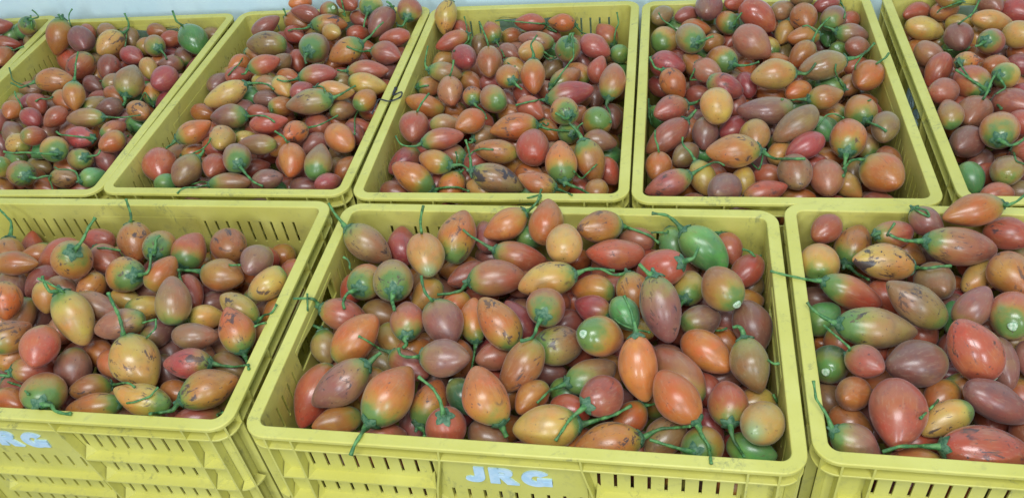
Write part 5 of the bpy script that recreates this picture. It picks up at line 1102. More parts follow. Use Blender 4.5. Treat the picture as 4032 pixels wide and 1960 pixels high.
FILL = """
-610 829 -35 25 91 -34 316 214
-850 828 -35 -77 -43 47 285 201
-783 830 -35 89 -41 18 316 206
-803 945 -35 1 91 41 297 219
-863 772 -35 -77 59 25 255 193
-804 780 -35 77 -63 -9 283 190
-744 741 -36 79 61 8 301 218
-830 882 -37 -39 -76 -53 288 206
-823 746 -41 82 15 55 309 211
-757 792 -42 97 -22 6 272 207
-510 891 -44 99 -10 -9 289 193
-567 848 -46 25 -85 46 346 227
-480 923 -46 -98 1 19 292 202
-791 878 -48 63 76 -16 335 219
-461 830 -49 41 -85 33 346 227
-728 874 -53 -89 29 -35 285 216
-480 987 -54 -42 80 -42 311 203
-623 877 -54 -65 20 73 269 198
-420 759 -54 38 -88 -28 291 193
-638 940 -56 -17 -98 14 290 206
-508 689 -56 25 90 34 332 227
-687 953 -56 89 32 -32 277 204
-460 879 -57 72 -69 5 258 197
-520 943 -58 -13 99 6 267 203
-845 794 -58 -42 84 -35 279 207
-642 838 -58 40 66 -64 300 222
-392 784 -59 80 -59 -13 292 207
-410 914 -60 97 15 -18 273 204
-442 662 -60 -35 76 -55 278 194
-541 1007 -60 -59 67 -44 292 205
-627 776 -60 12 -91 -39 304 217
-823 963 -62 -19 98 -5 255 190
-787 1024 -63 -88 41 23 293 193
-589 810 -63 -96 -16 -23 337 220
-591 992 -63 75 -22 62 296 217
-358 869 -63 -69 -69 23 262 200
-501 747 -63 72 -70 2 297 225
-557 899 -64 -96 20 -22 261 197
-707 751 -64 -46 88 -9 291 220
-756 917 -64 -7 -92 -38 275 192
-766 843 -64 16 -98 8 281 194
-730 964 -64 68 56 -48 260 199
-317 912 -64 12 -96 27 278 198
-789 980 -64 12 -97 -22 273 201
-651 1017 -65 54 -82 -18 298 222
-764 749 -65 -9 85 52 302 196
-839 900 -66 -82 17 55 276 199
-813 831 -67 -6 -96 -28 268 199
-804 758 -67 -32 89 -32 261 193
-390 693 -67 82 -28 50 301 199
-412 832 -67 -85 -50 20 282 191
-748 1056 -69 -13 -69 -71 297 200
-733 821 -69 26 91 -31 292 213
-350 740 -72 -32 -93 -20 263 191
-514 872 -73 84 21 -51 284 205
-534 713 -74 -80 -55 -22 268 200
-793 927 -75 -93 2 36 268 201
-694 910 -75 -74 -57 -35 280 214
-529 812 -75 88 3 -47 297 201
-649 891 -76 10 98 -15 284 194
-796 1066 -77 69 -71 14 249 192
-464 966 -77 89 39 25 278 197
-345 962 -77 83 -6 55 264 200
-463 713 -78 100 5 4 274 201
-613 965 -78 -86 51 2 280 194
-436 777 -78 12 99 0 277 192
-854 847 -78 74 66 -9 293 192
-690 836 -78 -47 80 -37 285 198
-409 885 -79 -98 11 17 300 196
-545 771 -79 79 57 23 263 193
-668 776 -81 79 -55 -29 290 194
-484 909 -82 -91 31 27 281 206
-387 733 -82 -81 -34 48 289 191
-856 763 -83 89 46 -2 299 197
-683 995 -83 -97 21 10 313 226
-370 665 -83 -57 60 -56 270 199
-548 960 -83 17 -93 32 274 198
-566 844 -83 88 46 -12 292 202
-357 828 -84 -76 64 10 304 204
-767 793 -85 -64 72 26 331 219
-414 658 -85 12 -99 7 286 213
-351 904 -85 49 -86 -17 266 194
-322 864 -85 16 90 41 287 191
-462 816 -85 -64 -76 -11 331 217
-412 970 -86 -52 72 47 313 203
-513 988 -86 -10 91 41 295 197
-656 819 -86 1 85 -53 267 196
-681 715 -86 -3 56 -83 259 198
-759 981 -86 9 -99 14 305 213
-476 666 -87 75 -66 0 300 202
-441 914 -88 12 95 30 287 193
-608 907 -88 3 -98 -18 325 221
-707 1044 -89 -58 -65 49 275 210
-473 857 -90 -24 -92 -31 274 209
-780 879 -91 -61 50 62 296 215
-417 748 -91 60 73 -33 266 193
-705 794 -91 58 81 -9 305 201
-597 761 -91 -99 -5 -12 286 191
-557 920 -91 90 -44 0 313 204
-726 941 -92 -83 -56 -3 280 215
-593 1020 -92 -82 53 20 291 191
-587 688 -93 75 21 -62 258 195
-733 746 -94 43 -90 8 255 190
-805 990 -95 -42 88 22 329 216
-832 939 -95 -18 -97 13 282 195
-830 806 -96 -31 82 -48 314 215
-404 802 -96 47 -82 32 300 223
-491 768 -96 78 -14 61 321 213
-638 942 -96 -95 -16 28 294 198
-465 995 -97 93 -33 -17 264 196
-299 946 -97 15 -74 -66 312 223
-428 855 -97 71 -3 -70 294 206
-620 809 -97 66 74 13 308 206
-781 1036 -98 -47 82 -32 266 194
-732 877 -99 22 -95 24 262 201
-391 916 -99 45 -83 -33 299 206
-646 711 -100 -14 97 -21 296 192
-618 855 -100 -95 -3 -31 305 220
-526 741 -101 96 -23 16 318 215
-781 832 -101 85 49 19 300 216
-357 781 -102 -62 -77 -13 337 223
-829 878 -103 -81 31 50 282 193
-371 862 -103 95 -9 -31 299 195
-826 744 -103 96 -18 19 292 212
-673 1034 -104 65 62 -43 299 194
-673 889 -104 39 -92 -9 289 192
-417 698 -106 98 -16 8 300 210
-566 807 -106 -77 38 -52 328 215
-792 775 -107 -18 97 -13 311 202
-741 1018 -107 76 -60 24 310 207
-519 839 -107 92 -32 20 262 192
-531 880 -108 -95 22 21 259 198
-523 686 -108 -65 -68 35 310 229
-463 939 -108 -65 -75 -13 327 217
-606 984 -108 -84 53 -13 328 213
-764 921 -109 58 -82 5 276 192
-758 744 -142 -14 -96 -25 268 203
-824 769 -155 46 89 -6 304 201
-538 988 -149 47 -86 18 293 192
-324 940 -147 56 64 -52 283 213
-855 783 -118 97 -21 -9 312 203
-610 1006 -168 66 -58 48 263 191
-430 691 -156 69 -72 11 299 225
-397 961 -151 -94 27 20 304 197
-665 740 -160 98 -3 17 302 209
-637 711 -141 -34 -66 -67 296 227
-669 1006 -132 41 91 12 286 193
-451 960 -161 4 -85 53 316 207
-500 704 -155 98 -5 -19 305 215
-697 752 -121 -18 -96 -20 267 202
-792 1060 -145 -6 94 35 307 209
-374 658 -145 -82 34 -46 322 221
-355 947 -168 31 95 11 298 213
-472 984 -136 -12 -97 22 315 210
-536 688 -167 -58 82 1 291 208
-735 1041 -163 -88 -20 43 282 195
-575 719 -165 -71 -54 -44 273 207
-607 733 -150 -35 94 1 276 193
-374 953 -113 -69 72 3 307 200
-547 1004 -114 88 13 45 309 207
-480 666 -143 -93 11 35 347 229
-577 704 -134 -56 -81 -18 289 196
-727 747 -160 28 -95 -9 301 212
-19 737 -36 -83 -25 50 253 194
132 644 -37 0 -92 39 313 208
10 798 -38 -90 34 -26 274 205
-85 689 -40 20 -98 0 299 214
50 803 -45 -72 63 -30 294 190
42 765 -45 93 -28 -23 266 204
-34 624 -46 97 18 16 305 203
127 777 -47 -96 -28 6 261 193
-52 749 -48 41 87 28 280 196
7 842 -49 57 65 50 270 200
178 725 -51 65 -74 16 277 190
179 817 -51 -69 -73 1 263 191
167 769 -52 76 62 -19 281 191
66 685 -52 -96 -26 4 279 208
-123 835 -53 20 68 71 272 204
-166 838 -54 -34 -86 39 293 217
-91 768 -54 -97 -24 1 302 201
-41 700 -54 81 -53 23 263 192
126 832 -56 65 67 36 317 228
-48 807 -56 75 -48 45 270 204
42 547 -56 47 72 -51 299 204
-90 619 -57 1 99 -12 281 202
171 651 -57 51 -86 -1 272 205
0 572 -58 -16 97 -20 305 210
-73 857 -58 96 -27 -5 320 227
96 649 -58 -57 -81 17 267 204
-114 669 -61 -3 -92 39 286 194
86 606 -64 -90 10 -42 329 213
-230 769 -64 -13 97 19 295 193
12 717 -64 -82 -42 38 318 211
-110 888 -64 82 31 -49 296 201
-188 912 -65 17 -96 24 282 190
224 805 -65 -57 -80 -18 299 219
-213 676 -65 21 -86 -46 281 199
75 783 -66 -90 -20 -37 288 209
140 609 -67 16 -86 -48 274 196
108 740 -67 -46 -67 59 315 211
-50 659 -67 99 14 -5 251 192
209 704 -68 94 9 32 283 198
0 773 -68 -18 -98 8 286 209
107 540 -69 -68 -73 -1 289 218
0 632 -71 -1 -100 -9 286 195
41 845 -72 -65 -69 34 274 206
-42 594 -72 -97 -23 2 309 205
-178 648 -72 -84 -54 10 288 203
-98 803 -73 88 13 46 280 194
-129 735 -74 68 73 -6 305 216
-188 753 -75 85 44 27 285 193
-22 553 -76 -49 84 -23 259 193
141 515 -77 37 -87 32 297 210
-86 689 -77 56 -82 -13 274 201
200 496 -77 73 -67 -10 295 219
202 760 -77 -52 56 -65 286 203
268 793 -77 3 91 41 306 200
161 796 -77 72 40 -56 257 190
-249 720 -78 73 66 17 275 196
-194 596 -78 56 -81 -18 299 201
121 681 -78 -73 55 -41 335 222
-112 591 -79 74 13 -65 281 204
155 724 -79 -92 37 -9 286 198
-173 816 -79 75 -61 24 288 191
67 732 -80 71 -69 10 263 190
226 574 -80 61 -75 23 291 192
48 639 -80 -50 -78 -37 287 203
-197 865 -81 -29 68 68 291 201
-23 846 -81 9 99 -14 271 190
-251 626 -81 -23 -97 -3 302 211
-55 770 -81 56 83 3 324 228
-42 730 -82 46 66 59 293 216
-170 693 -85 42 -87 -25 285 201
-30 691 -85 69 72 12 319 206
-115 631 -86 -83 55 -7 266 202
217 658 -86 46 89 -7 276 212
62 815 -87 -92 -35 -19 309 222
-147 883 -87 62 -78 9 275 197
65 526 -87 76 -64 -13 256 191
24 673 -87 96 24 17 265 192
158 562 -89 19 -84 51 297 212
-54 627 -89 -88 -33 33 268 206
23 566 -89 4 -88 47 269 192
-103 850 -89 45 -81 -39 301 200
164 636 -90 19 -95 25 310 204
118 796 -90 -8 94 -33 314 215
236 713 -91 -88 44 -20 265 194
87 574 -92 -88 -27 -39 295 202
-58 886 -92 77 62 -16 303 198
194 827 -92 86 -32 -39 272 204
-193 781 -92 -84 -42 35 252 192
277 686 -92 -18 -86 -47 323 219
-219 812 -93 78 15 -61 292 222
229 537 -93 -94 29 -16 333 217
-219 701 -93 -99 -11 -9 288 212
116 615 -95 74 -59 -33 255 192
-126 682 -95 15 98 -10 296 205
-60 825 -95 33 -94 4 289 200
24 757 -95 76 65 -1 297 201
170 690 -95 93 -24 29 289 195
105 850 -95 87 -36 32 299 202
-137 791 -95 64 -71 29 272 192
0 815 -95 81 39 -43 295 203
-154 844 -96 -60 77 -22 328 217
179 527 -98 -35 -90 -25 275 191
250 609 -100 38 50 -78 320 216
238 788 -100 -14 -99 -9 288 201
-208 898 -100 22 64 73 288 192
282 739 -101 -83 -52 21 276 191
-17 768 -101 -20 98 -5 309 203
-62 572 -101 69 -73 1 283 217
-172 739 -102 -34 -93 -17 298 195
21 866 -102 -54 -83 15 289 212
-234 753 -103 -12 97 19 320 217
-14 611 -103 -89 -46 1 301 204
72 693 -104 72 69 0 303 207
-156 605 -104 -28 68 -68 295 196
159 754 -104 -28 -84 -46 327 225
103 754 -104 -96 -16 21 270 201
195 607 -104 45 89 10 312 202
-201 661 -104 -61 -68 41 263 195
87 639 -106 45 89 -11 269 192
289 779 -106 73 -59 35 266 191
194 733 -106 -71 -62 35 279 193
-77 658 -107 70 61 38 275 196
-227 610 -107 -92 -32 -23 336 223
-88 747 -108 3 100 -2 290 206
14 703 -108 -97 10 -20 286 196
119 532 -108 -58 80 19 317 210
-99 891 -134 -4 95 -30 273 194
50 540 -163 77 -63 -9 321 217
0 859 -140 10 -99 3 277 195
122 549 -163 -82 45 35 268 191
-192 624 -143 -38 -77 -51 268 191
-172 887 -129 -95 31 -11 280 196
119 812 -170 79 -49 -37 303 212
232 798 -140 -59 -61 53 303 202
197 533 -139 -41 -90 10 333 217
-30 574 -166 4 -100 -3 298 205
-243 632 -145 27 -95 -13 321 222
-150 584 -138 -76 22 -61 306 210
286 774 -151 -89 35 29 276 205
195 818 -131 49 86 15 288 212
160 514 -154 -15 -98 -12 276 198
55 833 -143 68 72 -13 271 207
-26 877 -118 42 76 49 263 202
-80 872 -158 89 45 -3 299 201
153 820 -126 -31 -65 69 286 199
-143 885 -157 -35 94 -6 315 210
-195 891 -164 -61 70 -37 299 204
115 843 -137 -14 97 19 290 194
8 552 -145 -70 -35 -62 309 205
-91 600 -165 -19 98 -3 294 195
233 512 -156 38 92 14 304 218
211 818 -169 9 99 -12 282 202
-107 598 -129 -5 -100 -2 306 203
-28 566 -130 38 -87 31 322 209
852 601 -35 18 -92 34 319 213
785 412 -35 73 -68 6 298 214
744 637 -35 -100 -2 7 274 209
712 705 -35 82 -44 37 315 218
700 384 -35 94 8 -32 284 195
828 547 -35 -65 -11 75 298 192
861 646 -35 -41 90 -17 257 195
661 515 -35 55 -71 -44 343 228
731 544 -35 13 87 -48 309 213
611 599 -35 94 35 4 339 223
640 406 -35 46 53 71 314 224
811 640 -35 -80 60 -4 272 200
690 574 -35 86 48 16 290 203
800 472 -36 -62 71 -32 283 211
833 508 -36 79 -52 -33 273 193
691 668 -36 -54 -61 -58 304 211
753 588 -36 -96 28 3 272 202
568 519 -36 38 93 -2 316 211
694 474 -36 90 2 -43 286 193
759 676 -36 -86 -51 -9 283 190
583 460 -36 74 44 51 303 219
709 422 -37 72 21 -66 347 227
609 513 -37 50 83 25 307 201
703 612 -37 -98 -2 -19 263 191
525 453 -37 -96 19 20 266 201
740 475 -38 -5 100 5 330 221
589 420 -38 -92 20 -34 302 210
805 578 -39 38 91 -18 315 203
637 470 -40 -69 29 -67 306 203
801 366 -41 -58 77 -27 270 194
601 559 -41 -90 26 -36 278 201
830 429 -42 -27 -93 26 316 230
764 527 -42 86 40 32 309 201
654 700 -46 97 15 20 322 209
646 648 -47 -10 97 21 323 213
753 380 -48 19 -97 17 312 215
513 589 -50 86 1 -51 297 202
589 730 -50 -88 47 -4 311 211
818 673 -50 74 -65 17 268 196
410 627 -51 45 87 22 294 194
368 633 -51 3 59 81 286 201
700 539 -52 5 -84 54 282 203
549 633 -54 83 -46 -32 330 224
771 449 -54 -95 6 -32 265 193
653 578 -58 3 -96 29 291 200
471 644 -59 -6 -100 5 261 194
783 631 -60 38 87 -31 260 199
677 431 -60 8 -98 -20 325 224
459 480 -62 -97 -13 21 282 211
879 598 -63 8 99 -9 347 227
517 730 -64 -6 -86 50 286 199
643 733 -64 -42 53 74 279 213
328 487 -64 63 31 -71 331 223
481 575 -64 89 -21 -41 300 201
583 488 -64 -97 14 19 313 206
778 501 -65 99 4 -10 258 197
607 439 -65 -49 87 -6 305 200
403 785 -65 -61 74 29 301 216
734 614 -65 -96 -21 19 295 193
785 556 -66 -5 99 16 256 195
742 692 -66 -54 -77 35 299 205
892 664 -67 -90 -29 31 299 224
619 532 -68 -91 37 19 273 192
690 627 -68 -80 -46 -38 291 200
653 487 -68 64 -64 -42 259 196
409 692 -68 52 84 17 292 198
503 619 -68 76 64 -15 295 210
553 559 -68 73 -64 26 324 215
402 582 -68 97 7 22 290 199
720 493 -68 1 100 -5 297 199
848 478 -69 81 -58 -10 251 190
837 600 -70 -59 78 19 269 194
800 414 -70 -77 -64 -3 282 203
861 543 -71 -35 83 -44 277 191
597 592 -71 -77 62 -17 284 201
743 562 -72 -7 -100 -4 274 192
394 464 -72 94 34 -2 288 190
818 537 -73 2 96 -29 325 227
500 527 -73 50 83 -26 335 226
617 636 -73 -82 56 14 294 213
687 708 -74 2 -97 24 316 213
704 453 -75 45 -69 -57 289 192
437 737 -75 -98 -14 15 267 202
759 655 -75 81 42 -42 329 219
444 662 -75 78 44 -46 288 219
811 379 -76 -94 12 -33 273 196
841 657 -76 -47 78 -42 286 206
728 401 -76 -69 -70 -17 317 207
558 426 -77 -8 -81 -57 254 193
673 529 -77 96 24 -15 272 193
620 680 -77 -78 60 -18 301 205
803 468 -78 -52 -84 12 286 191
354 590 -78 41 -90 -16 289 196
691 579 -80 -76 61 22 307 201
372 654 -81 78 -7 -62 294 199
493 674 -81 15 99 -2 311 204
526 453 -83 -61 -70 38 283 191
643 414 -83 26 95 19 294 211
561 719 -83 -49 86 -13 319 226
797 601 -84 83 -51 24 259 196
540 503 -85 73 68 4 294 193
708 651 -87 -64 -68 -37 255 190
761 474 -87 -86 24 -45 264 195
449 505 -88 -87 -24 43 317 227
447 569 -89 -95 -9 29 266 196
428 456 -89 43 -64 64 287 197
537 660 -89 -73 -64 23 265 193
442 615 -89 -92 -35 -18 314 219
397 542 -89 -96 -22 -14 309 201
394 732 -90 5 96 28 264 200
540 601 -91 -96 -28 -6 285 192
834 445 -91 94 15 31 255 194
621 487 -91 9 -99 -14 269 195
610 743 -92 -88 48 -2 265 201
642 579 -92 80 55 -23 315 220
692 487 -93 -27 -95 -16 273 208
487 455 -93 39 -91 10 320 210
745 441 -93 36 -63 -69 293 200
471 771 -94 82 -57 -2 269 205
837 506 -95 92 4 39 269 200
653 648 -97 8 -96 -26 298 218
511 724 -98 -97 23 8 299 200
733 581 -98 -18 97 18 285 191
788 693 -98 99 -1 -16 309 228
759 374 -99 91 -32 -27 303 219
890 628 -99 -16 -96 22 260 191
752 518 -99 -38 -73 57 276 198
849 621 -99 76 64 -10 286 193
573 554 -99 53 -82 19 290 199
696 419 -100 -36 -75 56 255 194
372 486 -100 18 -98 -2 344 224
454 705 -100 72 -61 34 307 216
736 678 -100 -18 96 21 297 200
747 625 -100 74 17 65 281 192
592 454 -100 42 -76 49 261 191
575 638 -101 93 -36 -10 280 205
649 704 -102 94 25 -25 306 202
498 561 -102 65 75 11 273 195
864 577 -102 95 -17 -27 304 198
326 510 -102 -19 -98 -8 290 200
406 780 -102 -56 75 34 273 197
409 679 -103 7 -100 0 252 191
784 549 -103 80 -60 -7 350 228
800 635 -104 99 10 10 283 213
793 403 -104 52 -78 -34 298 203
500 617 -106 -46 -83 31 279 193
602 664 -106 96 -23 -18 297 208
618 614 -106 -50 -83 23 297 223
386 606 -106 36 92 16 292 199
681 551 -106 76 -64 2 292 205
647 502 -106 71 -64 29 297 193
841 545 -107 71 -70 6 283 206
607 552 -108 1 -100 -6 278 192
843 679 -109 97 18 15 252 194
785 468 -109 31 91 -26 254 192
415 514 -110 50 86 -14 277 201
648 452 -110 -24 -97 0 277 210
508 457 -137 13 -64 -76 313 215
630 723 -166 -94 33 10 295 196
738 387 -142 -16 99 6 344 228
801 655 -155 88 -44 18 280 203
727 708 -163 48 85 -21 267 192
620 433 -155 -98 -3 -18 295 212
450 470 -131 -100 -8 1 278 201
883 656 -155 -19 93 -31 296 211
541 736 -140 74 6 -67 330 217
794 378 -165 31 94 14 333 218
557 423 -128 -93 34 17 281 198
345 503 -160 -29 95 9 308 208
481 769 -150 80 59 -15 254 194
399 767 -144 -85 49 18 298 223
679 418 -152 82 53 22 335 224
672 717 -143 99 -14 -3 273 191
603 715 -123 93 -20 32 292 204
490 737 -144 -77 -53 35 301 204
705 382 -170 53 -49 -70 276 192
779 689 -148 -93 -10 -35 292 191
394 497 -160 -93 7 35 307 203
708 694 -131 -28 -91 -30 255 190
452 458 -168 -55 81 -20 263 202
845 651 -154 19 -77 -62 291 204
549 444 -163 7 -100 -1 324 223
-1062 1457 -35 32 -74 -59 322 225
-1125 1468 -35 47 88 5 345 229
-1177 1286 -35 -78 20 -59 285 204
-1275 1315 -35 30 85 -43 264 197
-1329 1327 -35 90 -33 -30 291 208
-1290 1426 -35 -88 -31 37 289 196
-1177 1428 -35 -53 -84 12 274 197
-1154 1611 -35 -72 -61 33 276 200
-1099 1258 -35 -30 89 -35 338 229
-1184 1568 -35 -66 54 -52 271 207
-1059 1587 -35 55 -72 -41 280 196
-1204 1717 -35 -38 -70 61 298 210
-1092 1531 -35 93 36 0 278 212
-1223 1462 -35 -53 76 38 309 224
-1129 1675 -35 -90 43 -8 285 216
-1073 1386 -35 61 -66 -44 278 205
-1254 1628 -35 -26 -95 19 297 192
-1167 1347 -35 -36 92 18 270 190
-1224 1348 -35 70 66 28 302 219
-1165 1514 -35 -98 13 14 264 192
-1253 1268 -35 -66 74 15 295 204
-1039 1241 -35 -98 12 13 351 229
-1087 1319 -36 -38 -79 48 321 214
-1005 1389 -36 -10 -52 -85 268 200
-1139 1725 -36 86 -45 24 331 215
-1035 1302 -36 63 -69 37 341 227
-1107 1625 -36 60 76 25 314 212
-1240 1530 -36 87 -31 39 292 224
-1035 1508 -36 -17 -94 -29 278 202
-1285 1499 -36 -100 3 6 303 198
-1242 1783 -36 95 -28 -17 279 205
-1253 1391 -36 15 99 2 298 215
-1237 1573 -36 -99 6 -13 295 220
-1125 1375 -36 89 2 -45 290 193
-1288 1593 -37 -17 -91 -39 290 192
-1182 1657 -37 100 2 -5 281 200
-1236 1741 -37 83 47 -30 282 203
-1303 1387 -37 87 -4 -49 290 223
-1118 1576 -37 -93 30 -20 311 218
-1178 1778 -37 -86 51 -5 268 198
-1267 1463 -38 -86 35 37 287 205
-1280 1687 -38 -11 -95 -28 337 227
-1235 1677 -38 -93 -35 2 277 196
-1010 1427 -40 78 62 0 277 200
-1333 1279 -41 35 -84 -42 279 190
-1120 1421 -42 -76 -64 6 274 210
-1141 1297 -42 38 -93 3 269 196
-1015 1349 -42 81 -20 -56 319 207
-1215 1615 -46 -42 -71 -56 291 210
-1173 1475 -48 85 51 17 277 211
-1291 1546 -48 -58 -58 57 271 198
-999 1516 -49 94 -33 8 271 202
-995 1571 -49 -67 70 25 346 224
-980 1684 -50 -45 -76 -47 273 200
-1059 1664 -50 -9 95 -29 272 193
-1053 1748 -50 51 73 -46 308 207
-1167 1393 -50 -95 -6 30 290 194
-1010 1629 -50 83 -50 -25 306 207
-1225 1298 -53 -57 77 -30 278 198
-1100 1752 -53 -95 -27 -16 283 213
-1120 1339 -54 -85 -50 16 288 193
-1000 1477 -54 -94 29 -20 264 197
-970 1737 -54 23 91 35 258 197
-1205 1533 -55 36 -86 37 268 196
-1163 1256 -56 -71 -69 12 273 190
-1068 1512 -56 33 75 -57 258 195
-963 1623 -57 10 -91 39 277 205
-1127 1521 -57 71 -68 -18 297 200
-1313 1445 -57 -28 -93 -23 265 191
-1283 1273 -58 -73 54 42 301 204
-1037 1389 -58 49 -56 -67 275 195
-1095 1707 -59 88 44 17 263 199
-1181 1617 -59 -30 -93 21 278 201
-1026 1700 -60 28 94 19 280 204
-1234 1500 -60 -94 -35 3 295 194
-1222 1392 -61 -57 -71 -42 301 196
-1066 1271 -61 53 -85 4 285 192
-1302 1342 -62 -51 68 53 319 212
-1180 1319 -62 49 -85 18 271 191
-1244 1712 -63 -58 53 -61 286 209
-1088 1586 -63 -64 76 -13 287 213
-1260 1653 -64 -94 -24 -23 280 193
-1261 1353 -64 94 -35 3 282 202
-1045 1604 -65 94 -33 2 294 215
-1086 1406 -65 13 99 -11 291 200
-1309 1514 -65 -1 -98 22 264 191
-1193 1678 -66 -11 98 -15 285 194
-1272 1748 -66 -23 -85 47 281 206
-1085 1479 -66 91 -37 19 296 200
-1014 1307 -66 69 59 42 320 208
-1152 1436 -66 -10 73 -68 297 192
-1169 1550 -67 87 32 36 254 194
-1200 1768 -67 -35 91 -20 303 215
-1266 1419 -68 -99 15 4 285 192
-1187 1430 -68 13 -94 -31 276 199
-1145 1656 -68 -69 -70 -15 277 194
-1268 1607 -68 -54 -82 -19 290 206
-1089 1645 -70 -87 31 39 267 194
-1167 1734 -71 17 92 -35 333 215
-1006 1404 -71 93 -37 -9 275 194
-1119 1458 -71 20 -97 11 258 190
-1068 1345 -71 11 99 -2 278 193
-1108 1304 -72 -43 -75 50 260 197
-1235 1455 -72 63 -75 20 269 195
-1025 1446 -72 88 -47 -7 261 192
-1144 1374 -73 -45 -85 26 279 193
-1023 1541 -73 83 56 -3 266 194
-1144 1599 -74 -19 95 25 330 218
-1333 1300 -75 -63 55 -55 314 205
-1173 1509 -75 100 8 4 288 220
-1241 1280 -75 52 -79 32 271 199
-1279 1466 -76 10 94 -31 306 217
-1245 1544 -76 -25 -96 13 261 194
-1148 1297 -77 -66 69 -30 276 194
-1322 1388 -77 40 90 19 306 206
-1058 1706 -77 12 -99 -7 306 203
-1126 1255 -79 95 -19 23 286 213
-980 1591 -79 -86 24 44 256 195
-1203 1267 -79 -22 95 -23 282 200
-1027 1236 -79 -76 58 -30 279 205
-1020 1753 -80 -82 -39 -40 280 191
-961 1694 -80 -17 -90 -39 301 197
-1217 1335 -80 49 83 -26 259 192
-1142 1703 -80 35 92 20 273 200
-1216 1583 -82 44 -90 0 280 193
-1190 1468 -83 -90 40 -17 292 192
-1130 1760 -83 43 -90 -3 312 204
-1046 1633 -83 87 44 22 253 190
-1124 1547 -84 88 -46 -11 265 191
-1106 1366 -84 89 46 -1 261 201
-1219 1669 -85 69 -73 -4 300 203
-1001 1507 -86 34 94 1 287 205
-1062 1556 -86 -29 -84 -46 287 215
-1227 1745 -87 -94 27 -21 312 218
-997 1632 -87 -78 -53 32 261 195
-1098 1691 -88 10 -77 63 252 191
-1082 1444 -88 -92 -17 -35 303 199
-1002 1693 -88 -76 64 -13 274 192
-1067 1298 -89 -61 -56 -56 305 217
-1084 1759 -89 76 -63 16 300 208
-974 1742 -89 -86 37 -35 281 192
-1208 1377 -89 -91 12 -39 297 201
-1287 1541 -89 84 -49 -23 290 218
-1139 1332 -89 96 2 28 272 204
-1032 1345 -90 51 86 5 307 217
-1281 1390 -90 -88 -46 -7 264 193
-1070 1245 -90 2 -99 11 276 198
-1050 1481 -92 94 34 10 305 202
-1016 1584 -92 -55 -70 46 304 206
-1055 1403 -93 67 -69 26 259 199
-1213 1534 -93 -86 13 -49 295 192
-1286 1303 -94 51 -80 32 295 203
-1273 1693 -94 -39 92 4 308 216
-982 1558 -94 -89 -46 3 248 191
-1228 1627 -95 -100 3 7 286 215
-1172 1631 -95 -52 -85 7 289 202
-1122 1410 -96 -99 10 -7 334 226
-1245 1324 -97 -42 89 -16 273 190
-1093 1504 -97 96 4 -28 288 204
-1098 1603 -98 -36 -93 -2 280 199
-1318 1351 -98 -80 -60 9 312 201
-1127 1651 -99 54 -65 54 309 202
-1312 1427 -99 43 -87 -23 279 199
-1182 1296 -99 43 -90 2 292 192
-1295 1585 -99 -34 -90 -26 282 196
-1222 1425 -99 81 54 -20 301 224
-1143 1489 -99 60 -73 32 282 194
-1320 1277 -100 -22 -92 32 256 192
-1232 1494 -100 -100 -4 -1 287 205
-1195 1699 -100 13 99 8 311 213
-1176 1568 -101 -60 -80 -2 301 214
-961 1622 -101 43 38 81 257 190
-1158 1387 -101 -71 24 67 274 190
-1172 1428 -102 -47 -88 9 276 202
-1249 1573 -102 -46 80 39 257 190
-1005 1322 -103 15 97 -21 296 197
-1027 1279 -105 -85 27 -45 302 220
-1033 1665 -105 -99 -11 6 312 213
-1200 1768 -106 3 98 22 293 214
-1012 1435 -106 60 54 -59 285 195
-1279 1635 -107 -30 84 -46 279 200
-1135 1727 -107 62 -76 -19 281 191
-1073 1335 -108 -18 98 1 256 196
-1188 1255 -109 -97 13 -18 273 209
-1047 1609 -109 -11 86 -50 303 208
-1306 1490 -110 -42 90 -12 266 196
-1267 1272 -164 76 -43 -49 311 221
-1019 1719 -122 -93 -23 -30 307 203
-1044 1736 -167 78 -62 -7 317 205
-1233 1294 -134 -62 57 -54 302 197
-1190 1289 -154 -13 63 77 289 206
-967 1723 -161 92 1 -38 293 213
-1151 1285 -161 -31 92 25 310 226
-1117 1249 -130 80 36 49 292 211
-1139 1762 -163 35 93 2 307 227
-1264 1757 -164 -37 93 2 340 223
-1298 1303 -140 81 59 -3 330 216
-1087 1748 -154 32 -95 6 277 209
-1031 1248 -139 57 -77 28 294 201
-1083 1277 -169 68 70 -24 265 200
-1068 1728 -114 91 40 -9 284 207
-1334 1306 -163 -71 -70 7 269 201
-1248 1782 -115 -72 -67 -15 258 193
-1186 1746 -146 85 34 -40 262 201
-1214 1782 -162 -72 -66 -21 274 200
-1024 1753 -126 -84 12 -53 295 193
-1147 1275 -119 8 -98 19 301 210
-723 1329 -36 -12 85 52 305 197
-933 1239 -36 34 -94 -11 286 201
-901 1193 -36 17 94 -28 322 225
-960 1206 -37 -15 98 -9 313 222
-940 1294 -38 -91 22 36 318 213
-760 1363 -43 -50 -86 9 321 211
-756 1426 -47 55 76 34 335 217
-737 1281 -49 71 -66 24 298 223
-661 1304 -49 -83 55 1 312 202
-709 1415 -52 55 -83 7 276 193
-796 1232 -54 77 -50 39 265 195
-631 1445 -55 -51 85 9 286 193
-579 1462 -56 52 78 -34 263 193
-812 1387 -57 -70 -66 -27 326 211
-891 1442 -57 -3 -83 -55 301 207
-753 1486 -58 -97 -10 -21 281 194
-778 1685 -58 56 -82 -8 270 204
-598 1502 -59 32 88 -33 323 221
-708 1648 -60 41 -81 -42 303 203
-707 1347 -60 -93 18 -30 283 209
-625 1272 -61 45 89 1 348 227
-792 1169 -61 -39 88 -26 292 191
-899 1254 -61 37 -87 -33 283 200
-869 1370 -63 -66 74 10 279 212
-712 1521 -63 -65 63 43 271 203
-842 1253 -63 -58 81 8 316 206
-641 1210 -64 -48 83 -28 259 192
-807 1520 -64 17 -88 44 298 215
-705 1466 -65 49 -77 40 310 227
-645 1542 -65 -67 69 -26 258 193
-592 1627 -65 100 5 4 305 222
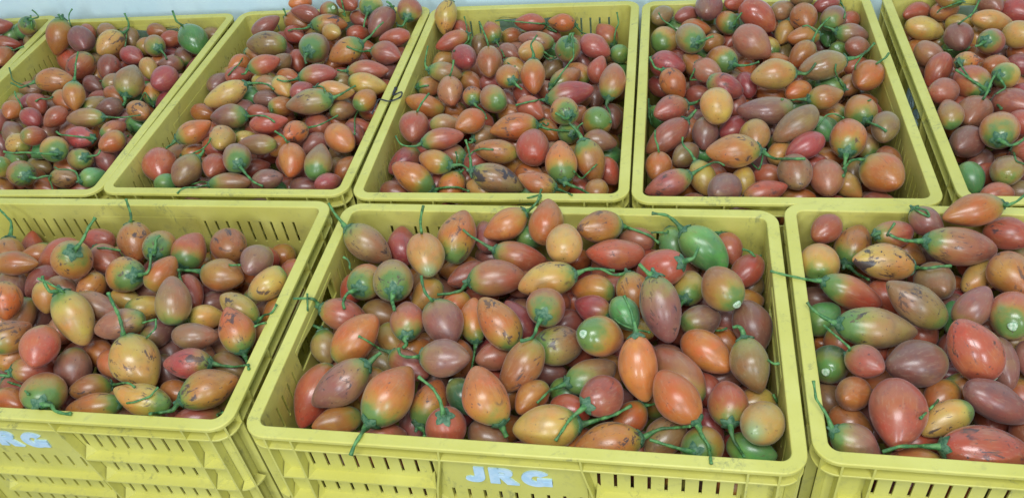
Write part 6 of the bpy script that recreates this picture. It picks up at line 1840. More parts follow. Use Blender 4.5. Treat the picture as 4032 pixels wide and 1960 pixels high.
-893 1318 -66 10 -82 -56 284 203
-794 1325 -66 42 89 15 255 193
-583 1561 -66 -12 -69 -71 311 213
-850 1543 -67 61 -56 56 311 203
-954 1245 -67 66 75 4 289 214
-733 1159 -67 -77 47 -43 276 211
-849 1181 -67 94 -35 4 297 195
-685 1157 -67 -32 -47 82 285 192
-801 1436 -68 97 24 -6 269 191
-687 1557 -69 -23 -96 -14 289 190
-648 1144 -69 2 74 -67 305 197
-613 1370 -69 -79 54 -30 343 226
-744 1616 -69 -89 -46 8 296 192
-932 1192 -71 -83 41 -37 278 207
-942 1325 -72 22 98 2 291 217
-682 1278 -72 96 -15 24 276 210
-761 1216 -72 93 -5 37 276 193
-832 1616 -73 94 -2 34 291 198
-813 1473 -73 98 -9 15 286 207
-757 1545 -74 -37 -89 28 276 190
-860 1452 -75 78 -56 27 314 217
-675 1400 -76 63 -78 -4 302 215
-702 1312 -76 96 29 0 273 200
-894 1499 -76 -54 -84 -1 305 219
-840 1331 -76 95 0 31 263 193
-642 1481 -77 67 72 18 272 194
-635 1593 -78 56 -83 6 284 210
-648 1323 -78 -72 64 -27 258 191
-740 1389 -78 95 25 19 306 229
-756 1342 -78 36 -92 18 264 192
-746 1260 -79 65 -75 -9 337 225
-602 1424 -79 -33 -93 -19 280 197
-827 1693 -80 -64 -69 34 288 214
-737 1660 -81 36 93 0 294 218
-677 1598 -82 33 -66 -67 280 202
-814 1271 -82 -38 92 -10 302 204
-845 1504 -82 62 77 -16 283 215
-546 1611 -83 -33 -93 -16 296 193
-667 1506 -83 17 95 -28 268 196
-898 1211 -84 95 -30 2 296 203
-841 1577 -84 92 -38 13 279 202
-826 1214 -85 84 -54 9 277 210
-747 1450 -85 -91 18 -39 286 201
-926 1286 -86 -76 24 -60 298 202
-779 1302 -87 68 71 -20 282 195
-606 1464 -87 93 37 -4 270 198
-664 1646 -87 97 24 -3 322 221
-683 1220 -88 -12 -99 -9 320 210
-782 1501 -88 93 5 36 272 190
-846 1399 -88 85 -12 -51 345 227
-715 1559 -88 58 57 -59 293 191
-773 1651 -91 0 -97 -25 263 191
-735 1495 -91 47 -59 -65 250 190
-692 1355 -92 82 -56 -10 278 194
-865 1281 -92 -84 -47 -27 285 208
-619 1528 -93 44 -89 -7 268 196
-897 1343 -93 80 59 11 313 210
-600 1590 -94 60 -80 0 303 199
-789 1375 -94 12 99 -9 302 216
-722 1199 -94 47 -87 17 303 219
-617 1334 -95 -93 12 -34 263 201
-630 1246 -96 -49 87 2 279 198
-568 1530 -97 84 50 -20 253 191
-723 1285 -97 -25 94 -22 280 198
-891 1403 -97 20 93 -30 288 191
-771 1184 -98 -96 7 27 281 207
-676 1449 -98 4 100 6 322 221
-711 1143 -99 94 -2 34 294 198
-914 1248 -99 45 89 -2 272 191
-815 1442 -99 62 -72 -31 276 195
-787 1575 -99 -91 42 5 276 199
-892 1550 -100 -34 93 -11 295 206
-712 1413 -100 96 -25 -8 289 198
-820 1640 -100 -72 41 -56 308 212
-637 1423 -100 33 -92 23 300 198
-682 1542 -101 -71 -69 12 264 200
-856 1186 -102 -43 -87 24 295 213
-815 1549 -102 82 -28 50 295 191
-926 1377 -103 -40 -87 -29 299 208
-713 1626 -103 -44 -83 33 298 201
-660 1138 -103 -26 -90 35 311 202
-626 1290 -103 -71 59 38 280 199
-590 1635 -104 100 -5 7 299 213
-819 1328 -104 45 -65 61 313 205
-957 1198 -105 -82 -18 55 278 193
-881 1604 -105 27 -83 -49 260 197
-732 1355 -107 25 96 11 282 194
-744 1535 -107 -68 -71 19 290 212
-799 1472 -108 -76 64 11 272 191
-606 1370 -108 -86 -50 2 286 190
-671 1318 -108 -58 -81 6 280 209
-776 1258 -108 14 99 3 269 197
-778 1684 -109 -99 3 16 276 206
-874 1493 -109 29 -95 9 323 228
-672 1270 -109 -61 -79 7 306 226
-647 1375 -109 -38 -91 -14 263 195
-792 1614 -110 27 -44 86 289 198
-807 1161 -110 83 -40 -40 320 211
-718 1179 -138 -93 -36 8 312 208
-906 1195 -129 -99 13 -10 285 194
-705 1653 -147 -37 -93 -4 307 222
-615 1625 -157 62 60 -51 256 194
-806 1666 -147 -57 -64 52 334 230
-789 1191 -161 -78 15 60 313 223
-669 1624 -145 93 35 12 329 221
-868 1202 -151 31 93 21 318 224
-660 1156 -169 39 -83 39 299 215
-927 1218 -167 -98 17 7 337 227
-550 1632 -149 -62 -74 27 260 193
-842 1692 -124 -69 20 69 276 193
-751 1658 -150 -39 86 34 296 202
-859 1677 -167 -98 -14 -15 302 220
-303 1250 -35 54 -84 5 306 215
-401 1587 -35 -78 -62 1 279 194
-283 1461 -35 -59 -81 0 311 207
-242 1447 -35 3 81 59 278 195
-184 1520 -36 -70 -66 27 262 197
-358 1495 -36 98 -4 20 322 208
-305 1416 -36 -96 24 13 294 203
-292 1568 -36 89 21 40 276 194
-368 1294 -36 10 -99 4 319 226
-340 1383 -37 -84 54 1 321 222
-387 1446 -37 15 -99 2 254 191
-326 1327 -38 -48 73 -49 298 224
-233 1501 -38 -87 48 -13 312 204
-447 1572 -38 -59 -54 60 282 191
-339 1590 -38 85 -42 31 284 201
-395 1536 -39 -64 73 23 306 220
-449 1537 -40 92 35 -17 277 195
-226 1396 -41 -73 53 -43 281 208
-285 1324 -41 46 -57 68 277 194
-190 1350 -42 -24 82 -51 304 203
-452 1293 -43 29 -93 23 314 210
-197 1448 -43 -62 77 -14 286 215
-229 1329 -43 94 -34 -4 271 203
-439 1166 -45 -52 -85 11 282 207
-327 1533 -46 -59 -80 -7 270 200
-347 1164 -46 -20 -73 66 275 203
-433 1471 -47 -2 100 -5 286 206
-342 1229 -47 -6 91 40 302 217
-500 1289 -47 -54 81 23 263 197
-147 1512 -48 -3 -86 50 300 204
-484 1476 -48 -71 -30 64 316 228
-415 1275 -49 -24 97 8 283 192
-386 1212 -50 36 93 -12 297 215
-498 1402 -50 -100 6 0 301 223
-467 1358 -50 -67 63 40 256 197
-278 1282 -52 68 -72 12 284 190
-313 1477 -52 -54 -82 19 332 225
-379 1075 -53 -62 69 38 277 200
-460 1247 -53 -82 34 -46 286 212
-268 1364 -54 78 -49 -38 265 193
-457 1097 -54 -32 -94 13 288 208
-434 1373 -55 -65 73 20 304 221
-242 1543 -57 89 -29 -36 303 213
-491 1195 -57 17 -83 53 275 199
-300 1052 -57 27 -87 42 274 191
-558 1128 -57 30 -93 21 273 207
-357 1550 -59 50 86 12 286 191
-384 1411 -60 -91 33 25 277 190
-359 1447 -61 85 -52 8 291 206
-491 1336 -61 59 -80 -10 282 205
-167 1468 -62 86 -51 -6 295 214
-422 1325 -62 82 -16 56 304 221
-309 1140 -63 83 26 -50 298 218
-397 1490 -63 60 -80 0 275 194
-538 1277 -63 34 46 -82 271 203
-443 1616 -63 97 2 24 341 221
-463 1424 -64 -85 53 -4 316 216
-312 1206 -64 16 96 25 308 212
-383 1603 -65 97 -19 -11 272 194
-277 1432 -65 49 87 8 281 209
-234 1459 -67 46 -74 -49 271 194
-513 1253 -67 86 42 -30 287 198
-322 1300 -67 73 68 -9 326 221
-465 1560 -67 -36 -87 34 317 215
-377 1367 -67 94 -30 17 291 195
-256 1237 -67 11 -98 -16 286 199
-267 1056 -67 4 -80 -60 303 222
-421 1089 -68 -39 -92 -5 326 222
-405 1556 -69 98 -13 17 269 193
-368 1262 -69 -93 36 -3 315 208
-265 1097 -69 -97 14 20 288 204
-291 1558 -69 98 17 -13 275 198
-198 1416 -70 -98 -20 7 253 191
-311 1374 -70 -34 -91 -24 302 213
-550 1197 -70 57 -80 17 303 202
-224 1279 -70 -23 -91 -36 284 201
-195 1322 -70 -20 -96 21 274 202
-413 1229 -70 -38 89 26 304 197
-263 1508 -71 48 57 -67 278 201
-351 1129 -71 88 -47 2 263 200
-503 1110 -72 -76 43 -49 316 215
-479 1164 -72 -98 -20 3 290 199
-206 1514 -72 89 26 37 268 194
-219 1217 -72 44 -83 -34 267 198
-370 1323 -72 -49 74 -45 294 205
-161 1549 -73 -93 -29 23 295 195
-396 1177 -73 -82 55 -12 275 199
-453 1516 -74 94 -8 34 298 200
-218 1367 -74 35 92 -19 289 205
-347 1492 -74 49 -85 -17 275 195
-255 1322 -75 -99 8 -8 279 203
-316 1255 -77 79 60 12 283 205
-333 1084 -79 -99 -11 -1 318 208
-405 1452 -79 -39 91 -14 303 218
-485 1295 -81 94 32 10 294 203
-413 1146 -81 84 -47 25 293 219
-319 1524 -82 62 -78 -9 302 218
-314 1440 -82 36 -92 18 291 216
-517 1319 -84 43 -34 -84 307 203
-349 1579 -85 49 58 65 278 198
-430 1393 -85 -96 -13 -27 293 203
-253 1401 -85 -72 -34 61 294 202
-163 1510 -85 -2 94 -34 266 201
-506 1384 -85 -43 85 29 282 209
-449 1262 -85 59 75 31 299 196
-197 1461 -86 -46 89 -4 271 193
-541 1232 -86 96 -19 -21 278 191
-343 1192 -86 -18 -98 9 301 216
-240 1169 -87 -55 -83 7 295 195
-456 1460 -87 -87 49 5 305 212
-343 1414 -87 48 -87 8 308 206
-385 1104 -87 40 90 -19 295 195
-280 1184 -88 29 -95 -15 318 213
-545 1134 -88 42 85 30 264 197
-410 1288 -89 -14 99 1 318 211
-420 1594 -89 94 -6 -34 254 192
-444 1196 -89 65 -66 -37 297 202
-451 1116 -89 99 -11 -13 308 201
-262 1273 -90 -67 -68 -29 330 218
-403 1520 -91 53 -85 -1 292 213
-263 1359 -91 -99 -15 -2 279 193
-498 1425 -91 64 -46 -62 284 209
-218 1557 -92 -15 87 48 298 207
-287 1120 -92 97 20 10 275 210
-365 1232 -92 -23 -94 24 284 192
-506 1207 -94 -95 -27 -16 299 194
-256 1472 -96 -30 -95 13 273 201
-515 1171 -97 -97 -23 1 256 191
-161 1459 -97 -23 -93 -28 306 202
-333 1333 -97 -95 18 -26 271 207
-383 1387 -98 -7 -94 -34 310 216
-426 1351 -98 -72 53 45 337 222
-196 1400 -98 77 -62 15 268 192
-224 1322 -100 55 -83 4 262 201
-290 1388 -100 7 60 80 267 191
-264 1564 -100 -13 96 24 257 195
-320 1162 -101 9 88 -47 315 206
-290 1078 -102 -84 51 -19 294 220
-305 1285 -102 51 -84 -18 286 190
-320 1579 -103 7 -87 -49 275 201
-363 1470 -103 84 -54 10 337 223
-471 1548 -103 -59 63 -51 256 192
-457 1603 -103 -56 -82 -15 280 199
-220 1242 -104 21 -97 -11 306 219
-244 1101 -105 -6 84 -54 261 192
-284 1497 -105 32 93 -20 294 220
-456 1322 -105 94 -3 -33 255 195
-429 1241 -105 -43 -90 10 278 213
-558 1187 -105 -2 -100 4 302 215
-526 1259 -106 -40 89 21 274 191
-283 1322 -106 45 -85 26 251 190
-376 1192 -106 48 79 -38 254 191
-447 1493 -106 80 -59 14 320 211
-443 1422 -106 99 -17 -4 271 206
-485 1099 -106 39 80 -46 293 212
-351 1531 -107 57 82 -10 282 215
-346 1114 -107 -35 -93 -13 287 215
-441 1087 -107 93 15 32 287 198
-487 1249 -107 64 49 -59 290 194
-199 1359 -107 -99 15 5 298 204
-345 1272 -107 94 -23 -26 274 196
-344 1068 -109 69 42 -59 260 195
-381 1437 -109 97 -22 -6 284 202
-525 1140 -165 -31 -93 20 300 221
-503 1110 -152 71 61 -36 272 203
-227 1530 -163 -87 -48 5 280 211
-341 1087 -160 75 -46 -47 304 228
-434 1114 -143 -89 15 43 277 207
-444 1610 -137 28 -87 -41 333 218
-157 1512 -156 73 -66 18 310 204
-362 1594 -133 88 -47 -3 289 204
-285 1567 -136 -99 -7 -15 291 209
-165 1538 -126 -77 -45 46 306 208
-276 1076 -139 -99 1 -17 315 223
-394 1089 -168 -82 -54 17 287 201
-335 1573 -165 -62 45 -64 301 204
-543 1123 -125 -6 -96 -27 323 212
-247 1539 -126 73 67 10 310 200
-403 1593 -156 76 64 -10 289 199
-67 1187 -37 2 -98 -21 265 200
24 1123 -43 53 -84 -8 266 199
-28 1195 -44 34 -91 24 348 230
101 1266 -44 56 2 -83 273 203
70 1308 -47 -77 -46 44 265 197
27 1075 -48 -61 5 79 306 216
139 1237 -49 -96 24 -11 310 200
-100 1065 -49 36 93 9 316 213
78 1093 -50 68 -41 61 305 209
-106 1215 -51 98 -4 19 310 202
-92 1142 -51 -34 52 -78 274 196
-21 1264 -51 -4 94 -34 287 190
31 1166 -52 90 -12 -41 286 197
-16 1103 -53 -44 89 16 286 199
67 1255 -53 -70 68 23 306 201
129 1196 -55 -78 19 -59 321 209
73 1370 -56 70 55 -46 288 210
82 956 -57 -74 57 -36 325 221
36 1317 -60 89 -5 -45 283 192
-69 1393 -60 25 97 -1 321 227
9 1012 -60 -98 15 12 286 211
138 1309 -60 -25 95 20 263 194
-14 1402 -61 -30 91 27 269 201
125 1156 -62 -35 71 61 270 196
70 1457 -63 79 -44 -43 290 199
171 1321 -63 -65 72 -25 294 207
-140 1156 -63 -88 4 -47 267 200
132 968 -64 -100 4 8 289 198
43 1211 -64 -84 38 -39 319 206
-98 1181 -65 85 -14 -51 272 202
-36 1153 -65 71 -64 29 250 192
-59 1482 -65 16 98 -14 271 201
200 1415 -66 -88 0 47 320 208
29 1354 -66 64 74 -20 303 204
-111 1011 -67 -82 -55 16 354 230
75 1057 -69 96 27 -9 308 212
-135 1058 -69 -27 -96 9 275 197
160 1135 -70 35 91 -23 341 224
61 1135 -70 -96 -4 26 293 193
9 1457 -70 -87 -12 -48 317 224
135 1377 -71 -10 100 1 293 195
214 1297 -71 28 92 -27 292 221
181 1461 -72 46 -76 -46 313 215
-99 1251 -72 -50 60 62 316 217
-45 989 -72 -94 32 13 297 206
-58 1221 -72 80 57 -20 285 213
-73 1288 -72 87 50 0 290 192
-6 1053 -73 92 -40 3 285 201
24 1269 -73 42 90 13 290 215
120 1466 -73 -79 60 -7 277 206
54 1428 -75 -90 40 -18 293 204
-15 1313 -76 85 -15 -50 270 204
139 1083 -76 81 43 -39 272 195
147 1218 -77 97 3 26 264 203
15 1126 -77 -47 85 24 333 224
-99 1355 -77 -4 -84 54 323 212
72 1185 -78 -91 -32 -28 286 198
80 1334 -79 68 -25 -69 301 223
-41 1441 -79 -51 82 -25 270 193
160 1414 -79 -16 85 -49 288 202
76 1281 -80 -74 67 6 305 229
-110 1117 -80 -71 -70 9 292 222
-9 1196 -80 -90 -43 -10 292 198
11 969 -81 -81 32 50 309 205
18 1499 -81 -93 -13 -35 327 226
160 1267 -81 8 -99 6 274 201
-42 1107 -83 -73 68 0 292 214
154 1044 -83 -95 -14 26 295 223
184 1379 -83 -84 -51 17 298 199
98 989 -83 97 -8 -21 308 207
241 1445 -85 -66 -75 4 260 194
-81 1056 -85 27 -96 -1 315 205
-57 1339 -85 -15 98 8 286 202
45 1026 -85 54 -84 8 320 207
200 1232 -85 94 27 19 285 197
-34 1271 -86 95 -22 -23 264 197
-164 1031 -87 -62 -61 49 304 200
19 1397 -87 -76 64 -11 282 204
-126 1216 -89 -55 -78 30 307 213
-85 1416 -89 -1 97 26 280 205
104 1402 -90 88 -36 -31 317 218
-16 1366 -90 53 -81 26 311 221
63 1239 -90 -82 46 34 294 206
-21 1018 -91 98 -3 -18 283 213
-87 994 -91 -70 -61 37 266 193
94 1121 -92 -75 -66 3 275 191
236 1381 -92 -55 84 0 268 196
137 1318 -92 98 20 -5 269 191
6 1079 -92 78 -61 15 269 201
189 1326 -94 42 81 40 293 211
69 1370 -94 69 -62 -37 281 205
84 1158 -95 91 -2 42 256 196
-89 1308 -95 19 98 -5 287 192
131 1179 -95 61 -79 0 318 211
140 971 -98 69 72 1 300 200
64 971 -98 91 -39 -12 279 205
85 1482 -98 -96 -21 16 287 195
99 1042 -98 80 52 32 310 202
51 1096 -98 -14 -98 -12 308 220
183 1176 -98 29 -93 -24 298 200
27 1321 -99 -42 -84 -35 284 193
28 1168 -99 28 -88 39 323 217
-78 1206 -99 -98 17 8 279 193
13 1226 -100 92 6 -39 261 194
-18 1139 -100 -29 87 -40 303 207
-58 1512 -100 83 55 9 280 196
-78 1165 -100 64 -76 -12 260 191
-121 1063 -100 59 78 22 274 203
115 1249 -101 -52 -86 -3 312 223
78 1442 -102 77 60 23 250 191
148 1123 -102 13 -98 -15 273 193
-27 1470 -102 -18 87 46 266 195
128 1353 -103 -93 35 12 322 213
-147 1121 -104 27 96 -12 289 197
-73 1100 -105 31 -94 11 323 214
154 1461 -106 80 -57 18 307 212
223 1340 -106 40 -90 -18 289 212
36 1470 -107 -97 -22 14 262 191
-51 1042 -107 40 69 60 288 218
-56 1251 -107 28 92 -29 296 200
21 1359 -107 -75 -13 -65 299 200
-51 985 -108 98 11 17 297 196
193 1271 -108 28 -83 48 271 205
-17 1427 -109 96 26 0 284 202
183 1420 -110 -73 -14 -67 328 215
-96 1030 -169 -55 83 12 277 200
138 1470 -151 -15 -67 -73 291 197
45 965 -158 89 -18 -43 287 193
39 1467 -158 -100 1 -8 312 216
-2 996 -138 -69 -63 37 285 207
-152 1010 -148 -50 78 -38 268 195
198 1446 -157 -77 -18 -61 295 215
234 1438 -127 93 29 -24 305 215
135 946 -169 -50 70 50 307 218
228 1425 -164 -53 -80 29 267 204
-103 1026 -131 36 75 55 300 212
-15 1476 -157 5 90 43 304 218
-58 1488 -133 15 -97 -18 277 194
55 994 -132 -49 -85 17 311 210
-50 1004 -158 -35 -89 -28 264 192
91 982 -137 -4 -92 -40 265 192
104 1471 -141 21 96 -15 320 220
425 1080 -38 -6 100 6 284 210
438 1026 -42 -92 30 -23 312 211
459 1164 -45 89 -17 -43 292 218
403 1292 -46 -3 95 30 291 218
411 1195 -46 -96 19 20 312 217
266 917 -48 20 86 -46 313 208
459 972 -48 -62 61 -49 294 199
376 1087 -49 77 -63 -5 266 203
347 1018 -50 -48 -66 -57 315 214
315 976 -50 -10 -97 -22 281 214
481 1207 -51 81 -27 52 302 212
570 1356 -51 -60 77 23 313 217
567 1264 -53 62 -69 -36 298 209
468 1089 -53 8 99 -10 284 205
537 1102 -53 46 -87 19 292 202
404 1142 -54 6 97 25 275 204
318 897 -54 -87 -6 -49 342 224
222 923 -55 54 84 -11 280 199
545 1205 -56 -60 -78 16 315 221
440 1314 -56 45 89 3 293 205
266 975 -56 -90 5 43 278 193
451 1269 -57 34 94 1 311 201
446 935 -57 -96 15 22 264 194
336 1335 -57 6 -88 48 308 208
564 1050 -58 95 29 5 293 202
356 1385 -58 -98 20 9 269 194
362 1137 -58 -37 -85 -37 307 209
511 1373 -59 -80 59 -13 281 214
582 1088 -60 83 2 55 334 227
378 1043 -61 79 -12 61 301 198
249 1016 -63 -50 61 61 338 228
267 1090 -64 -71 69 14 285 193
418 868 -65 -78 41 -47 297 194
370 915 -65 38 -91 17 312 205
537 939 -65 15 -99 7 309 210
539 1158 -65 -87 -47 -14 277 192
570 1302 -66 53 -64 -56 294 208
487 1340 -67 -88 46 -8 281 213
506 1265 -67 11 99 9 263 192
452 897 -67 -75 30 -59 317 221
322 1189 -68 35 -92 -17 278 196
520 1038 -69 -4 100 -6 302 201
482 1028 -71 52 -79 -33 327 216
435 1098 -71 -38 -84 -39 290 195
338 1087 -71 -91 41 3 261 201
415 1012 -72 -77 45 46 270 192
291 1013 -73 -39 75 54 272 191
381 1185 -73 54 -73 43 276 203
374 1301 -73 40 -85 35 269 195
435 1143 -74 -86 36 -36 264 200
474 861 -75 -72 -69 -10 280 206
407 1246 -75 -86 -45 -24 284 207
482 946 -75 -46 -72 -52 279 200
513 983 -76 -3 -97 -24 267 191
522 896 -76 -88 42 24 311 213
579 1190 -76 31 92 -24 296 197
617 1210 -76 -20 -93 32 278 190
353 976 -77 35 93 13 292 205
480 1178 -77 79 52 33 282 193
563 999 -79 90 43 9 289 201
449 1378 -79 57 82 -3 290 208
309 1303 -79 13 95 -30 298 218
402 1403 -79 88 5 -48 294 209
419 1205 -80 89 -35 -30 289 199
311 943 -80 61 -79 10 265 190
540 1254 -80 0 93 37 264 192
494 1074 -82 27 85 45 342 225
578 1123 -82 84 53 -7 286 190
285 1135 -83 62 77 -12 282 202
241 968 -83 78 -26 -56 324 226
398 919 -84 -8 -84 -53 273 191
551 1364 -84 13 97 -22 317 210
489 1133 -84 -52 -85 10 296 217
516 1212 -85 -96 -20 -19 277 194
257 1048 -85 61 73 30 274 200
411 1334 -85 2 96 -28 307 209
489 1301 -86 -74 -67 8 286 199
466 985 -86 92 -10 37 279 202
429 964 -86 -42 90 -10 289 210
469 1235 -86 -44 -85 -28 259 192
299 1230 -87 97 19 -11 257 194
631 1286 -87 35 91 -21 262 193
397 1094 -87 -7 99 13 287 211
276 911 -88 72 56 -42 319 206
335 1049 -88 36 85 -38 311 228
334 1397 -89 9 98 18 328 218
516 854 -90 22 -97 -7 273 201
228 922 -90 -9 99 7 292 193
543 1080 -90 44 -88 -20 265 194
345 921 -91 30 94 -16 301 195
569 1042 -91 89 39 22 268 205
357 1159 -92 -35 88 31 306 218
547 965 -92 94 4 35 288 195
590 1244 -93 -51 83 21 316 223
449 1058 -93 -50 -73 -46 308 227
529 1174 -93 -82 55 17 285 190
380 1366 -93 60 68 -41 280 209
396 1279 -93 -81 -49 -33 313 207
643 1337 -94 -39 84 38 298 209
296 1178 -95 91 -29 -29 299 222
387 967 -95 36 -89 -27 279 210
299 1102 -95 79 60 -9 274 192
482 1374 -97 9 -100 1 267 202
345 1306 -97 53 85 -3 281 192
453 1307 -97 34 87 -37 279 201
356 1220 -98 94 33 -6 294 225
534 1122 -99 49 -58 -65 313 222
397 1019 -99 -10 -99 11 265 201
592 1330 -99 -54 -82 18 284 208
476 891 -99 97 -22 6 259 194
543 1300 -100 98 -12 -14 260 191
401 1161 -100 21 94 27 315 207
362 1099 -100 69 -67 -27 261 195
452 1104 -102 -70 68 -22 290 195
606 1182 -103 96 -3 27 296 214
503 1247 -103 -80 58 -15 301 209
511 1338 -104 76 58 30 297 211
431 1240 -104 13 99 3 303 198
538 921 -105 89 46 -1 299 205
320 1013 -105 1 -70 71 278 206
328 971 -106 86 50 8 266 192
516 1017 -106 -58 -73 37 281 208
315 1261 -106 -96 -8 -27 287 198
556 1217 -107 -97 2 -26 304 208
273 1010 -107 -84 -53 10 291 194
434 883 -108 -77 48 -43 295 190
455 1187 -108 -96 -24 14 267 199
333 1138 -108 76 -59 -27 286 192
375 882 -109 -84 -46 30 261 197
260 1080 -109 -16 65 75 291 218
304 1061 -109 -26 -94 23 293 196
623 1327 -161 -82 56 13 323 211
564 1372 -162 89 -27 -36 284 204
511 860 -159 -98 2 19 296 222
460 1368 -165 90 24 -37 329 223
477 894 -134 -36 -93 -1 285 192
297 902 -125 97 -15 21 253 191
511 1345 -169 42 -83 -38 287 204
358 898 -165 99 -6 -11 322 215
342 1385 -128 -59 79 -15 309 209
239 936 -125 -12 -99 10 323 221
385 1400 -146 95 -14 27 286 208
259 941 -154 55 -78 29 269 192
324 927 -165 -81 21 54 277 197
559 1334 -143 33 -93 -14 319 223
430 880 -150 92 -37 -16 293 195
490 854 -120 -99 8 11 291 195
494 1383 -133 96 -16 23 314 206
378 917 -135 -94 32 8 298 214
648 1352 -146 -93 36 10 263 191
933 1000 -35 -10 99 13 270 205
874 1034 -35 7 100 6 312 207
852 789 -35 -51 -80 31 317 230
858 897 -35 -23 92 33 344 227
895 883 -35 20 96 20 269 191
1046 1222 -35 -73 -11 67 286 209
1012 1047 -35 39 -91 12 282 215
974 954 -35 33 79 -51 265 197
782 876 -35 -65 -60 47 284 201
936 766 -35 -18 -97 17 313 206
972 1178 -36 -100 9 1 285 195
1010 1101 -36 -96 23 16 312 226
935 933 -36 -48 -80 -35 252 190
898 823 -36 15 -93 34 305 216
770 803 -36 -41 -76 -50 318 218
956 1070 -36 74 -59 -32 302 207
822 825 -36 20 96 -17 314 205
919 1121 -36 -33 87 36 336 223
844 969 -36 76 -65 -8 261 195
815 907 -36 -48 86 -18 329 223
972 866 -36 -26 -95 -15 315 219
1001 1260 -37 -97 -6 23 281 193
898 955 -37 95 23 22 306 222
973 1017 -37 -23 97 -8 268 198
913 1071 -38 34 -93 12 264 194
1035 1170 -38 -27 96 1 302 213
953 814 -39 93 -13 34 295 219
963 1129 -41 -46 -85 25 313 228
986 1223 -42 -79 -42 46 348 227
776 1122 -43 -59 -78 19 293 206
890 768 -43 85 48 -24 301 201
955 903 -43 79 55 -27 291 197
801 1017 -46 80 -60 6 253 191
787 972 -47 -73 21 -65 316 227
692 1033 -48 8 -80 -60 253 192
792 843 -48 67 74 7 287 190
808 1081 -48 98 -22 3 283 197
739 997 -50 16 96 22 266 194
749 918 -51 -21 93 -31 325 218
697 1098 -51 20 -91 -35 288 196
740 1136 -51 -29 89 34 270 207
674 821 -52 -88 43 19 322 223
765 1065 -54 12 -98 -19 288 195
740 1196 -54 98 -10 -18 295 199
756 1306 -55 -73 25 -64 272 202
812 1157 -55 -91 4 41 277 200
865 844 -55 -40 89 -23 253 192
866 1081 -56 -45 -81 -37 320 213
862 992 -56 -59 81 -1 336 219
847 932 -56 100 4 2 276 204
1048 1251 -58 95 17 26 282 197
1026 1128 -58 95 -30 -12 293 222
841 1115 -58 62 -31 -72 292 195
752 1263 -59 -90 42 8 260 197
862 1157 -59 56 -79 26 303 196
933 855 -59 -91 40 12 310 215
925 1160 -60 -98 16 -13 290 192
936 1220 -60 7 -100 -1 303 228
726 824 -60 -1 -100 6 263 191
792 1279 -61 14 -70 70 271 206
688 978 -61 -98 -2 21 268 205
826 878 -62 -90 25 -36 268 202
896 1283 -63 -87 -27 -41 319 213
929 1034 -63 -84 32 44 323 214
913 988 -63 75 -57 -34 263 196
968 1269 -64 -26 -96 9 300 196
986 1192 -65 -92 31 -23 288 209
977 1103 -65 86 51 8 304 197
816 1045 -66 83 -52 -21 293 200
758 862 -67 -63 59 50 303 202
1002 993 -67 36 -86 37 258 190
731 1046 -67 -88 48 -4 288 199
709 1159 -69 -17 -98 -9 302 218
837 1302 -69 -38 -92 9 285 195
828 967 -69 74 31 -60 276 191
715 884 -69 -4 -96 28 325 218
653 918 -69 -27 -95 18 294 207
922 947 -70 -86 -20 -46 336 218
982 944 -70 98 -15 15 291 218
940 773 -70 -51 85 -12 252 194
934 907 -71 62 78 -4 309 209
812 801 -71 17 96 23 300 194
1011 1058 -72 78 47 41 331 221
806 918 -73 -89 -34 30 289 201
789 1209 -73 -97 9 -24 344 227
904 800 -74 -51 -82 26 254 194
645 848 -74 81 26 -52 313 202
889 902 -74 -10 86 50 297 197
834 1245 -74 29 -80 -52 328 221
896 1096 -74 -45 83 34 279 195
769 806 -74 -68 71 -20 289 199
806 1117 -75 46 -86 23 289 191
851 776 -76 77 64 -1 257 195
936 1116 -76 -32 89 32 298 200
897 1192 -77 -93 35 -4 302 210
784 1016 -77 -72 -57 41 329 219
1030 1181 -78 31 94 -12 279 213
950 812 -78 -73 68 5 306 205
738 1098 -79 -36 -91 21 287 212
680 1037 -79 38 91 17 251 193
755 1163 -79 86 27 42 277 205
780 942 -80 -72 -70 -2 288 191
880 1027 -80 -85 48 23 283 211
735 1239 -81 -84 -36 41 266 204
713 1002 -81 84 -55 -5 283 194
980 1149 -81 -94 -14 -32 271 191
965 893 -82 -2 -92 38 294 194
850 814 -82 -89 -25 -38 280 208
1003 1227 -83 -94 -6 -34 305 209
952 1002 -83 80 22 -55 253 192
738 958 -84 -89 -31 -33 265 198
855 893 -85 41 -91 -3 316 222
800 853 -86 -77 -64 -9 261 190
955 1066 -87 -42 73 -54 265 196
812 991 -87 62 76 18 251 193
797 1074 -87 63 60 -49 287 195
883 1145 -87 -43 -90 9 304 198
750 1288 -87 98 10 18 270 197
899 1238 -88 -90 -43 5 311 228
730 1194 -89 72 -51 -47 308 205
845 1176 -89 52 -81 -26 265 190
692 918 -89 -38 -91 16 284 195
784 1248 -90 -89 37 25 260 196
756 895 -90 -66 55 51 282 197
700 843 -90 22 -97 -14 286 198
942 1279 -90 -95 -21 25 265 190
860 1295 -91 53 51 68 303 199
1000 1272 -92 99 2 13 313 223
885 967 -92 87 49 4 281 193
699 1086 -92 -43 87 -23 287 209
898 844 -92 -86 -47 -21 347 228
1007 1106 -93 41 -91 1 268 201
777 1322 -93 100 1 -6 340 228
850 1084 -93 83 30 -47 312 228
959 973 -94 98 -11 18 301 195
796 1172 -94 -84 40 -37 308 209
672 961 -95 -96 9 26 288 202
643 823 -95 93 -1 -37 275 196
1057 1230 -96 -34 92 18 283 211
951 1202 -96 4 95 -30 297 199
839 941 -96 96 -23 15 300 196
836 1134 -99 32 -93 15 309 202
918 773 -99 77 16 -61 304 218
735 1048 -100 -74 55 -39 252 193
734 805 -101 -40 92 -1 278 191
838 1042 -101 -79 -52 33 276 193
936 1041 -101 82 0 -58 261 201
663 882 -101 76 -63 -18 303 200
818 1292 -101 3 81 -59 312 207
954 938 -102 -87 -32 36 286 197
995 993 -102 18 -96 -23 292 192
960 852 -102 -12 99 -8 307 223
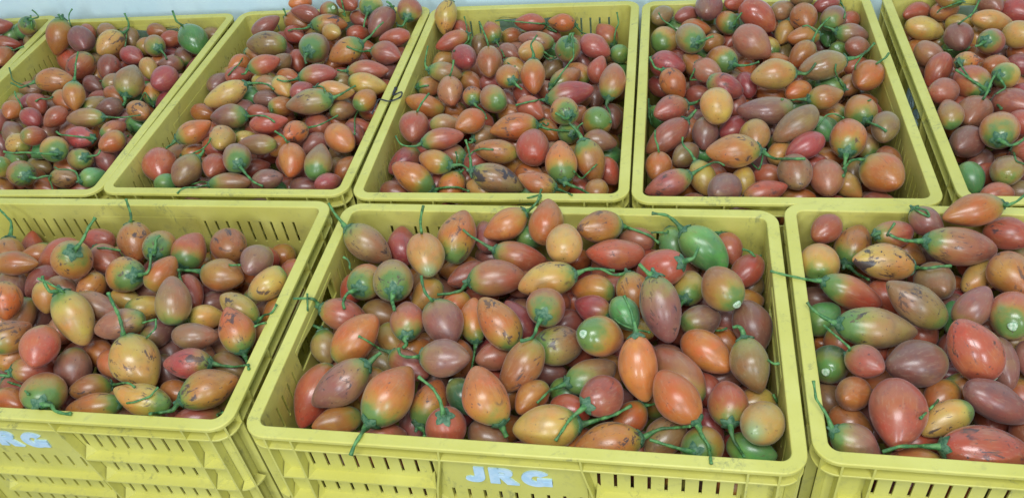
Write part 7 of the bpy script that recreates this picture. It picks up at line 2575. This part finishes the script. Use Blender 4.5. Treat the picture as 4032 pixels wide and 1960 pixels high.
773 987 -103 60 -78 -18 270 207
764 1121 -104 -26 97 -2 276 190
796 798 -104 -46 -88 8 319 213
911 1127 -104 -55 -67 -50 289 194
754 845 -105 26 -92 -29 267 202
1006 1164 -106 81 -59 -1 306 230
787 914 -106 -45 88 -13 286 218
849 788 -107 -98 -14 -14 282 193
853 984 -107 16 97 18 284 204
901 1071 -108 64 64 -42 313 214
920 881 -108 -63 77 -9 267 202
707 1142 -108 -44 -90 -2 299 209
735 926 -108 58 79 -19 339 227
815 1214 -109 88 -48 2 253 193
696 825 -165 82 -49 30 286 216
876 1265 -123 -68 -71 -17 258 197
1059 1243 -148 -19 -91 37 305 224
853 805 -135 -79 61 8 283 199
841 1276 -152 90 -19 -40 312 210
998 1243 -165 71 69 -16 280 201
936 784 -167 78 -54 31 325 215
634 839 -130 58 80 -17 285 206
761 1312 -128 -92 -34 -20 269 196
776 820 -136 -89 -42 -20 327 226
928 1256 -120 -42 84 36 296 212
905 760 -168 91 -31 28 300 194
720 842 -135 67 -75 -2 304 206
841 781 -170 -88 47 -9 283 209
991 1268 -132 88 -12 -47 287 205
901 1258 -161 -12 -80 -58 307 213
813 1313 -170 81 47 36 319 214
744 1303 -164 -35 63 -69 293 194
951 1269 -168 33 91 -23 317 223
799 785 -145 -88 -14 -45 292 202
"""
TWIGS = [([[-1596, 12710, 30], [-1640, 12513, 30], [-1500, 12565, 30], [-1515, 12407, 30], [-1699, 12323, 30], [-1871, 12425, 30], [-1927, 12238, 30], [-1980, 11997, 30]], 'curled black dry stalk lying over the rims between third and fourth back crates')]
def parse(l):
    t = l.split('|'); h = t[0].split(); v = [float(x) for x in h[:8]]
    P = np.array(v[:3])/1e4; A = np.array(v[3:6])/1e3; A /= np.linalg.norm(A)
    st = None
    if t[1]: q = np.array([float(x) for x in t[1].split()]).reshape(-1, 3)/1e4; st = q
    return P, A, v[6]/1e4, v[7]/1e4, h[8], h[9:], st, t[2] if len(t) > 2 else ''
def params(code):
    col = code[0]; g = {'0': 0, '1': .55, '2': 1.0, '3': 1.45}[code[1]]; fl = code[4:]
    mark = 2.0 if 'K' in fl else (1.0 if 'k' in fl else .25); gl = .9 if 'w' in fl else .25
    if col == 'g': g = g*.6
    return col, g, mark, gl, (1.0 if 'G' in fl else 0.0), 'c' in fl
stuff = Geo()
def fruit_part(geo, P, A, a, b, code, st, seed, ns, nr):
    col, g, mk, gl, gt, sc = params(code); body(geo, P, A, a, b, col, g, mk, gl, gt, seed, ns, nr)
for i, l in enumerate(FRUITS.strip().split('\n')):
    P, A, a, b, code, rest, st, lab = parse(l); col, g, mk, gl, gt, sc = params(code); seed = i*13+5
    big = b > .019
    if not lab:
        body(stuff, P, A, a, b, col, g, mk, gl, gt, seed, 18, 13)
        if st is not None: calyx(stuff, P, A, a, b, seed, 1); stalk(stuff, st, b, seed, 2)
        elif sc: scar(stuff, P, A, a, b, seed, 3)
        continue
    base = P-np.array((0, 0, b)); gg = Geo(); body(gg, P, A, a, b, col, g, mk, gl, gt, seed, 30, 22)
    whole = st is None and not sc
    me = gg.build('tree_tomato' if whole else 'fruit_body', [SKIN], base)
    if whole: o = link('tree_tomato', me, None, base)
    else:
        o = empty('tree_tomato', base); link('fruit_body', me, o)
        if st is not None:
            g1 = Geo(); calyx(g1, P, A, a, b, seed, 0); link('calyx', g1.build('calyx', [CALYX], base), o)
            g2 = Geo(); stalk(g2, st, b, seed, 0); link('stalk', g2.build('stalk', [STEM], base), o)
        else:
            g1 = Geo(); scar(g1, P, A, a, b, seed, 0); link('stalk_scar', g1.build('stalk_scar', [SCAR], base), o)
    tag(o, lab, 'tree tomato', 'tree tomatoes heaped in the yellow crates')
rg = random.Random(3)
for i, l in enumerate(FILL.strip().split('\n')):
    v = [float(x) for x in l.split()]; A = np.array(v[3:6])/100; A /= np.linalg.norm(A)
    body(stuff, np.array(v[:3])/1e3, A, v[6]/1e4, v[7]/1e4, rg.choice('oosssrrrpoq'), rg.choice((0, 0, .3, .8)), .3, .3, 0, i+9000, 14, 10)
so = link('tree_tomatoes', stuff.build('tree_tomatoes', [SKIN, CALYX, STEM, SCAR])); tag(so, 'smaller showing tree tomatoes packed between and beneath the others in the crates', 'tree tomatoes', kind='stuff')
for i, (pts, lab) in enumerate(TWIGS):
    g1 = Geo(); stalk(g1, np.array(pts)/1e4, .017, 77+i, 0); q = np.array(pts)/1e4; o = link('loose_stalk', g1.build('loose_stalk', [DRY], q[0]), None, q[0]); tag(o, lab, 'stalk')
